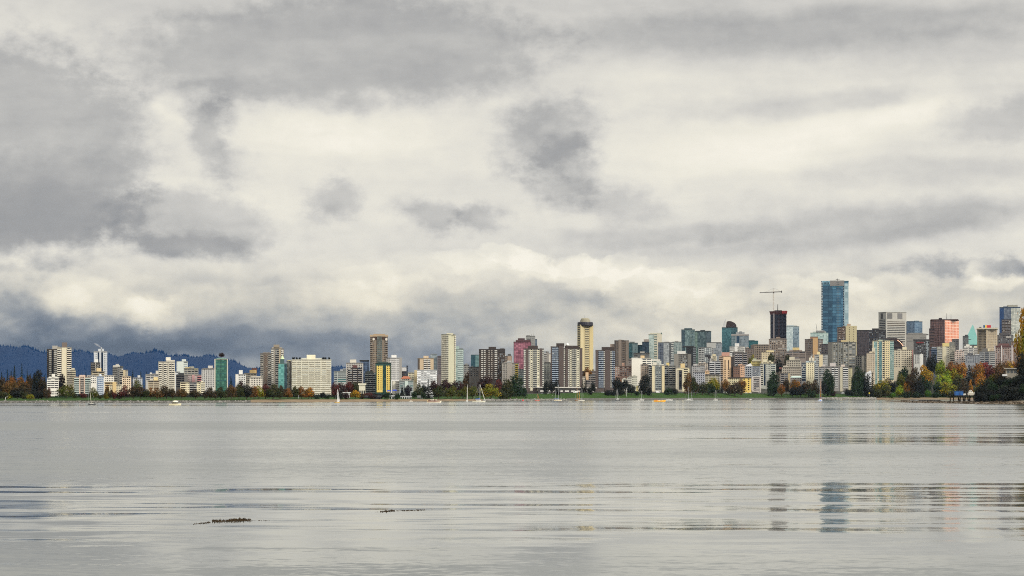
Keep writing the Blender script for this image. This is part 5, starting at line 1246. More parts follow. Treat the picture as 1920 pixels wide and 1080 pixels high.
def leaf_mat(key):
    if key not in leafmats:
        c = tuple(min(.6, max(.012, v * 1.12)) for v in lin(LEAF[key][0]))
        m, k, b = principled('foliage')
        tc = k.n('ShaderNodeTexCoord').outputs['Object']
        oi = k.n('ShaderNodeObjectInfo').outputs['Random']
        n1 = k.noise(k.v('ADD', tc, k.xyz(oi, k.m('MULTIPLY', oi, 7.0), 0)), 4.5, 3, .6)
        n2 = k.noise(tc, 26.0, 2, .6)
        f = k.m('MULTIPLY', k.rng(n1, .32, .68, .62, 1.42, 'LINEAR'), k.rng(n2, .3, .7, .7, 1.3, 'LINEAR'))
        warmc = tuple(v * g for v, g in zip(c, (1.1, 1.0, .85))); coolc = tuple(v * g for v, g in zip(c, (.72, 1.02, .9)))
        hue = k.mixc(k.rng(k.noise(tc, 2.6, 2, .5), .36, .64), coolc + (1,), warmc + (1,))
        k.put(b.inputs['Base Color'], k.v('SCALE', hue, scale=f))
        b.inputs['Roughness'].default_value = .8
        b.inputs['Specular IOR Level'].default_value = .2
        leafmats[key] = m
    return leafmats[key]
bark = ground_mat('bark', [(.3, (.035, .028, .02)), (.7, (.09, .07, .05))], 1.2)
def quad(mb, p, n, s, rnd):
    n = Vector(n).normalized(); u = n.orthogonal().normalized(); w = n.cross(u)
    a = rnd.random() * 6.283
    e1 = (u * math.cos(a) + w * math.sin(a)) * s; e2 = (w * math.cos(a) - u * math.sin(a)) * s * rnd.uniform(.55, 1)
    p = Vector(p)
    mb.add([p - e1, p + e2 * .8, p + e1, p - e2 * .8], [(0, 1, 2, 3)])
def crown_mesh(form, seed):
    r = random.Random(seed); mb = MB()
    if form == 'conifer':
        tiers = 11
        for i in range(tiers):
            z = i / tiers; rad = .5 * (1 - z) ** .85 + .03
            nb = max(5, int(15 * (1 - z) + 4))
            for j in range(nb):
                a = 6.283 * (j + r.random()) / nb; L_ = rad * r.uniform(.65, 1.15)
                for q in range(7):
                    t_ = (q + r.random()) / 7
                    quad(mb, (math.cos(a) * L_ * t_, math.sin(a) * L_ * t_, z + .06 - .07 * t_ + r.uniform(-.02, .02)), (r.gauss(0, .5), r.gauss(0, .5), 1), .036 + .02 * (1 - z), r)
        for q in range(40): quad(mb, (r.gauss(0, .012), r.gauss(0, .012), r.uniform(.85, 1.0)), (r.gauss(0, 1), r.gauss(0, 1), .3), .022, r)
        return mb
    lobes = []
    if form == 'round':
        lobes = [((0, 0, .50), .36, .38)] + [((.27 * math.cos(a) * r.uniform(.7, 1.1), .27 * math.sin(a) * r.uniform(.7, 1.1), r.uniform(.26, .66)), r.uniform(.17, .25), r.uniform(.16, .25)) for a in [6.283 * i / 8 + r.random() for i in range(8)]] + [((r.uniform(-.12, .12), r.uniform(-.12, .12), .80), .19, .18)]
    elif form == 'spread':
        lobes = [((0, 0, .45), .34, .34)] + [((.33 * math.cos(a), .33 * math.sin(a), r.uniform(.22, .62)), r.uniform(.14, .22), r.uniform(.16, .26)) for a in [6.283 * i / 10 + r.random() for i in range(10)]] + [((r.uniform(-.2, .2), r.uniform(-.2, .2), .76), .2, .2) for _ in range(2)]
    elif form == 'tall':
        lobes = [((r.uniform(-.12, .12), r.uniform(-.12, .12), z), .38 * (1 - abs(z - .40) * .62), .16) for z in (.1, .2, .3, .4, .5, .6, .7, .80)] + [((r.uniform(-.25, .25), r.uniform(-.25, .25), r.uniform(.15, .7)), .17, .16) for _ in range(6)] + [((r.uniform(-.12, .12), 0, .9), .12, .1)]
    elif form == 'shrub':
        lobes = [((.3 * math.cos(a) * r.uniform(.3, 1.1), .3 * math.sin(a) * r.uniform(.3, 1.1), r.uniform(.2, .6)), r.uniform(.2, .28), r.uniform(.2, .36)) for a in [6.283 * i / 9 + r.random() for i in range(9)]]
    elif form == 'cone':
        lobes = [((r.uniform(-.05, .05), r.uniform(-.05, .05), z), .44 * (1 - z * .86), .13) for z in (.12, .24, .36, .48, .6, .72, .82, .92)]
    tot = sum(l[1] ** 2 for l in lobes)
    N = 1500
    for c, rx, rz in lobes:
        for q in range(int(N * rx * rx / tot)):
            d = Vector((r.gauss(0, 1), r.gauss(0, 1), r.gauss(0, 1))).normalized()
            k_ = r.uniform(.45, 1.06) ** .5 if r.random() < .9 else r.uniform(1.0, 1.22)
            p = Vector((c[0] + d.x * rx * k_, c[1] + d.y * rx * k_, c[2] + d.z * rz * k_))
            if p.z < 0: continue
            nrm_ = d + Vector((r.gauss(0, .5), r.gauss(0, .5), r.gauss(0, .5)))
            quad(mb, p, nrm_, r.uniform(.028, .052), r)
    return mb
CROWN = {}
def crown(form, i):
    key = (form, i)
    if key not in CROWN:
        mb = crown_mesh(form, sum(map(ord, form)) + i * 13)
        CROWN[key] = mesh_from('crown', mb.v, mb.f, bark)
    return CROWN[key]
def trunk_mesh(kind):
    mb = MB(); r = random.Random(5)
    if kind == 'conifer':
        mb.tube((0, 0, -.03), (0, 0, .9), .03, .006, 7)
    else:
        mb.tube((0, 0, -.03), (.01, 0, .32), .042, .03, 7); mb.tube((.01, 0, .32), (-.02, .02, .8), .03, .008, 6)
        for i in range(5):
            a = 6.283 * i / 5 + .4
            mb.tube((0, 0, .26 + .06 * i), (.24 * math.cos(a), .24 * math.sin(a), .5 + .07 * i), .017, .005, 5)
    return mesh_from('trunk', mb.v, mb.f, bark)
TRUNK = {'conifer': trunk_mesh('conifer'), 'leafy': trunk_mesh('leafy')}
FORMW = {'round': 'rounded', 'spread': 'broad', 'tall': 'columnar', 'shrub': 'shrub', 'cone': 'conical', 'conifer': 'conifer'}
TREES = []
def find_t(px, py, lo=15):
    best = lo
    for i in range(0, 180):
        t = lo + i * 5
        Y = shore_y(px) + t
        if HY - (land_z(px, t) - EYE) / Y * FOC <= py: return t
    return 420        # a crown seen over the roofs: the trunk stands out of sight behind them
trng = random.Random(11)
def tree(px, ytop, ybase, w, colkey, form='round', Y=None, zb=None, lab=None, grp='trees along the far shore'):
    Y_is_far = False
    if Y is None:
        t = find_t(px, ybase)
        Y = shore_y(px) + t; zb = land_z(px, t); Y_is_far = t == 420
    X = (px - CX) / FOC * Y; s = Y / FOC
    ztop = EYE + (HY - ytop) * s
    h = max(3.0, ztop - zb); wd = w * s * (1.35 if form == 'tall' else 1.26)
    nm = 'conifer_tree' if form == 'conifer' else ('shrub' if form == 'shrub' else 'autumn_tree')
    root = empty(nm, (X, Y, zb), trng.uniform(0, 6.28))
    tag(root, None, 'shrub' if form == 'shrub' else 'tree', grp)
    cb = {'round': .05, 'spread': .05, 'tall': .03, 'shrub': -.02, 'cone': .04, 'conifer': .04}[form]
    if Y_is_far: cb = max(cb, 1 - (ybase - ytop) * s * 1.15 / h)
    c = bpy.data.objects.new('crown', crown(form, trng.randrange(4))); COL.objects.link(c); c.parent = root
    c.location = (0, 0, h * cb); c.scale = (wd, wd, h * (1 - cb) * (1.0 if form != 'round' else 1.02))
    c.material_slots[0].link = 'OBJECT'; c.material_slots[0].material = leaf_mat(colkey)
    k_ = bpy.data.objects.new('trunk', TRUNK['conifer' if form == 'conifer' else 'leafy']); COL.objects.link(k_); k_.parent = root
    k_.scale = (min(wd, h) * .9, min(wd, h) * .9, h * .92)
    if lab: root['label'] = lab
    else: TREES.append(dict(o=root, px=px, py=ytop, h=h, col=LEAF[colkey][1], form=FORMW[form], base=ybase))
    return root
for a in [
    # park end
    (3, 697, 742, 9, 'fir', 'conifer'), (14, 692, 742, 8, 'fir', 'conifer'), (27, 685, 738, 12, 'fir', 'conifer'), (21, 694, 742, 10, 'fir', 'conifer'), (41, 680, 735, 8, 'fir', 'conifer'), (51, 693, 740, 8, 'fir', 'conifer'), (57, 700, 740, 8, 'fir', 'conifer'),
    (70, 691, 744, 19, 'black', 'tall'), (64, 700, 744, 12, 'fir', 'conifer'), (84, 702, 742, 9, 'fir', 'conifer'),
    (4, 706, 747, 20, 'dkbrown'), (13, 716, 748, 20, 'brown'), (20, 704, 744, 20, 'rust'), (30, 712, 745, 18, 'brown'), (40, 705, 743, 22, 'rust', 'spread'), (47, 716, 746, 22, 'dkbrown'), (55, 702, 742, 14, 'dkbrown'), (80, 706, 744, 18, 'dkbrown'), (77, 728, 748, 16, 'black', 'shrub'), (88, 724, 748, 12, 'dkbrown', 'shrub'),
    (33, 727, 748, 24, 'black', 'spread'), (18, 731, 748, 12, 'yellow', 'cone'), (57, 737, 749, 13, 'yolive', 'shrub'), (6, 730, 749, 18, 'dkolive', 'shrub'), (45, 730, 748, 14, 'dkolive', 'shrub'), (67, 727, 748, 14, 'black', 'shrub'),
    (92, 725, 746, 7, 'maroon', 'tall'), (116, 699, 742, 15, 'purple', 'tall'), (124, 720, 747, 28, 'olive', 'spread'), (140, 736, 747, 6, 'dkolive', 'shrub'), (157, 735, 747, 11, 'maroon', 'shrub'), (176, 726, 748, 17, 'olive'), (200, 723, 748, 9, 'brown', 'tall'), (200, 734, 748, 10, 'yolive', 'shrub'), (208, 729, 748, 9, 'dkbrown'), (215, 731, 748, 10, 'maroon', 'shrub'), (233, 722, 748, 18, 'maroon'), (225, 738, 748, 9, 'dkbrown', 'shrub'), (187, 738, 748, 8, 'dkolive', 'shrub'),
    (249, 693, 725, 8, 'fir', 'conifer'), (264, 696, 725, 8, 'fir', 'conifer'), (275, 696, 725, 7, 'fir', 'conifer'), (148, 700, 735, 7, 'fir', 'conifer'), (161, 696, 730, 8, 'fir', 'conifer'), (171, 700, 730, 6, 'fir', 'conifer'), (219, 699, 732, 6, 'fir', 'conifer'),
    (257, 711, 740, 19, 'olive'), (250, 724, 748, 16, 'dkbrown'), (264, 724, 748, 18, 'dkbrown'), (274, 729, 748, 12, 'dkolive'), (282, 726, 747, 13, 'rust'), (295, 726, 748, 20, 'brown'), (312, 722, 748, 28, 'dkbrown', 'spread'), (324, 728, 748, 12, 'dkbrown'),
    (341, 728, 748, 21, 'brown'), (366, 730, 748, 20, 'dkbrown'), (394, 725, 749, 22, 'dkbrown', 'spread'), (414, 725, 749, 22, 'dkolive', 'spread'), (433, 705, 735, 10, 'fir', 'conifer'), (427, 726, 749, 10, 'dkbrown'), (434, 721, 749, 18, 'brown'), (448, 721, 749, 20, 'dkolive'), (452, 713, 738, 13, 'dkmaroon'), (464, 708, 735, 6, 'maroon', 'tall'), (462, 720, 749, 22, 'black'), (476, 722, 749, 16, 'rust'),
    (486, 722, 748, 20, 'yolive'), (498, 720, 748, 16, 'maroon'), (512, 719, 749, 26, 'dkolive', 'spread'), (527, 722, 749, 16, 'dkbrown'), (540, 727, 748, 17, 'rust'), (553, 724, 748, 14, 'dkolive'), (565, 724, 748, 22, 'rust', 'spread'), (579, 725, 748, 18, 'orange'), (584, 732, 748, 12, 'black'), (605, 735, 748, 11, 'black'), (594, 741, 748, 10, 'dkgreen', 'shrub'), (613, 740, 748, 10, 'dkgreen', 'shrub'),
    (628, 716, 746, 14, 'maroon'), (639, 716, 744, 20, 'dkmaroon', 'spread'), (654, 716, 742, 18, 'maroon'), (668, 715, 742, 20, 'dkolive', 'spread'), (666, 731, 748, 17, 'gold'), (648, 733, 749, 14, 'dkmaroon', 'shrub'), (635, 738, 749, 14, 'black', 'shrub'), (690, 733, 747, 16, 'maroon', 'shrub'), (678, 736, 748, 10, 'dkbrown', 'shrub'), (699, 738, 748, 13, 'dkmaroon', 'shrub'),
    (713, 738, 748, 10, 'black', 'shrub'), (726, 735, 750, 12, 'dkgreen'), (745, 737, 750, 12, 'dkgreen'), (754, 723, 744, 8, 'black', 'cone'), (765, 722, 746, 15, 'purple'), (777, 733, 748, 11, 'dkgreen'), (794, 735, 748, 11, 'dkgreen'), (785, 719, 746, 16, 'dkolive'), (803, 711, 748, 10, 'black', 'conifer'), (795, 720, 746, 14, 'black'),
    (824, 699, 726, 10, 'gold'), (813, 713, 744, 18, 'dkmaroon'), (822, 722, 749, 24, 'dkolive'), (841, 699, 732, 16, 'brown'), (846, 722, 748, 22, 'olive', 'spread'), (835, 711, 742, 22, 'dkmaroon'), (868, 724, 748, 22, 'olive', 'spread'), (886, 723, 748, 20, 'olive'), (856, 712, 742, 24, 'dkmaroon', 'spread'), (880, 696, 732, 25, 'brown', 'spread'), (903, 717, 735, 8, 'yellow'), (911, 704, 738, 26, 'dkmaroon', 'spread'), (872, 710, 738, 20, 'dkbrown'), (921, 718, 748, 30, 'yolive', 'spread'), (936, 711, 742, 20, 'maroon'), (951, 709, 749, 22, 'dkolive', 'tall'), (942, 728, 749, 14, 'dkolive', 'shrub'),
    (968, 701, 745, 28, 'dkgreen', 'tall'), (958, 722, 747, 18, 'dkgreen'), (982, 722, 745, 12, 'dkgreen', 'shrub'),
    (1024, 713, 740, 10, 'black', 'tall'), (1034, 711, 738, 13, 'black'), (1043, 711, 736, 14, 'black'), (1045, 724, 741, 12, 'black', 'shrub'), (1098, 707, 736, 9, 'black', 'conifer'), (1101, 688, 712, 15, 'rust'), (1112, 692, 712, 10, 'brown'), (1112, 716, 738, 10, 'black'), (1092, 712, 736, 8, 'black', 'conifer'), (1106, 722, 740, 10, 'black', 'shrub'),
    (1159, 697, 722, 18, 'gold', 'spread'), (1157, 707, 738, 20, 'black'), (1164, 712, 732, 11, 'orange'), (1172, 711, 740, 20, 'black'), (1184, 720, 741, 16, 'black'), (1150, 728, 742, 18, 'black', 'shrub'), (1140, 729, 742, 14, 'black', 'shrub'), (1163, 728, 742, 14, 'black', 'shrub'), (1185, 700, 725, 10, 'brown'), (1194, 730, 742, 10, 'dkgreen', 'shrub'),
    (1208, 700, 740, 22, 'black', 'tall'), (1209, 697, 728, 10, 'maroon'), (1218, 722, 742, 10, 'black', 'shrub'), (1253, 724, 741, 16, 'dkgreen', 'shrub'), (1264, 725, 741, 14, 'black', 'shrub'),
    (1290, 697, 740, 14, 'brown', 'tall'), (1298, 705, 741, 18, 'dkolive'), (1304, 716, 741, 14, 'dkbrown'), (1322, 703, 726, 10, 'maroon'), (1317, 716, 741, 20, 'dkolive'), (1337, 707, 740, 22, 'yolive', 'spread'), (1330, 718, 741, 24, 'dkgreen', 'spread'), (1344, 715, 740, 10, 'dkolive'), (1348, 700, 738, 5, 'black', 'conifer'), (1353, 706, 738, 6, 'black', 'conifer'), (1361, 711, 738, 15, 'rust'), (1378, 715, 743, 24, 'dkbrown', 'spread'), (1390, 710, 741, 17, 'rust'), (1369, 722, 742, 14, 'dkbrown'), (1387, 704, 716, 8, 'maroon'),
    (1411, 664, 684, 9, 'yolive'), (1406, 670, 686, 7, 'olive'), (1446, 662, 684, 13, 'dkolive'), (1459, 671, 697, 20, 'black'), (1452, 680, 698, 10, 'black'), (1480, 664, 682, 18, 'dkolive', 'spread'), (1470, 688, 700, 8, 'brown', 'shrub'),
    (1450, 694, 743, 22, 'dkgreen', 'tall'), (1444, 708, 743, 12, 'dkgreen', 'tall'), (1465, 719, 744, 13, 'rust'), (1474, 708, 740, 12, 'dkbrown'), (1459, 690, 715, 6, 'rust'), (1490, 711, 740, 18, 'rust'), (1496, 714, 740, 12, 'orange'), (1486, 726, 745, 14, 'black'), (1501, 721, 745, 22, 'black', 'spread'), (1516, 714, 745, 20, 'dkbrown'), (1507, 715, 741, 10, 'rust'), (1529, 711, 744, 16, 'dkbrown'), (1521, 727, 746, 14, 'dkgreen', 'shrub'),
    (1551, 691, 743, 22, 'dkgreen', 'tall'), (1558, 704, 743, 14, 'dkgreen', 'tall'), (1561, 730, 743, 11, 'dkmaroon', 'shrub'), (1545, 715, 744, 12, 'black'), (1609, 684, 743, 16, 'dkgreen', 'tall'), (1602, 698, 743, 14, 'dkgreen', 'tall'), (1617, 694, 743, 14, 'dkgreen', 'tall'), (1626, 700, 744, 14, 'black', 'tall'), (1636, 698, 743, 12, 'black', 'conifer'), (1590, 726, 742, 14, 'black', 'shrub'), (1630, 726, 744, 16, 'black', 'shrub'),
    (1653, 711, 745, 26, 'yolive', 'spread'), (1660, 722, 746, 18, 'dkolive'), (1645, 726, 746, 16, 'dkolive', 'shrub'), (1667, 708, 738, 22, 'dkbrown'), (1676, 716, 742, 16, 'black'),
    (1686, 721, 746, 17, 'lime'), (1693, 686, 738, 24, 'dkgreen'), (1689, 700, 742, 18, 'olive'), (1701, 712, 744, 13, 'orange'), (1714, 686, 744, 26, 'dkbrown', 'spread'), (1708, 700, 744, 14, 'brown', 'tall'), (1736, 682, 728, 25, 'gold', 'spread'), (1733, 700, 744, 26, 'dkgreen', 'spread'), (1724, 712, 745, 18, 'black'), (1749, 661, 700, 19, 'black'), (1741, 668, 700, 12, 'black'), (1763, 674, 712, 20, 'lime'), (1783, 677, 715, 22, 'rust'), (1793, 679, 712, 18, 'brown'), (1803, 679, 715, 20, 'orange'), (1790, 690, 728, 26, 'yolive', 'spread'), (1775, 692, 730, 20, 'lime'),
    (1769, 700, 738, 28, 'lime', 'spread'), (1758, 716, 744, 18, 'dkgreen'), (1775, 714, 744, 32, 'yolive', 'spread'), (1798, 704, 742, 24, 'dkolive'), (1817, 683, 735, 24, 'black', 'conifer'), (1830, 680, 730, 22, 'rust'), (1838, 678, 722, 16, 'orange'), (1846, 677, 716, 24, 'red', 'spread'), (1840, 698, 738, 22, 'orange'), (1857, 684, 722, 20, 'maroon'), (1868, 682, 722, 22, 'brown', 'spread'), (1880, 675, 712, 22, 'brown', 'spread'), (1894, 675, 705, 18, 'gold', 'spread'), (1908, 676, 706, 18, 'rust'), (1820, 712, 745, 15, 'orange', 'cone'), (1740, 728, 745, 12, 'grass', 'shrub'), (1807, 710, 745, 20, 'dkbrown'), (1833, 718, 746, 16, 'olive', 'shrub'), (1864, 700, 730, 14, 'gold'), (1852, 706, 738, 18, 'dkmaroon'), (1700, 730, 747, 14, 'dkgreen', 'shrub'), (1718, 733, 746, 16, 'dkgreen', 'shrub'), (1755, 733, 746, 16, 'dkgreen', 'shrub'), (1672, 733, 747, 14, 'grass', 'shrub'), (1786, 730, 746, 16, 'dkolive', 'shrub'),
]:
    tree(*a)
# a tree rooted on the green glass tower
b, px = GREEN_ROOF
s_ = b.s
tree(415.5, 661, 673, 10.5, 'dkmaroon', 'round', Y=b.Y + 7, zb=b.z0 + b.H + 3.0 * s_, lab='dark maroon tree growing on the roof of the green glass tower', grp='roof trees')
for x, y_, w_ in ((550.5, 671, 5), (556.5, 672, 4), (562, 672.5, 3.5), (606, 672.3, 4.5), (610.5, 672.8, 3.5), (617, 670.5, 4.5)):
    tree(x, y_, 674, w_, 'black', 'shrub', Y=SLAB.Y + 4, zb=SLAB.z0 + SLAB.H + .2, lab='small dark shrub in a row along the roof edge of the wide white slab block', grp='roof garden shrubs on the wide white slab block')
# ================================================================== near headland on the right, with its bluff, house, trees and pier
def hl_front(px): return lerp_table([(1660, 2050), (1690, 1840), (1730, 1560), (1770, 1500), (1830, 1385), (1920, 1330), (2600, 1250)], px)
def hl_depth(px): return lerp_table([(1660, 20), (1700, 70), (1760, 120), (1800, 230), (1850, 480), (1920, 700), (2600, 900)], px)
def smooth(x): x = max(0, min(1, x)); return x * x * (3 - 2 * x)
def hl_z(px, t):
    d = hl_depth(px)
    edge = min(t / 14.0, (d - t) / 14.0, 1.0)
    low = .9 * smooth(edge * .6 + .4 * (edge > 0)) if edge > 0 else max(-2.5, edge * 1.0)
    if edge > 0: low = 1.0 * smooth(edge) + .5 * smooth((px - 1780) / 50) * smooth((t - 10) / 30)
    hill = 13 * smooth((px - 1822) / 105) * smooth((t - 18) / 210) + 7 * smooth((px - 1835) / 60) * smooth((t - 14) / 40)
    return low + (hill if edge > 0 else 0)
vs, fs = [], []
pxs = [1660 + i * 5 for i in range(190)]; K_ = 26
for px in pxs:
    for j in range(K_):
        f_ = j / (K_ - 1); t = -10 + (hl_depth(px) + 20) * f_ ** 1.6
        Y = hl_front(px) + t + 1.5 * math.sin(px * .21 + j)
        vs.append(((px - CX) / FOC * Y, Y, hl_z(px, t) + .12 * math.sin(px * 1.7 + j * 2.3)))
for i in range(len(pxs) - 1):
    for j in range(K_ - 1):
        a = i * K_ + j; fs.append((a, a + K_, a + K_ + 1, a + 1))
m, k, b = principled('headland_ground')
p_ = k.n('ShaderNodeNewGeometry').outputs['Position']
zz_ = k.sep(p_)[2]
nz = k.m('ADD', zz_, k.m('MULTIPLY', k.m('SUBTRACT', k.noise(p_, .2, 4, .6), .5), 1.6))
shorec = k.ramp(k.noise(p_, .5, 6, .65), [(.3, (.05, .042, .03)), (.5, (.16, .12, .08)), (.7, (.26, .20, .13))])
topc = k.ramp(k.noise(p_, .15, 5, .6), [(.3, (.012, .020, .010)), (.6, (.03, .04, .015)), (.8, (.07, .05, .03))])
k.put(b.inputs['Base Color'], k.mixc(k.rng(nz, 1.7, 2.8), shorec, topc)); b.inputs['Roughness'].default_value = .95
tag(link('headland', mesh_from('headland', vs, fs, m, True)), None, None, None, 'structure')
def hl_point(px, t):
    Y = hl_front(px) + t
    return (px - CX) / FOC * Y, Y, hl_z(px, t)
def hl_find(px, py):
    d = hl_depth(px)
    for i in range(300):
        t = 12 + i * d / 320
        Y = hl_front(px) + t
        if HY - (hl_z(px, t) - EYE) / Y * FOC <= py: return t
    return d * .6
def htree(px, ytop, t, w, col, form, lab=None):
    x, Y, z = hl_point(px, t)
    return tree(px, ytop, HY - (z - EYE) / Y * FOC, w, col, form, Y=Y, zb=z - .3, lab=lab, grp='trees and bushes on the near bluff')
for a in [(1838, 718, 60, 20, 'black', 'shrub'), (1848, 706, 90, 26, 'black', 'shrub'), (1862, 704, 130, 26, 'dkgreen', 'shrub'), (1855, 724, 40, 30, 'black', 'shrub'), (1872, 716, 60, 32, 'dkgreen', 'shrub'), (1880, 703, 110, 30, 'black', 'shrub'), (1893, 722, 40, 30, 'black', 'shrub'), (1900, 706, 90, 32, 'dkgreen', 'shrub'), (1915, 696, 70, 30, 'black', 'shrub'), (1843, 733, 26, 18, 'black', 'shrub'), (1866, 735, 24, 22, 'dkgreen', 'shrub'), (1888, 737, 22, 24, 'black', 'shrub'), (1908, 732, 28, 26, 'black', 'shrub'), (1918, 660, 90, 24, 'black', 'tall'), (1925, 690, 60, 26, 'black', 'round'), (1921, 715, 34, 24, 'dkgreen', 'shrub'), (1874, 693, 190, 18, 'dkbrown', 'shrub'), (1860, 694, 200, 16, 'olive', 'shrub')]:
    htree(*a)
htree(1926, 568, 150, 38, 'gold', 'tall', 'tall golden tree leaning in at the edge of the view above the near bluff')
htree(1936, 590, 120, 46, 'yolive', 'round', 'big yellowish tree beside the tall golden tree on the near bluff')
# dense low growth on the bluff and along the park road
def undergrowth(label, spots, key, seed):
    r = random.Random(seed); mb = MB()
    for x, y, z, h_ in spots:
        for q in range(16):
            d = Vector((r.gauss(0, 1), r.gauss(0, 1), abs(r.gauss(0, .8)))).normalized()
            quad(mb, (x + d.x * h_ * .7, y + d.y * h_ * .7, z + d.z * h_ * r.uniform(.6, 1)), d + Vector((r.gauss(0, .5), r.gauss(0, .5), .3)), h_ * r.uniform(.16, .34), r)
    me = mesh_from('undergrowth', mb.v, mb.f, leaf_mat(key))
    return tag(link('undergrowth', me), label, None, None, 'stuff')
ug = random.Random(5); sp = []
for _ in range(2700):
    px = ug.uniform(1832, 1990) if _ < 1500 else ug.uniform(1980, 2560); t = 24 + ug.random() ** 1.5 * 330
    if t > hl_depth(px) - 5 or (1884 < px < 1917 and 150 < t < 220): continue
    x, y, z = hl_point(px, t); sp.append((x, y, z - .5, ug.uniform(2.0, 4.2)))
undergrowth('dark tangle of bushes covering the near bluff', sp, 'black', 1)
sp = []
for _ in range(1900):
    px = ug.uniform(-150, 975); t = ug.uniform(106, 115); Y = shore_y(px) + t
    if 84 < px < 112 or 136 < px < 142 or 183 < px < 195 or (547 < px < 622 and ug.random() < .4): continue
    sp.append(((px - CX) / FOC * Y, Y, land_z(px, t) - .4, ug.uniform(1.6, 4.4)))
undergrowth('dark low bushes under the trees along the park road', sp, 'black', 2)
sp = []
for _ in range(900):
    px = ug.uniform(1590, 1835); t = ug.uniform(60, 118); Y = shore_y(px) + t
    sp.append(((px - CX) / FOC * Y, Y, land_z(px, t) - .4, ug.uniform(1.5, 4.0)))
undergrowth('dark green bushes at the foot of the autumn woods', sp, 'dkgreen', 3)
# house on the bluff
hx, hy, hz_ = hl_point(1900, 200)
s_ = hy / FOC
h = empty('house', (hx, hy, EYE + (HY - 704) * s_ - 1.0), -math.atan(hx / hy))
tag(h, 'pale flat-roofed house with a white terrace, half hidden in dark bushes on the near bluff', 'house')
mb = MB(); mb.box(-14 * s_, 16 * s_, 0, 12, -4, 15 * s_); mb.build('wall', wall_mat((160, 152, 138)), h)
mb = MB(); mb.box(-17 * s_, 18 * s_, -2, 13.5, 15 * s_, 16.6 * s_); mb.build('roof', wall_mat((176, 170, 160)), h)
mb = MB(); mb.box(-20 * s_, -11 * s_, -4, 3, 1.5 * s_, 5 * s_); mb.build('terrace', wall_mat((226, 226, 226)), h)
for q in range(4):
    mb = MB(); mb.box((-11 + q * 6.2) * s_, (-7 + q * 6.2) * s_, -.12, .3, 7 * s_, 12 * s_); mb.build('window', glass('grey'), h)
PLACED.append((1880, 1920, 686, hy, 'the flat-roofed bluff house'))
# rocks along the shore
def rocks(name, label, pts, smin, smax, seed, mat):
    r = random.Random(seed); mb = MB()
    for (x, y, z) in pts:
        s = r.uniform(smin, smax); n = 6
        sq = [r.uniform(.7, 1.3) for _ in range(3)]
        ring0 = [(x + s * sq[0] * math.cos(6.283 * i / n + s) * r.uniform(.8, 1.2), y + s * sq[1] * math.sin(6.283 * i / n + s), z - s * .5) for i in range(n)]
        ring1 = [(x + s * .95 * sq[0] * math.cos(6.283 * i / n + s) * r.uniform(.7, 1.1), y + s * .9 * sq[1] * math.sin(6.283 * i / n + s), z + s * .25 * sq[2]) for i in range(n)]
        ring2 = [(x + s * .5 * math.cos(6.283 * i / n + s), y + s * .45 * math.sin(6.283 * i / n + s), z + s * .62 * sq[2]) for i in range(n)]
        mb.loft([ring0, ring1, ring2])
    return tag(mb.build(name, mat), label, None, None, 'stuff')
rk = ground_mat('boulder', [(.3, (.07, .068, .062)), (.5, (.20, .19, .175)), (.7, (.40, .39, .36))], .45, s2=.18)
r_ = random.Random(21)
def shore_pts(n, a, b_, t0, t1):
    o = []
    for _ in range(n):
        px = r_.uniform(a, b_); t = r_.uniform(t0, t1); Y = shore_y(px) + t
        o.append(((px - CX) / FOC * Y, Y, land_z(px, t)))
    return o
rocks('riprap', 'grey boulders heaped along the shore below the olive trees', shore_pts(420, 905, 1062, -1, 16), .6, 1.5, 1, rk)
rocks('riprap', 'grey boulders heaped along the shore behind the blue and white sloop', shore_pts(420, 1540, 1642, -2, 20), 1.0, 3.0, 2, rk)
rocks('riprap', 'scattered stones along the park end of the shore', shore_pts(500, -150, 470, -2, 11), .35, 1.0, 3, rk)
hp = []
for _ in range(380):
    px = r_.uniform(1690, 1935); t = r_.uniform(-3, 26) if px > 1780 else r_.uniform(-2, min(40, hl_depth(px)))
    x, y, z = hl_point(px, t); hp.append((x, y, z))
rocks('shore_rocks', 'brown weedy rocks along the edge of the near headland', hp, .3, 1.1, 4, ground_mat('weedy_rock', [(.3, (.02, .018, .012)), (.55, (.08, .06, .04)), (.75, (.2, .16, .11))], .5, s2=.2))
# seawall below the lawn
def along(name, px0, px1, t0, t1, z0, z1, mat, label, cat, step=10):
    mb = MB(); n = max(1, int((px1 - px0) / step))
    rings = []
    for i in range(n + 1):
        px = px0 + (px1 - px0) * i / n
        rg = []
        for t, z in ((t0, z0), (t1, z0), (t1, z1), (t0, z1)):
            Y = shore_y(px) + t; rg.append(((px - CX) / FOC * Y, Y, z))
        rings.append(rg)
    mb.loft(rings)
    return tag(mb.build(name, mat), label, cat)
along('seawall', 1062, 1545, 9, 13, -1.5, 2.7, ground_mat('seawall_stone', [(.3, (.10, .10, .095)), (.7, (.20, .195, .18))], .4), 'long low grey stone seawall under the green lawn', 'seawall')
along('seawall', 150, 470, 10, 12.5, -1.0, 1.75, ground_mat('old_seawall', [(.3, (.045, .045, .04)), (.7, (.11, .105, .095))], .5), 'low dark seawall at the park end of the shore', 'seawall')
along('hedge', 60, 470, 104, 108, 3.0, 5.0, leaf_mat('dkgreen'), 'clipped dark hedge along the park road', 'hedge')
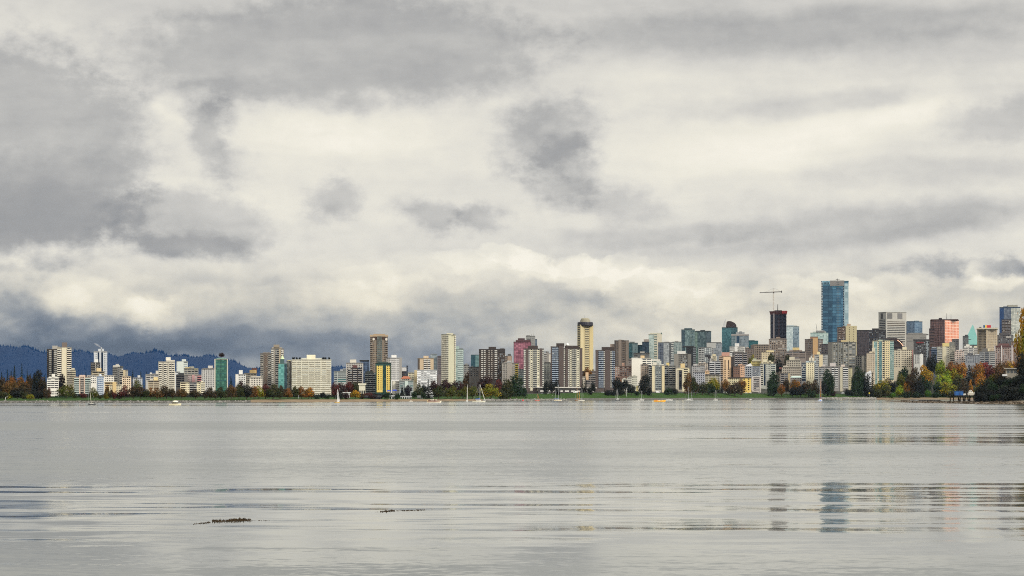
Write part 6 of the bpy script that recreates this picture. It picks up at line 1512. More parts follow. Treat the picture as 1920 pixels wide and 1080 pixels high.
# podium under the waterfront towers
along('podium', 1009, 1117, 148, 176, 6, 15.2, wall_mat((70, 66, 66)), 'long dark garage podium under the brown and white waterfront towers', 'podium')
pod = bpy.data.objects[[o.name for o in bpy.data.objects if o.name.startswith('podium')][0]]
def child_along(par, name, px0, px1, t0, t1, z0, z1, mat, step=10):
    o = along(name, px0, px1, t0, t1, z0, z1, mat, None, None, step)
    o.parent = par
    return o
child_along(pod, 'canopy', 1006, 1119, 144, 178, 15.2, 16.4, wall_mat((206, 200, 190)))
for q in range(9):
    c0 = 1013 + q * 11.6
    child_along(pod, 'parapet_panel', c0, c0 + 7.5, 147.0, 148.0, 10.4, 12.2, wall_mat((214, 210, 204)), 8)
# beach buildings
def lowhouse(px0, px1, ytop, t, depth, label, col, name='beach_pavilion', cat='pavilion', arches=0, roofc=None, over=.8, base=None):
    xm = (px0 + px1) / 2; Y = shore_y(xm) + t; s = Y / FOC; X = (xm - CX) * s
    z0 = (land_z(xm, t) if base is None else base) - .4
    o = empty(name, (X, Y, z0), -math.atan(X / Y)); tag(o, label, cat)
    w = (px1 - px0) * s / 2; H = EYE + (HY - ytop) * s - z0
    mb = MB(); mb.box(-w, w, 0, depth, 0, H); mb.build('wall', wall_mat(col), o)
    mb = MB(); mb.box(-w - over, w + over, -over, depth + over, H, H + .12 * H + .25); mb.build('roof', wall_mat(roofc or col), o)
    for i in range(arches):
        u = -w + 2 * w * (i + .5) / arches; ww = 2 * w / arches * .32
        mb = MB(); pts = [(u - ww, .06 * H)] + [(u - ww * math.cos(a), .5 * H + ww * math.sin(a)) for a in [math.pi * q / 6 for q in range(7)]] + [(u + ww, .06 * H)]
        n = len(pts); mb.add([(x, -.08, z) for x, z in pts] + [(x, .3, z) for x, z in pts], [tuple(range(n)), tuple(range(2 * n - 1, n - 1, -1))] + [(i_, n + i_, n + (i_ + 1) % n, (i_ + 1) % n) for i_ in range(n)])
        mb.build('window', glass('dark'), o)
    return o
lowhouse(750.5, 771, 743.6, 40, 12, 'white beach pavilion with a row of dark arched openings on the sand', (206, 208, 212), arches=5)
lowhouse(729.5, 739.5, 742.5, 42, 10, 'small white beach hut with a triangular front between round dark trees', (204, 206, 208), arches=2, name='beach_hut', cat='hut')
lowhouse(782, 793, 743, 45, 8, 'low white beach kiosk between two round dark trees', (196, 198, 202), arches=3, name='beach_kiosk', cat='kiosk')
lowhouse(800, 812, 741.8, 55, 9, 'white beach shelter behind the wooden motor yacht', (200, 202, 206), arches=3, name='beach_shelter', cat='shelter')
lowhouse(676, 714, 743.2, 45, 12, 'long low dark boathouse with a pale roof edge beyond the golden tree', (46, 44, 46), arches=6, roofc=(120, 124, 130), name='boathouse', cat='boathouse')
lowhouse(644, 656, 737, 70, 9, 'small white house with a pitched front among maroon trees by the yellow sloop', (214, 214, 214), arches=3, name='house', cat='house')
lowhouse(673, 685, 722, 130, 10, 'little cream villa on the slope behind the golden tree', (222, 216, 190), arches=3, name='house', cat='house')
def canopy(px, py, w, t, label, col=(30, 62, 168)):
    Y = shore_y(px) + t; s = Y / FOC; z0 = land_z(px, t); X = (px - CX) * s
    o = empty('awning', (X, Y, z0)); tag(o, label, 'awning', 'blue awnings by the yellow and green tower')
    ww = w * s / 2; H = EYE + (HY - py) * s - z0
    mb = MB(); mb.loft([[(-ww, -3, H - 2.4 * s), (ww, -3, H - 2.4 * s), (ww, 3, H - 2.0 * s), (-ww, 3, H - 2.0 * s)], [(-ww * .8, -1, H), (ww * .8, -1, H), (ww * .8, 1, H), (-ww * .8, 1, H)]])
    mb.build('canvas', plain('blue_canvas', lin(col), .8), o)
    for sx in (-.9, .9):
        for y_ in (-2.7, 2.7):
            mb = MB(); mb.tube((ww * sx, y_, -.2), (ww * sx, y_, H - 2.2 * s), .12, .12, 5); mb.build('post', plain('post_metal', (.3, .3, .32)), o)
canopy(740, 730.5, 8, 140, 'larger blue awning beneath the white banded tower'); canopy(729, 731.5, 7, 142, 'blue awning under the yellow strips of the yellow and green tower'); canopy(754, 733, 5, 138, 'smallest blue awning, in front of the conical dark tree')

# ================================================================== boats
def boat_root(name, px, Y, label, cat, grp=None, rz=0.0):
    o = empty(name, ((px - CX) / FOC * Y, Y, 0.0), rz); tag(o, label, cat, grp); return o
def hull(par, L_, beam, fb, col, deck=(226, 222, 210), sheer=.25, name='hull', stripe=None):
    """a boat hull along local x, bow at +x"""
    n = 11; rings = []
    for i in range(n):
        f_ = i / (n - 1); x = -L_ / 2 + L_ * f_
        wdt = beam / 2 * (1 - max(0, (f_ - .45) / .55) ** 2.2) * (.82 + .18 * min(1, f_ / .25)) + .02
        top = fb * (1 + sheer * ((f_ - .35) * 1.4) ** 2 * (1 if f_ > .35 else .5)); bot = -.35 * (1 - f_ ** 4)
        xx = x + (.06 * L_ * (f_ ** 6))
        rings.append([(xx, -wdt, top), (x, -wdt * .72, bot), (x, wdt * .72, bot), (xx, wdt, top)])
    mb = MB(); mb.loft(rings); h_ = mb.build(name, plain('hull_paint', lin(col), .35), par)
    dk = MB(); pts = [(r[0][0], r[0][1] * .93, r[0][2] + .03) for r in rings] + [(r[3][0], r[3][1] * .93, r[3][2] + .03) for r in rings[::-1]]
    dk.add(pts, [tuple(range(len(pts)))]); dk.build('deck', plain('deck_paint', lin(deck), .6), par)
    if stripe:
        sb = MB(); rg = [[(r[0][0], r[0][1] * 1.012 - .02, r[0][2] * .62), (r[0][0], r[0][1] * 1.012 - .02, r[0][2] * .85), (r[0][0], r[0][1] * .97, r[0][2] * .85), (r[0][0], r[0][1] * .97, r[0][2] * .62)] for r in rings[:-1]]
        sb.loft(rg); sb.build('stripe', plain('stripe_paint', lin(stripe), .4), h_)
    return rings
def cabin(par, x0, x1, w, z0, z1, col, win=True, name='cabin'):
    mb = MB(); mb.loft([[(x0, -w, z0), (x1, -w, z0), (x1, w, z0), (x0, w, z0)], [(x0 + .15 * (z1 - z0), -w * .86, z1), (x1 - .5 * (z1 - z0), -w * .86, z1), (x1 - .5 * (z1 - z0), w * .86, z1), (x0 + .15 * (z1 - z0), w * .86, z1)]])
    c = mb.build(name, plain('cabin_paint', lin(col), .5), par)
    if win:
        k_ = max(2, int((x1 - x0) / 1.2))
        for i in range(k_):
            a = x0 + .35 + (x1 - x0 - .9) * i / k_; mb = MB(); zm = (z0 + z1) / 2
            mb.box(a, a + (x1 - x0 - .9) / k_ * .7, -w * .97, w * .97, zm - .12 * (z1 - z0), zm + .26 * (z1 - z0)); mb.build('window', glass('dark'), c)
    return c
def mast(par, x, z0, z1, r=.11, col=(222, 222, 222), rake=0.0, boom=None, cover=None, name='mast', spread=True):
    m_ = plain('spar_paint', lin(col), .4)
    mb = MB(); mb.tube((x, 0, z0), (x + rake, 0, z1), r, r * .6, 6); k_ = mb.build(name, m_, par)
    if boom:
        mb = MB(); mb.tube((x, 0, z0 + 1.6), (x - boom, 0, z0 + 1.5), r * .7, r * .6, 6); mb.build('boom', m_, k_)
        if cover:
            mb = MB(); mb.tube((x, 0, z0 + 1.95), (x - boom, 0, z0 + 1.75), .34, .2, 8); mb.build('sail_cover', plain('sail_cover_cloth', lin(cover), .8), par)
    if spread:
        zc = z0 + (z1 - z0) * .6; mb = MB(); mb.tube((x + rake * .6, -.9, zc), (x + rake * .6, .9, zc), .04, .04, 4); mb.build('spreader', m_, k_)
    return k_
def stay(par, a, b_, r=.035, col=(190, 190, 190), name='stay'):
    mb = MB(); mb.tube(a, b_, r, r, 4); mb.build(name, plain('rigging', lin(col), .5), par)
def sloop(px, Y, L_, topy, label, hullc=(232, 230, 222), cover=None, mastc=(222, 222, 222), rz=0.0, stripe=None, rake=0.0, furled=None, deck=(226, 222, 210), cab=(228, 226, 218), mr=None, mizzen=None, fb=None):
    o = boat_root('sailboat', px, Y, label, 'sailboat', 'sailboats moored in the bay', rz)
    fb = fb or L_ * .10
    hull(o, L_, L_ * .30, fb, hullc, deck, stripe=stripe)
    cabin(o, -L_ * .18, L_ * .22, L_ * .10, fb, fb + L_ * .065, cab)
    zt = EYE + (HY - topy) / FOC * Y; mx = L_ * .10; r = mr or max(.10, Y / FOC * .22)
    mast(o, mx, fb, zt, r, mastc, rake, boom=L_ * .38, cover=cover)
    stay(o, (mx + rake, 0, zt - .2), (L_ * .52, 0, fb + .2), r * .3); stay(o, (mx + rake, 0, zt - .2), (-L_ * .48, 0, fb + .1), r * .3)
    if furled:
        mb = MB(); mb.tube((mx + rake * .9 + .15, 0, zt - .6), (L_ * .5, 0, fb + .5), r * .8, r * 1.5, 7); mb.build('furled_sail', plain('sail_cloth', lin(furled), .8), o)
    if mizzen:
        mast(o, -L_ * .34, fb, EYE + (HY - mizzen) / FOC * Y, r * .8, mastc, 0, boom=L_ * .16, cover=cover, name='mizzen_mast', spread=False)
    mb = MB(); mb.box(-L_ * .51, -L_ * .49, -.12, .12, -.5, fb * .9); mb.build('rudder', plain('hull_paint', lin(hullc), .35), o)
    return o
# the one with the dark hull, its mast leaning
o = sloop(172.5, 1270, 4.4, 716, 'dark-hulled sloop with a white deck and a leaning mast, off the blue domed building', (28, 30, 38), None, (226, 220, 200), math.pi, fb=.55, deck=(240, 236, 224), rake=1.4)
o = sloop(632, 1620, 3.9, 729, 'little yellow-hulled sloop with its white sail furled, off the wide white slab block', (214, 176, 92), None, (240, 240, 238), 0, furled=(244, 244, 240), fb=.5)
s_ = 1620 / FOC
mb = MB(); zt = EYE + (HY - 730) * s_; mb.add([(.3, -.02, 1.0), (1.3, -.02, .8), (.45, -.02, zt), (.3, .05, 1.0), (1.3, .05, .8), (.45, .05, zt)], [(0, 1, 2), (5, 4, 3), (0, 3, 4, 1), (1, 4, 5, 2), (2, 5, 3, 0)]); mb.build('sail', plain('sail_cloth', lin((240, 240, 238)), .8), o)
sloop(876, 2060, 4.4, 721, 'white sloop seen end-on with a thick bare mast, beside the ketch with the blue cover', (232, 230, 224), None, (226, 224, 216), RAD(70), mr=.2, fb=.9)
o = sloop(897.5, 1800, 10.6, 720, 'larger white sloop with a bright blue sail cover and a slanting furled jib', (236, 232, 214), (30, 80, 200), (220, 220, 216), 0, mr=.15, fb=.85, furled=(216, 214, 206))
sloop(1007, 2330, 5.0, 738, 'tiny red-sailed dinghy by the rocks off the first brown and white tower', (206, 90, 70), None, (190, 150, 120), 0, furled=(220, 110, 80), fb=.6, mr=.1)
sloop(1046, 2330, 8.4, 721, 'white sloop with yellow stern canvas and a blue cover', (232, 230, 220), (60, 90, 150), (206, 208, 212), 0, mizzen=730, fb=.75, stripe=(236, 190, 70))
sloop(1090, 2300, 6.6, 728, 'small cream sloop moored beside a varnished ketch', (226, 222, 210), None, (200, 202, 204), 0, fb=.7)
sloop(1083, 2420, 6.0, 727, 'varnished ketch with orange-brown masts beside the small cream sloop', (150, 106, 70), None, (206, 140, 50), math.pi, mizzen=733, fb=.7, mr=.2)
sloop(1158, 2560, 6.4, 730, 'dark blue sloop with a white mast off the brown tower with blue-white balconies', (40, 46, 66), None, (236, 236, 236), math.pi, fb=.75, deck=(220, 220, 216), mr=.22)
sloop(1202, 2600, 7.4, 733, 'white sloop with a thin grey mast off the two-pillar tower', (234, 232, 228), None, (200, 202, 206), 0, fb=.8)
sloop(1292, 2620, 9.8, 725, 'white double-masted yawl with bare poles off the olive waterfront trees', (232, 232, 228), None, (200, 204, 210), math.pi, fb=.8, mizzen=734)
sloop(1341.5, 2640, 5.4, 731, 'small white sloop with a pale mast off the orange-leaved shore', (228, 226, 220), None, (214, 214, 214), 0, fb=.75, mr=.16)
sloop(1538.5, 2200, 7.2, 711, 'blue and white sloop with a tall orange-brown mast, anchored before the boulders', (238, 240, 244), (40, 70, 180), (214, 136, 60), RAD(58), stripe=(70, 140, 230), fb=1.4, mr=.22, cab=(230, 232, 236))
b_ = [o for o in bpy.data.objects if o.name.startswith('sailboat') and o.get('label', '').startswith('blue and white')][0]
mb = MB(); mb.loft([[(-3.3, -1.0, -.3), (3.2, -.2, -.3), (3.2, .2, -.3), (-3.3, 1.0, -.3)], [(-3.65, -1.2, .8), (3.8, -.2, .8), (3.8, .2, .8), (-3.65, 1.2, .8)]]); mb.build('boot_stripe', plain('blue_bottom_paint', lin((60, 140, 236)), .4), b_)
# power boats
o = boat_root('motorboat', 328, 1215, 'cream motorboat with a domed white canopy and a wide flat hull', 'motorboat')
hull(o, 6.7, 2.1, .75, (236, 226, 190), (238, 234, 214)); cabin(o, -1.5, 1.6, .8, .75, 1.6, (90, 84, 70))
mb = MB(); mb.loft([[(-1.4 * q + .2, -.8 * q, z), (1.4 * q + .2, -.8 * q, z), (1.4 * q + .2, .8 * q, z), (-1.4 * q + .2, .8 * q, z)] for q, z in ((1, 1.6), (.98, 2.0), (.8, 2.35), (.45, 2.55))]); mb.build('canopy', plain('canopy_cloth', lin((246, 240, 214)), .6), o, True)
o = boat_root('motor_yacht', 813.5, 1690, 'wooden motor yacht with a white bow, brown cabin and cream deckhouse', 'motor yacht')
hull(o, 11.2, 3.0, 1.0, (238, 230, 208), (150, 100, 74), sheer=.5, stripe=(120, 50, 40)); cabin(o, -4.6, 2.2, 1.1, 1.0, 1.8, (110, 56, 44)); cabin(o, -2.6, .2, .95, 1.8, 2.7, (226, 216, 196), name='wheelhouse'); cabin(o, -5.2, -3.9, 1.0, 1.0, 2.0, (236, 214, 150), name='cockpit_shelter')
mast(o, -.6, 2.7, 4.2, .05, (220, 220, 220), spread=False, name='signal_mast'); 
mb = MB(); mb.box(1.2, 2.6, -.7, .7, 1.8, 2.3); mb.build('tender', plain('cabin_paint', lin((232, 226, 214)), .5), o)
o = boat_root('motorboat', 614.5, 2000, 'small white cabin boat near the beach beside the yellow sloop', 'motorboat')
hull(o, 2.7, 1.2, .6, (226, 220, 206)); cabin(o, -.7, .6, .45, .6, 1.2, (232, 230, 224)); mast(o, -.2, 1.2, 2.6, .05, spread=False)
o = boat_root('motorboat', 770, 2000, 'low white runabout off the white beach pavilion', 'motorboat')
hull(o, 3.6, 1.4, .55, (226, 214, 196)); cabin(o, -.5, .9, .5, .55, .95, (224, 222, 214))
o = boat_root('motorboat', 1236.5, 1960, 'bright yellow-orange motorboat with a white deck and red-capped stern', 'motorboat')
hull(o, 10.6, 3.0, 1.15, (250, 182, 34), (236, 226, 206), sheer=.4); cabin(o, -4.6, -1.5, 1.0, 1.15, 1.7, (226, 120, 90)); cabin(o, -1.2, 3.0, .95, 1.15, 1.6, (232, 228, 214)); mast(o, -3.9, 1.3, 2.3, .06, (60, 60, 66), spread=False)
o = boat_root('motorboat', 1253.5, 2560, 'long white launch directly behind the bright yellow-orange motorboat', 'motorboat')
hull(o, 10.0, 2.6, .8, (232, 230, 224)); cabin(o, -2.8, 2.6, .9, .8, 1.4, (206, 206, 206))
o = boat_root('rowing_boat', 1406, 2640, 'dark low open boat with a white thwart off the seawall', 'boat')
hull(o, 9.0, 2.6, .7, (60, 58, 60), (200, 198, 192)); cabin(o, -.6, 2.2, .9, .7, 1.2, (232, 232, 230), win=False, name='foredeck_box')
o = boat_root('buoy', 980.5, 2240, 'red mooring buoy floating off the big dark green tree', 'buoy')
mb = MB(); mb.loft([[(q * math.cos(6.283 * i / 10), q * math.sin(6.283 * i / 10), z) for i in range(10)] for q, z in ((.3, -.4), (.8, .0), (.85, .5), (.5, 1.1), (.12, 1.5))]); mb.build('float', plain('buoy_red', lin((220, 50, 50)), .5), o, True)
mb = MB(); mb.tube((0, 0, 1.4), (0, 0, 2.1), .08, .08, 6); mb.build('top_mark', plain('buoy_red', lin((220, 50, 50)), .5), o)

# ================================================================== pier with hut and boat
Yp = 1560.0; sp = Yp / FOC
pr = empty('pier', ((1811 - CX) * sp, Yp, 0), 0); tag(pr, 'dark timber pier on leaning piles running out from the near headland', 'pier')
def pz(py): return EYE + (HY - py) * sp
timber = ground_mat('pier_timber', [(.3, (.012, .011, .010)), (.7, (.04, .035, .03))], 1.0)
mb = MB(); mb.box(-21 * sp, 20 * sp, -4, 4, pz(743.6), pz(741.2)); mb.build('deck', timber, pr)
for q in (-13, -4, 5, 16):
    mb = MB(); mb.tube((q * sp, -3, -1.5), (q * sp + .3, -3, pz(743)), .55, .5, 7); mb.tube((q * sp + 1.0, 3, -1.5), (q * sp, 3, pz(743)), .5, .45, 7); mb.tube((q * sp - 1.6, -3, .3), (q * sp + 1.2, -3, pz(744.5)), .25, .25, 6); mb.build('pile', timber, pr)
hut = empty('boat_shed', ((1797.5 - CX) * sp, Yp, pz(741.2))); tag(hut, 'bright blue shed standing on the timber pier', 'shed')
mb = MB(); mb.box(-7.3 * sp, 7.3 * sp, -2.5, 2.5, 0, 8 * sp); mb.build('wall', plain('blue_boards', lin((32, 92, 160)), .7), hut)
mb = MB(); mb.box(-7.9 * sp, 7.9 * sp, -2.9, 2.9, 8 * sp, 8.7 * sp); mb.build('roof', plain('shed_roof', lin((50, 60, 84)), .7), hut)
mb = MB(); mb.box(-1 * sp, 2 * sp, -2.6, -2.4, 0, 5.4 * sp); mb.build('door', plain('shed_door', lin((24, 66, 120)), .7), hut)
o = boat_root('cabin_cruiser', 1821, Yp, 'white cabin cruiser hauled out on the end of the timber pier', 'motorboat'); o.location.z = pz(741.2) + .25
hull(o, 13 * sp, 2.6, 1.5, (222, 216, 200)); cabin(o, -1.9, 1.4, .95, 1.5, 2.9, (228, 224, 212)); cabin(o, -1.2, .4, .8, 2.9, 3.6, (226, 224, 216), name='flybridge')
for q in (-1.6, 1.2):
    mb = MB(); mb.box(q - .15, q + .15, -1.1, 1.1, -.25, .2); mb.build('cradle', timber, o)
o = boat_root('rowing_boat', 1807.5, Yp - 1, 'small white dinghy lying on the pier beside the blue shed', 'boat'); o.location.z = pz(741.2) + .35
hull(o, 6.5 * sp, 1.0, .8, (214, 214, 210))
for q, (px, tp) in enumerate(((1781.5, 736.5), (1787.5, 737.5))):
    z = EYE + (HY - tp) / FOC * Yp; o = boat_root('mooring_pile', px, Yp, ('tall dark mooring pile standing alone off the pier', 'slightly shorter dark mooring pile close to the pier')[q], 'pile', 'mooring piles by the pier')
    mb = MB(); mb.tube((0, 0, -2), (.2, 0, z), .42, .36, 8); mb.build('timber', timber, o); mb = MB(); mb.tube((.2, 0, z), (.2, 0, z + .25), .44, .3, 8); mb.build('cap', plain('pile_cap', (.1, .1, .1)), o)
Yd = 2350.0; sd_ = Yd / FOC
o = empty('floating_dock', ((1743 - CX) * sd_, Yd, 0)); tag(o, 'long dark floating breakwater lying off the sandy beach', 'dock')
mb = MB(); mb.box(-20 * sd_, 20 * sd_, -1.5, 1.5, -.4, .75); mb.build('float', timber, o)
for q in range(9):
    mb = MB(); mb.tube(((-18 + q * 4.5) * sd_, -1.6, .0), ((-18 + q * 4.5) * sd_, -1.6, 1.0), .5, .5, 7); mb.build('fender', timber, o)

# ================================================================== vehicles, posts and people on the far shore
def car(px, t, col, kind, label, rz=0.0):
    Y = shore_y(px) + t; X = (px - CX) / FOC * Y
    o = empty('parked_van' if kind == 'van' else 'parked_car', (X, Y, land_z(px, t) + .05), rz - math.atan(X / Y)); tag(o, label, 'van' if kind == 'van' else 'car', 'vehicles parked along the shore road')
    L_, Hh = (5.6, 2.5) if kind == 'van' else (4.5, 1.45)
    mb = MB()
    prof = [(-L_ / 2, .35), (L_ / 2, .35), (L_ / 2, .85), (L_ / 2 - .2, 1.05)] + ([(L_ / 2 - .9, Hh), (-L_ / 2 + .05, Hh)] if kind == 'van' else [(L_ / 2 - 1.2, 1.0), (L_ / 2 - 1.9, Hh), (-L_ / 2 + 1.0, Hh), (-L_ / 2 + .3, 1.0)]) + [(-L_ / 2, .85)]
    n = len(prof); w_ = .95
    mb.add([(x, -w_, z) for x, z in prof] + [(x, w_, z) for x, z in prof], [tuple(range(n)), tuple(range(2 * n - 1, n - 1, -1))] + [(i, n + i, n + (i + 1) % n, (i + 1) % n) for i in range(n)])
    mb.build('body', plain('car_paint', lin(col), .35), o)
    mb = MB()
    if kind == 'van': mb.box(L_ / 2 - 1.9, L_ / 2 - .75, -w_ - .02, w_ + .02, 1.3, 2.0)
    else: mb.box(-L_ / 2 + 1.05, L_ / 2 - 1.95, -w_ - .02, w_ + .02, 1.0, 1.32)
    mb.build('window', glass('dark'), o)
    for sx in (-1, 1):
        for sy in (-1, 1):
            mb = MB(); mb.tube((sx * L_ * .31, sy * .98, .33), (sx * L_ * .31, sy * .78, .33), .33, .33, 10); mb.build('wheel', plain('tyre', (.02, .02, .02)), o)
    return o
WH, SI, RD, BL, DK = (236, 236, 236), (170, 174, 178), (170, 40, 40), (40, 60, 120), (40, 42, 46)
CARS = [(144, WH, 'car'), (160, WH, 'car'), (262, WH, 'van'), (285, SI, 'car'), (301, WH, 'car'), (346, WH, 'car'), (369, WH, 'car'), (387, SI, 'car'), (398, WH, 'car'), (420, SI, 'car'), (448, WH, 'car'), (470, DK, 'car'), (492, SI, 'car'), (514, WH, 'car'), (538, SI, 'car'), (566, WH, 'car'), (590, SI, 'car'), (640, WH, 'car'),
        (830, SI, 'car'), (850, WH, 'car'), (893, SI, 'car'), (1018, SI, 'car'), (1026, WH, 'car'), (1079, WH, 'van'), (1131, SI, 'car'), (1148, WH, 'van'), (1151.5, WH, 'car'), (1164, WH, 'car'), (1169.5, WH, 'van'), (1234, WH, 'van'), (1256, WH, 'van'), (1262, BL, 'car'), (1304, WH, 'car'), (1350, SI, 'car'), (1356, WH, 'car'), (1364, WH, 'car'), (1399, WH, 'car'), (1407, WH, 'car'), (1424, WH, 'car'), (1432, SI, 'car'), (1443, SI, 'car'), (1580, WH, 'van'), (1592, SI, 'car')]
CW = {WH: 'white', SI: 'silver grey', RD: 'red', BL: 'blue', DK: 'black'}
CARO = []
for px, c, kind in CARS:
    t = 122 if px < 1000 or px > 1190 else 112
    CARO.append((px, car(px, t + trng.uniform(-3, 3), c, kind, None, trng.choice((0, math.pi))), CW[c] + ' ' + ('van' if kind == 'van' else 'car')))
CARO.append((1163, car(1163, 96, RD, 'car', None), 'red car'))
def post(px, ytop, t, label, col=(226, 226, 226), sign=None):
    Y = shore_y(px) + t; X = (px - CX) / FOC * Y; z0 = land_z(px, t); z1 = EYE + (HY - ytop) / FOC * Y
    o = empty('lamp_post', (X, Y, z0)); tag(o, label, 'lamp post', 'posts along the shore')
    mb = MB(); mb.tube((0, 0, -.2), (0, 0, z1 - z0), .22, .16, 7); mb.build('pole', plain('post_paint', lin(col), .5), o)
    if sign:
        mb = MB(); mb.box(-.9, .9, -.1, .1, z1 - z0 - 1.0, z1 - z0 + .8); mb.build('sign_panel', plain('sign_paint', lin(sign), .5), o)
    else:
        mb = MB(); mb.tube((0, 0, z1 - z0), (1.4, 0, z1 - z0 + .4), .12, .1, 6); mb.build('arm', plain('post_paint', lin(col), .5), o)
        mb = MB(); mb.box(1.2, 2.1, -.2, .2, z1 - z0 + .28, z1 - z0 + .5); mb.build('lamp_head', plain('post_paint', lin(col), .5), o)
post(1175, 728, 55, 'thick white lamp post on the lawn off the pink brick block'); post(1627, 718, 60, 'tall white lamp post among the dark poplars', (206, 210, 214)); post(1630, 737, 42, 'short post carrying a yellow warning panel by the boulders', (120, 120, 116), (226, 206, 40))
post(560, 740, 60, 'small white lamp post under the orange-brown trees', (216, 220, 226)); post(942, 739, 40, 'pale lamp post on the rocks by the olive tree'); post(770, 734, 45, 'grey lamp post by the white beach pavilion', (190, 192, 196)); post(10, 745, 25, 'little pale lamp post beside the bright yellow tree', (206, 206, 206))
skin = wall_mat((206, 160, 130))
def person(px, t, label, top=(236, 236, 236), legs=(40, 44, 60)):
    Y = shore_y(px) + t; X = (px - CX) / FOC * Y
    o = empty('person', (X, Y, land_z(px, t)), trng.uniform(-1, 1)); tag(o, label, 'person', 'people strolling on the shore')
    me = bpy.data.meshes.new('body'); bm = bmesh.new(); ly = bm.verts.layers.skin.verify()
    pts = {'pel': (0, 0, .95), 'sp': (0, 0, 1.2), 'ch': (0, 0, 1.42), 'nk': (0, 0, 1.55), 'hd': (0, -.01, 1.68), 'hd2': (0, 0, 1.78), 'ls': (.2, 0, 1.43), 'le': (.27, .03, 1.15), 'lh': (.27, -.06, .90), 'rs': (-.2, 0, 1.43), 're': (-.27, .05, 1.16), 'rh': (-.26, -.02, .90), 'lhp': (.1, 0, .9), 'lk': (.11, -.10, .5), 'lf': (.11, -.06, .06), 'lt': (.11, -.22, .03), 'rhp': (-.1, 0, .9), 'rk': (-.11, .03, .5), 'rf': (-.11, .16, .08), 'rt': (-.11, .02, .03)}
    rad = {'pel': .15, 'sp': .14, 'ch': .16, 'nk': .06, 'hd': .10, 'hd2': .08, 'ls': .08, 'le': .055, 'lh': .04, 'rs': .08, 're': .055, 'rh': .04, 'lhp': .11, 'lk': .075, 'lf': .05, 'lt': .04, 'rhp': .11, 'rk': .075, 'rf': .05, 'rt': .04}
    V_ = {k_: bm.verts.new(p) for k_, p in pts.items()}
    for a, b2 in (('pel', 'sp'), ('sp', 'ch'), ('ch', 'nk'), ('nk', 'hd'), ('hd', 'hd2'), ('ch', 'ls'), ('ls', 'le'), ('le', 'lh'), ('ch', 'rs'), ('rs', 're'), ('re', 'rh'), ('pel', 'lhp'), ('lhp', 'lk'), ('lk', 'lf'), ('lf', 'lt'), ('pel', 'rhp'), ('rhp', 'rk'), ('rk', 'rf'), ('rf', 'rt')): bm.edges.new((V_[a], V_[b2]))
    for k_, v_ in V_.items(): v_[ly].radius = (rad[k_], rad[k_])
    V_['pel'][ly].use_root = True
    bm.to_mesh(me); bm.free(); me.materials.append(skin)
    bo = link('body', me, None, o); bo.modifiers.new('skin', 'SKIN'); bo.modifiers.new('smooth', 'SUBSURF').levels = 1
    mb = MB(); mb.loft([[(sx * math.cos(6.283 * i / 8), sy * math.sin(6.283 * i / 8), z) for i in range(8)] for sx, sy, z in ((.19, .15, .88), (.18, .16, 1.1), (.22, .18, 1.38), (.12, .1, 1.52))]); mb.build('jacket', plain('jacket_cloth', lin(top), .8), o, True)
    mb = MB()
    mb.tube((.1, 0, .95), (.11, -.09, .5), .13, .09, 8); mb.tube((.11, -.09, .5), (.11, -.06, .1), .09, .07, 8); mb.tube((-.1, 0, .95), (-.11, .03, .5), .13, .09, 8); mb.tube((-.11, .03, .5), (-.11, .14, .12), .09, .07, 8); mb.build('trousers', plain('trouser_cloth', lin(legs), .8), o, True)
    mb = MB(); mb.loft([[(q * math.cos(6.283 * i / 8), .02 + q * math.sin(6.283 * i / 8), z) for i in range(8)] for q, z in ((.10, 1.70), (.115, 1.78), (.08, 1.86))]); mb.build('hair', plain('hair', (.03, .02, .015), .7), o, True)
person(1619.5, 30, 'person in a white jacket standing on the boulders, the one nearer the blue sloop'); person(1624.5, 31, 'person in a pale grey jacket standing on the boulders beside the yellow warning panel', (216, 218, 222))
person(1035.5, 60, 'person in pale clothes walking alone across the green lawn', (206, 206, 206))

# ================================================================== tower crane over the unfinished tower
s_ = UNF.s; Yc = UNF.Y + 14
cz = lambda py: EYE + (HY - py) / FOC * Yc
o = empty('tower_crane', ((1450.4 - CX) / FOC * Yc, Yc, UNF.z0 + UNF.H + 1)); tag(o, 'slim tower crane with a long white jib standing on the unfinished tower', 'tower crane')
zb = o.location.z; sc_ = Yc / FOC
def lattice(a, b_, w_, n, r=.22):
    mb = MB(); a, b_ = Vector(a), Vector(b_); d = (b_ - a).normalized(); u = d.orthogonal().normalized() * w_; v = d.cross(u).normalized() * w_
    cs = [u + v, u - v, -u - v, -u + v]
    for c in cs: mb.tube(a + c, b_ + c, r, r, 4)
    for i in range(n):
        p, q = a + (b_ - a) * i / n, a + (b_ - a) * (i + 1) / n
        for j in range(4): mb.tube(p + cs[j], q + cs[(j + 1) % 4], r * .6, r * .6, 3)
    return mb
wm = plain('crane_white', lin((214, 206, 196)), .5); dm_ = plain('crane_dark', lin((70, 66, 66)), .5)
lattice((0, 0, -1), (0, 0, cz(548.5) - zb), .75, 14, .28).build('mast', wm, o)
lattice((.5 * sc_, 0, cz(547.6) - zb), (-26 * sc_, 0, cz(548.8) - zb), 0.5, 20, .25).build('jib', dm_, o)
lattice((0, 0, cz(547.6) - zb), (15 * sc_, 0, cz(546.9) - zb), .6, 8, .26).build('counter_jib', dm_, o)
lattice((0, 0, cz(547.6) - zb), (1.0 * sc_, 0, cz(540) - zb), .45, 5, .2).build('tower_top', wm, o)
mb = MB(); mb.box(14.2 * sc_, 15.8 * sc_, -1.2, 1.2, cz(548.9) - zb, cz(545) - zb); mb.build('counterweight', dm_, o)
mb = MB(); mb.box(-1.2 * sc_, 1.2 * sc_, -1.3, 1.3, cz(549.8) - zb, cz(547.4) - zb); mb.build('cab', dm_, o)
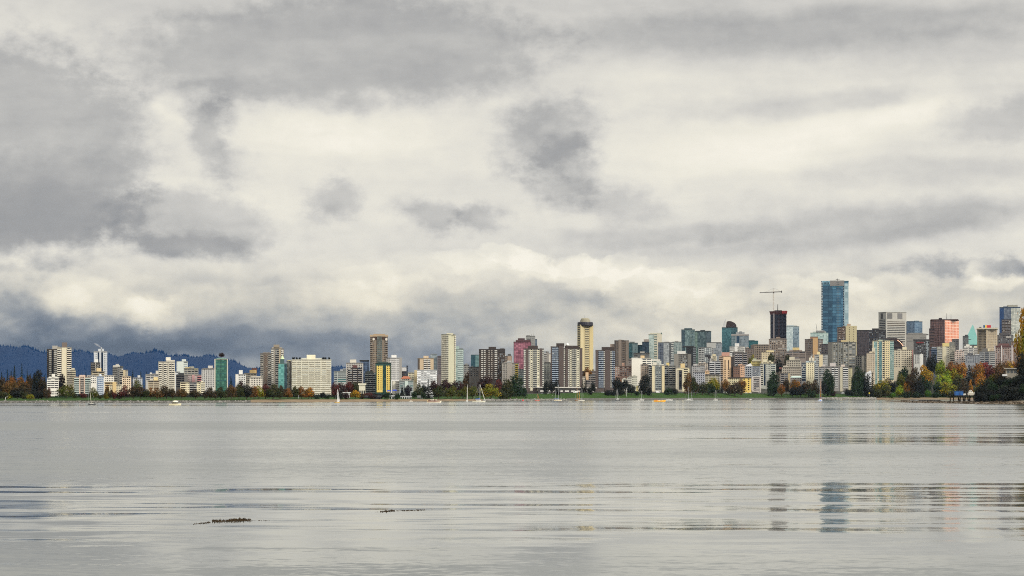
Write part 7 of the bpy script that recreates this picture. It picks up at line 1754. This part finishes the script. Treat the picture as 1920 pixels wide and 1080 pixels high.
mb = MB(); mb.tube((1 * sc_, 0, cz(540.2) - zb), (-16 * sc_, 0, cz(547.8) - zb), .12, .12, 4); mb.tube((1 * sc_, 0, cz(540.2) - zb), (14 * sc_, 0, cz(546.6) - zb), .12, .12, 4); mb.build('tie_bar', dm_, o)

# ================================================================== steam from the slim white tower
st = bpy.data.materials.new('steam'); st.use_nodes = True; st.node_tree.nodes.clear(); sk = NT(st.node_tree)
so = sk.n('ShaderNodeOutputMaterial'); sv = sk.n('ShaderNodeVolumePrincipled'); sv.inputs['Color'].default_value = (.96, .97, 1, 1); sv.inputs['Density'].default_value = .30
st.node_tree.links.new(sv.outputs[0], so.inputs['Volume'])
Ys = 2120.0; ss = Ys / FOC
mb = MB(); r_ = random.Random(4); rg = []
for i in range(12):
    f_ = i / 11; cx_ = 189.5 - 14 * f_ + r_.uniform(-.4, .4); cy_ = 651.5 - 7.5 * f_ ** .8 + r_.uniform(-.5, .5); rad = (.7 + 1.5 * math.sin(math.pi * min(1, f_ * 1.05)) + r_.uniform(-.2, .4)) * ss * (1 if f_ < .95 else .5)
    rg.append([((cx_ - CX) * ss, Ys + rad * math.cos(q), EYE + (HY - cy_) * ss + rad * math.sin(q)) for q in [6.283 * j / 10 for j in range(10)]])
mb.loft(rg); stm = mesh_from('steam_plume', mb.v, mb.f, st)
bm_ = bmesh.new(); bm_.from_mesh(stm); bmesh.ops.recalc_face_normals(bm_, faces=bm_.faces); bm_.to_mesh(stm); bm_.free()
tag(link('steam_plume', stm), 'wisp of white steam drifting from the roof of the slim white tower', None, None, 'stuff')

# ================================================================== drifting kelp close by
def kelp(name, label, segs, seed):
    r = random.Random(seed); mb = MB()
    for (x0, y0, x1, y1, dens, hgt, thick) in segs:
        for q in range(dens):
            f_ = r.random(); px = x0 + (x1 - x0) * f_; py = y0 + (y1 - y0) * f_ + r.gauss(0, thick)
            Y = EYE * FOC / max(150, (py - HY)); X = (px - CX) / FOC * Y; s = Y / FOC
            h_ = abs(r.gauss(0, hgt * .7)) * s + .25 * s
            a = r.random() * 6.283; L_ = r.uniform(.6, 2.0) * s
            dx_, dy_ = math.cos(a) * L_, math.sin(a) * L_
            w_ = .28 * s
            mb.add([(X - dx_ - dy_ * .15, Y - dy_ + dx_ * .15, -.02), (X - dx_ + dy_ * .15, Y - dy_ - dx_ * .15, -.02), (X, Y + w_, h_), (X + dx_, Y + dy_, -.01), (X, Y - w_, h_ * .9)], [(0, 1, 4), (1, 3, 4), (0, 4, 2), (4, 3, 2), (0, 2, 1), (1, 2, 3)])
    return tag(mb.build(name, kelpm), label, 'seaweed', None, 'stuff')
kelpm = ground_mat('wet_kelp', [(.3, (.016, .010, .005)), (.55, (.05, .03, .012)), (.75, (.10, .06, .02))], 9.0, .45)
kelp('seaweed', 'longer brown raft of floating kelp, thick in the middle and trailing at both ends', [(362, 983, 395, 979.5, 130, 1.3, .6), (398, 977.5, 470, 975.5, 620, 2.2, .9), (430, 975, 462, 974, 160, 2.6, .7), (470, 976, 506, 976, 40, .9, .4), (415, 980, 450, 979, 40, .6, .5)], 8)
kelp('seaweed', 'shorter thin streak of floating kelp to the right of the longer raft'.replace(' to the right of', ', farther out than'), [(713, 959.8, 740, 957.8, 240, 1.6, .6), (742, 958, 798, 956, 190, .9, .4), (700, 960, 714, 960, 10, .6, .3), (798, 956, 816, 955.6, 8, .4, .3)], 9)

# ================================================================== wording for trees and cars: what they stand before
def near_nick(px, Y):
    c = [(abs((x0 + x1) / 2 - px) - (x1 - x0) * .5 * (x0 <= px <= x1), n) for x0, x1, yt, yy, n in PLACED if yy > Y - 400 or x0 > 1870]
    return min(c)[1]
ORD = ['first', 'second', 'third', 'fourth', 'fifth', 'sixth', 'seventh', 'eighth', 'ninth', 'tenth', 'eleventh', 'twelfth']
CNT = ['', 'one', 'two', 'three', 'four', 'five', 'six', 'seven', 'eight', 'nine', 'ten', 'eleven', 'twelve']
def finish(items):
    by = {}
    for d in items: by.setdefault((d['desc'], d['nick'], d['rel']), []).append(d)
    for (desc, nick, rel), L_ in by.items():
        L_.sort(key=lambda d: d['px']); n = len(L_)
        for i, d in enumerate(L_):
            pl = desc + 's'
            if n == 1: d['o']['label'] = f'{desc} {rel} {nick}'
            elif n == 2 and 'h' in d and abs(L_[0]['h'] - L_[1]['h']) > .2 * max(L_[0]['h'], L_[1]['h']):
                d['o']['label'] = f"{'taller' if d['h'] == max(q['h'] for q in L_) else 'shorter'} of two {pl} {rel} {nick}"
            elif i in (0, n - 1): d['o']['label'] = f"{('leftmost', 'rightmost')[i > 0]} of {CNT[n]} {pl} {rel} {nick}"
            else: d['o']['label'] = f'{ORD[i]} from left of {CNT[n]} {pl} {rel} {nick}'
it = []
for d in TREES:
    Yt = d['o'].location.y
    nick = near_nick(d['px'], Yt)
    front = all(not (n == nick and yy < Yt) for _, _, _, yy, n in PLACED)
    size = 'tall ' if d['h'] > 22 and 'tall' not in d['form'] else ('small ' if d['h'] < 8 else '')
    kind = '' if d['form'] in ('conifer', 'shrub') else ' tree'
    d['desc'] = f"{size}{d['col']} {d['form']}{kind}"; d['nick'] = nick; d['rel'] = 'before' if front else 'beside'
    it.append(d)
for px, o, desc in CARO:
    it.append(dict(o=o, px=px, desc='parked ' + desc, nick=near_nick(px, o.location.y), rel='below'))
finish(it)
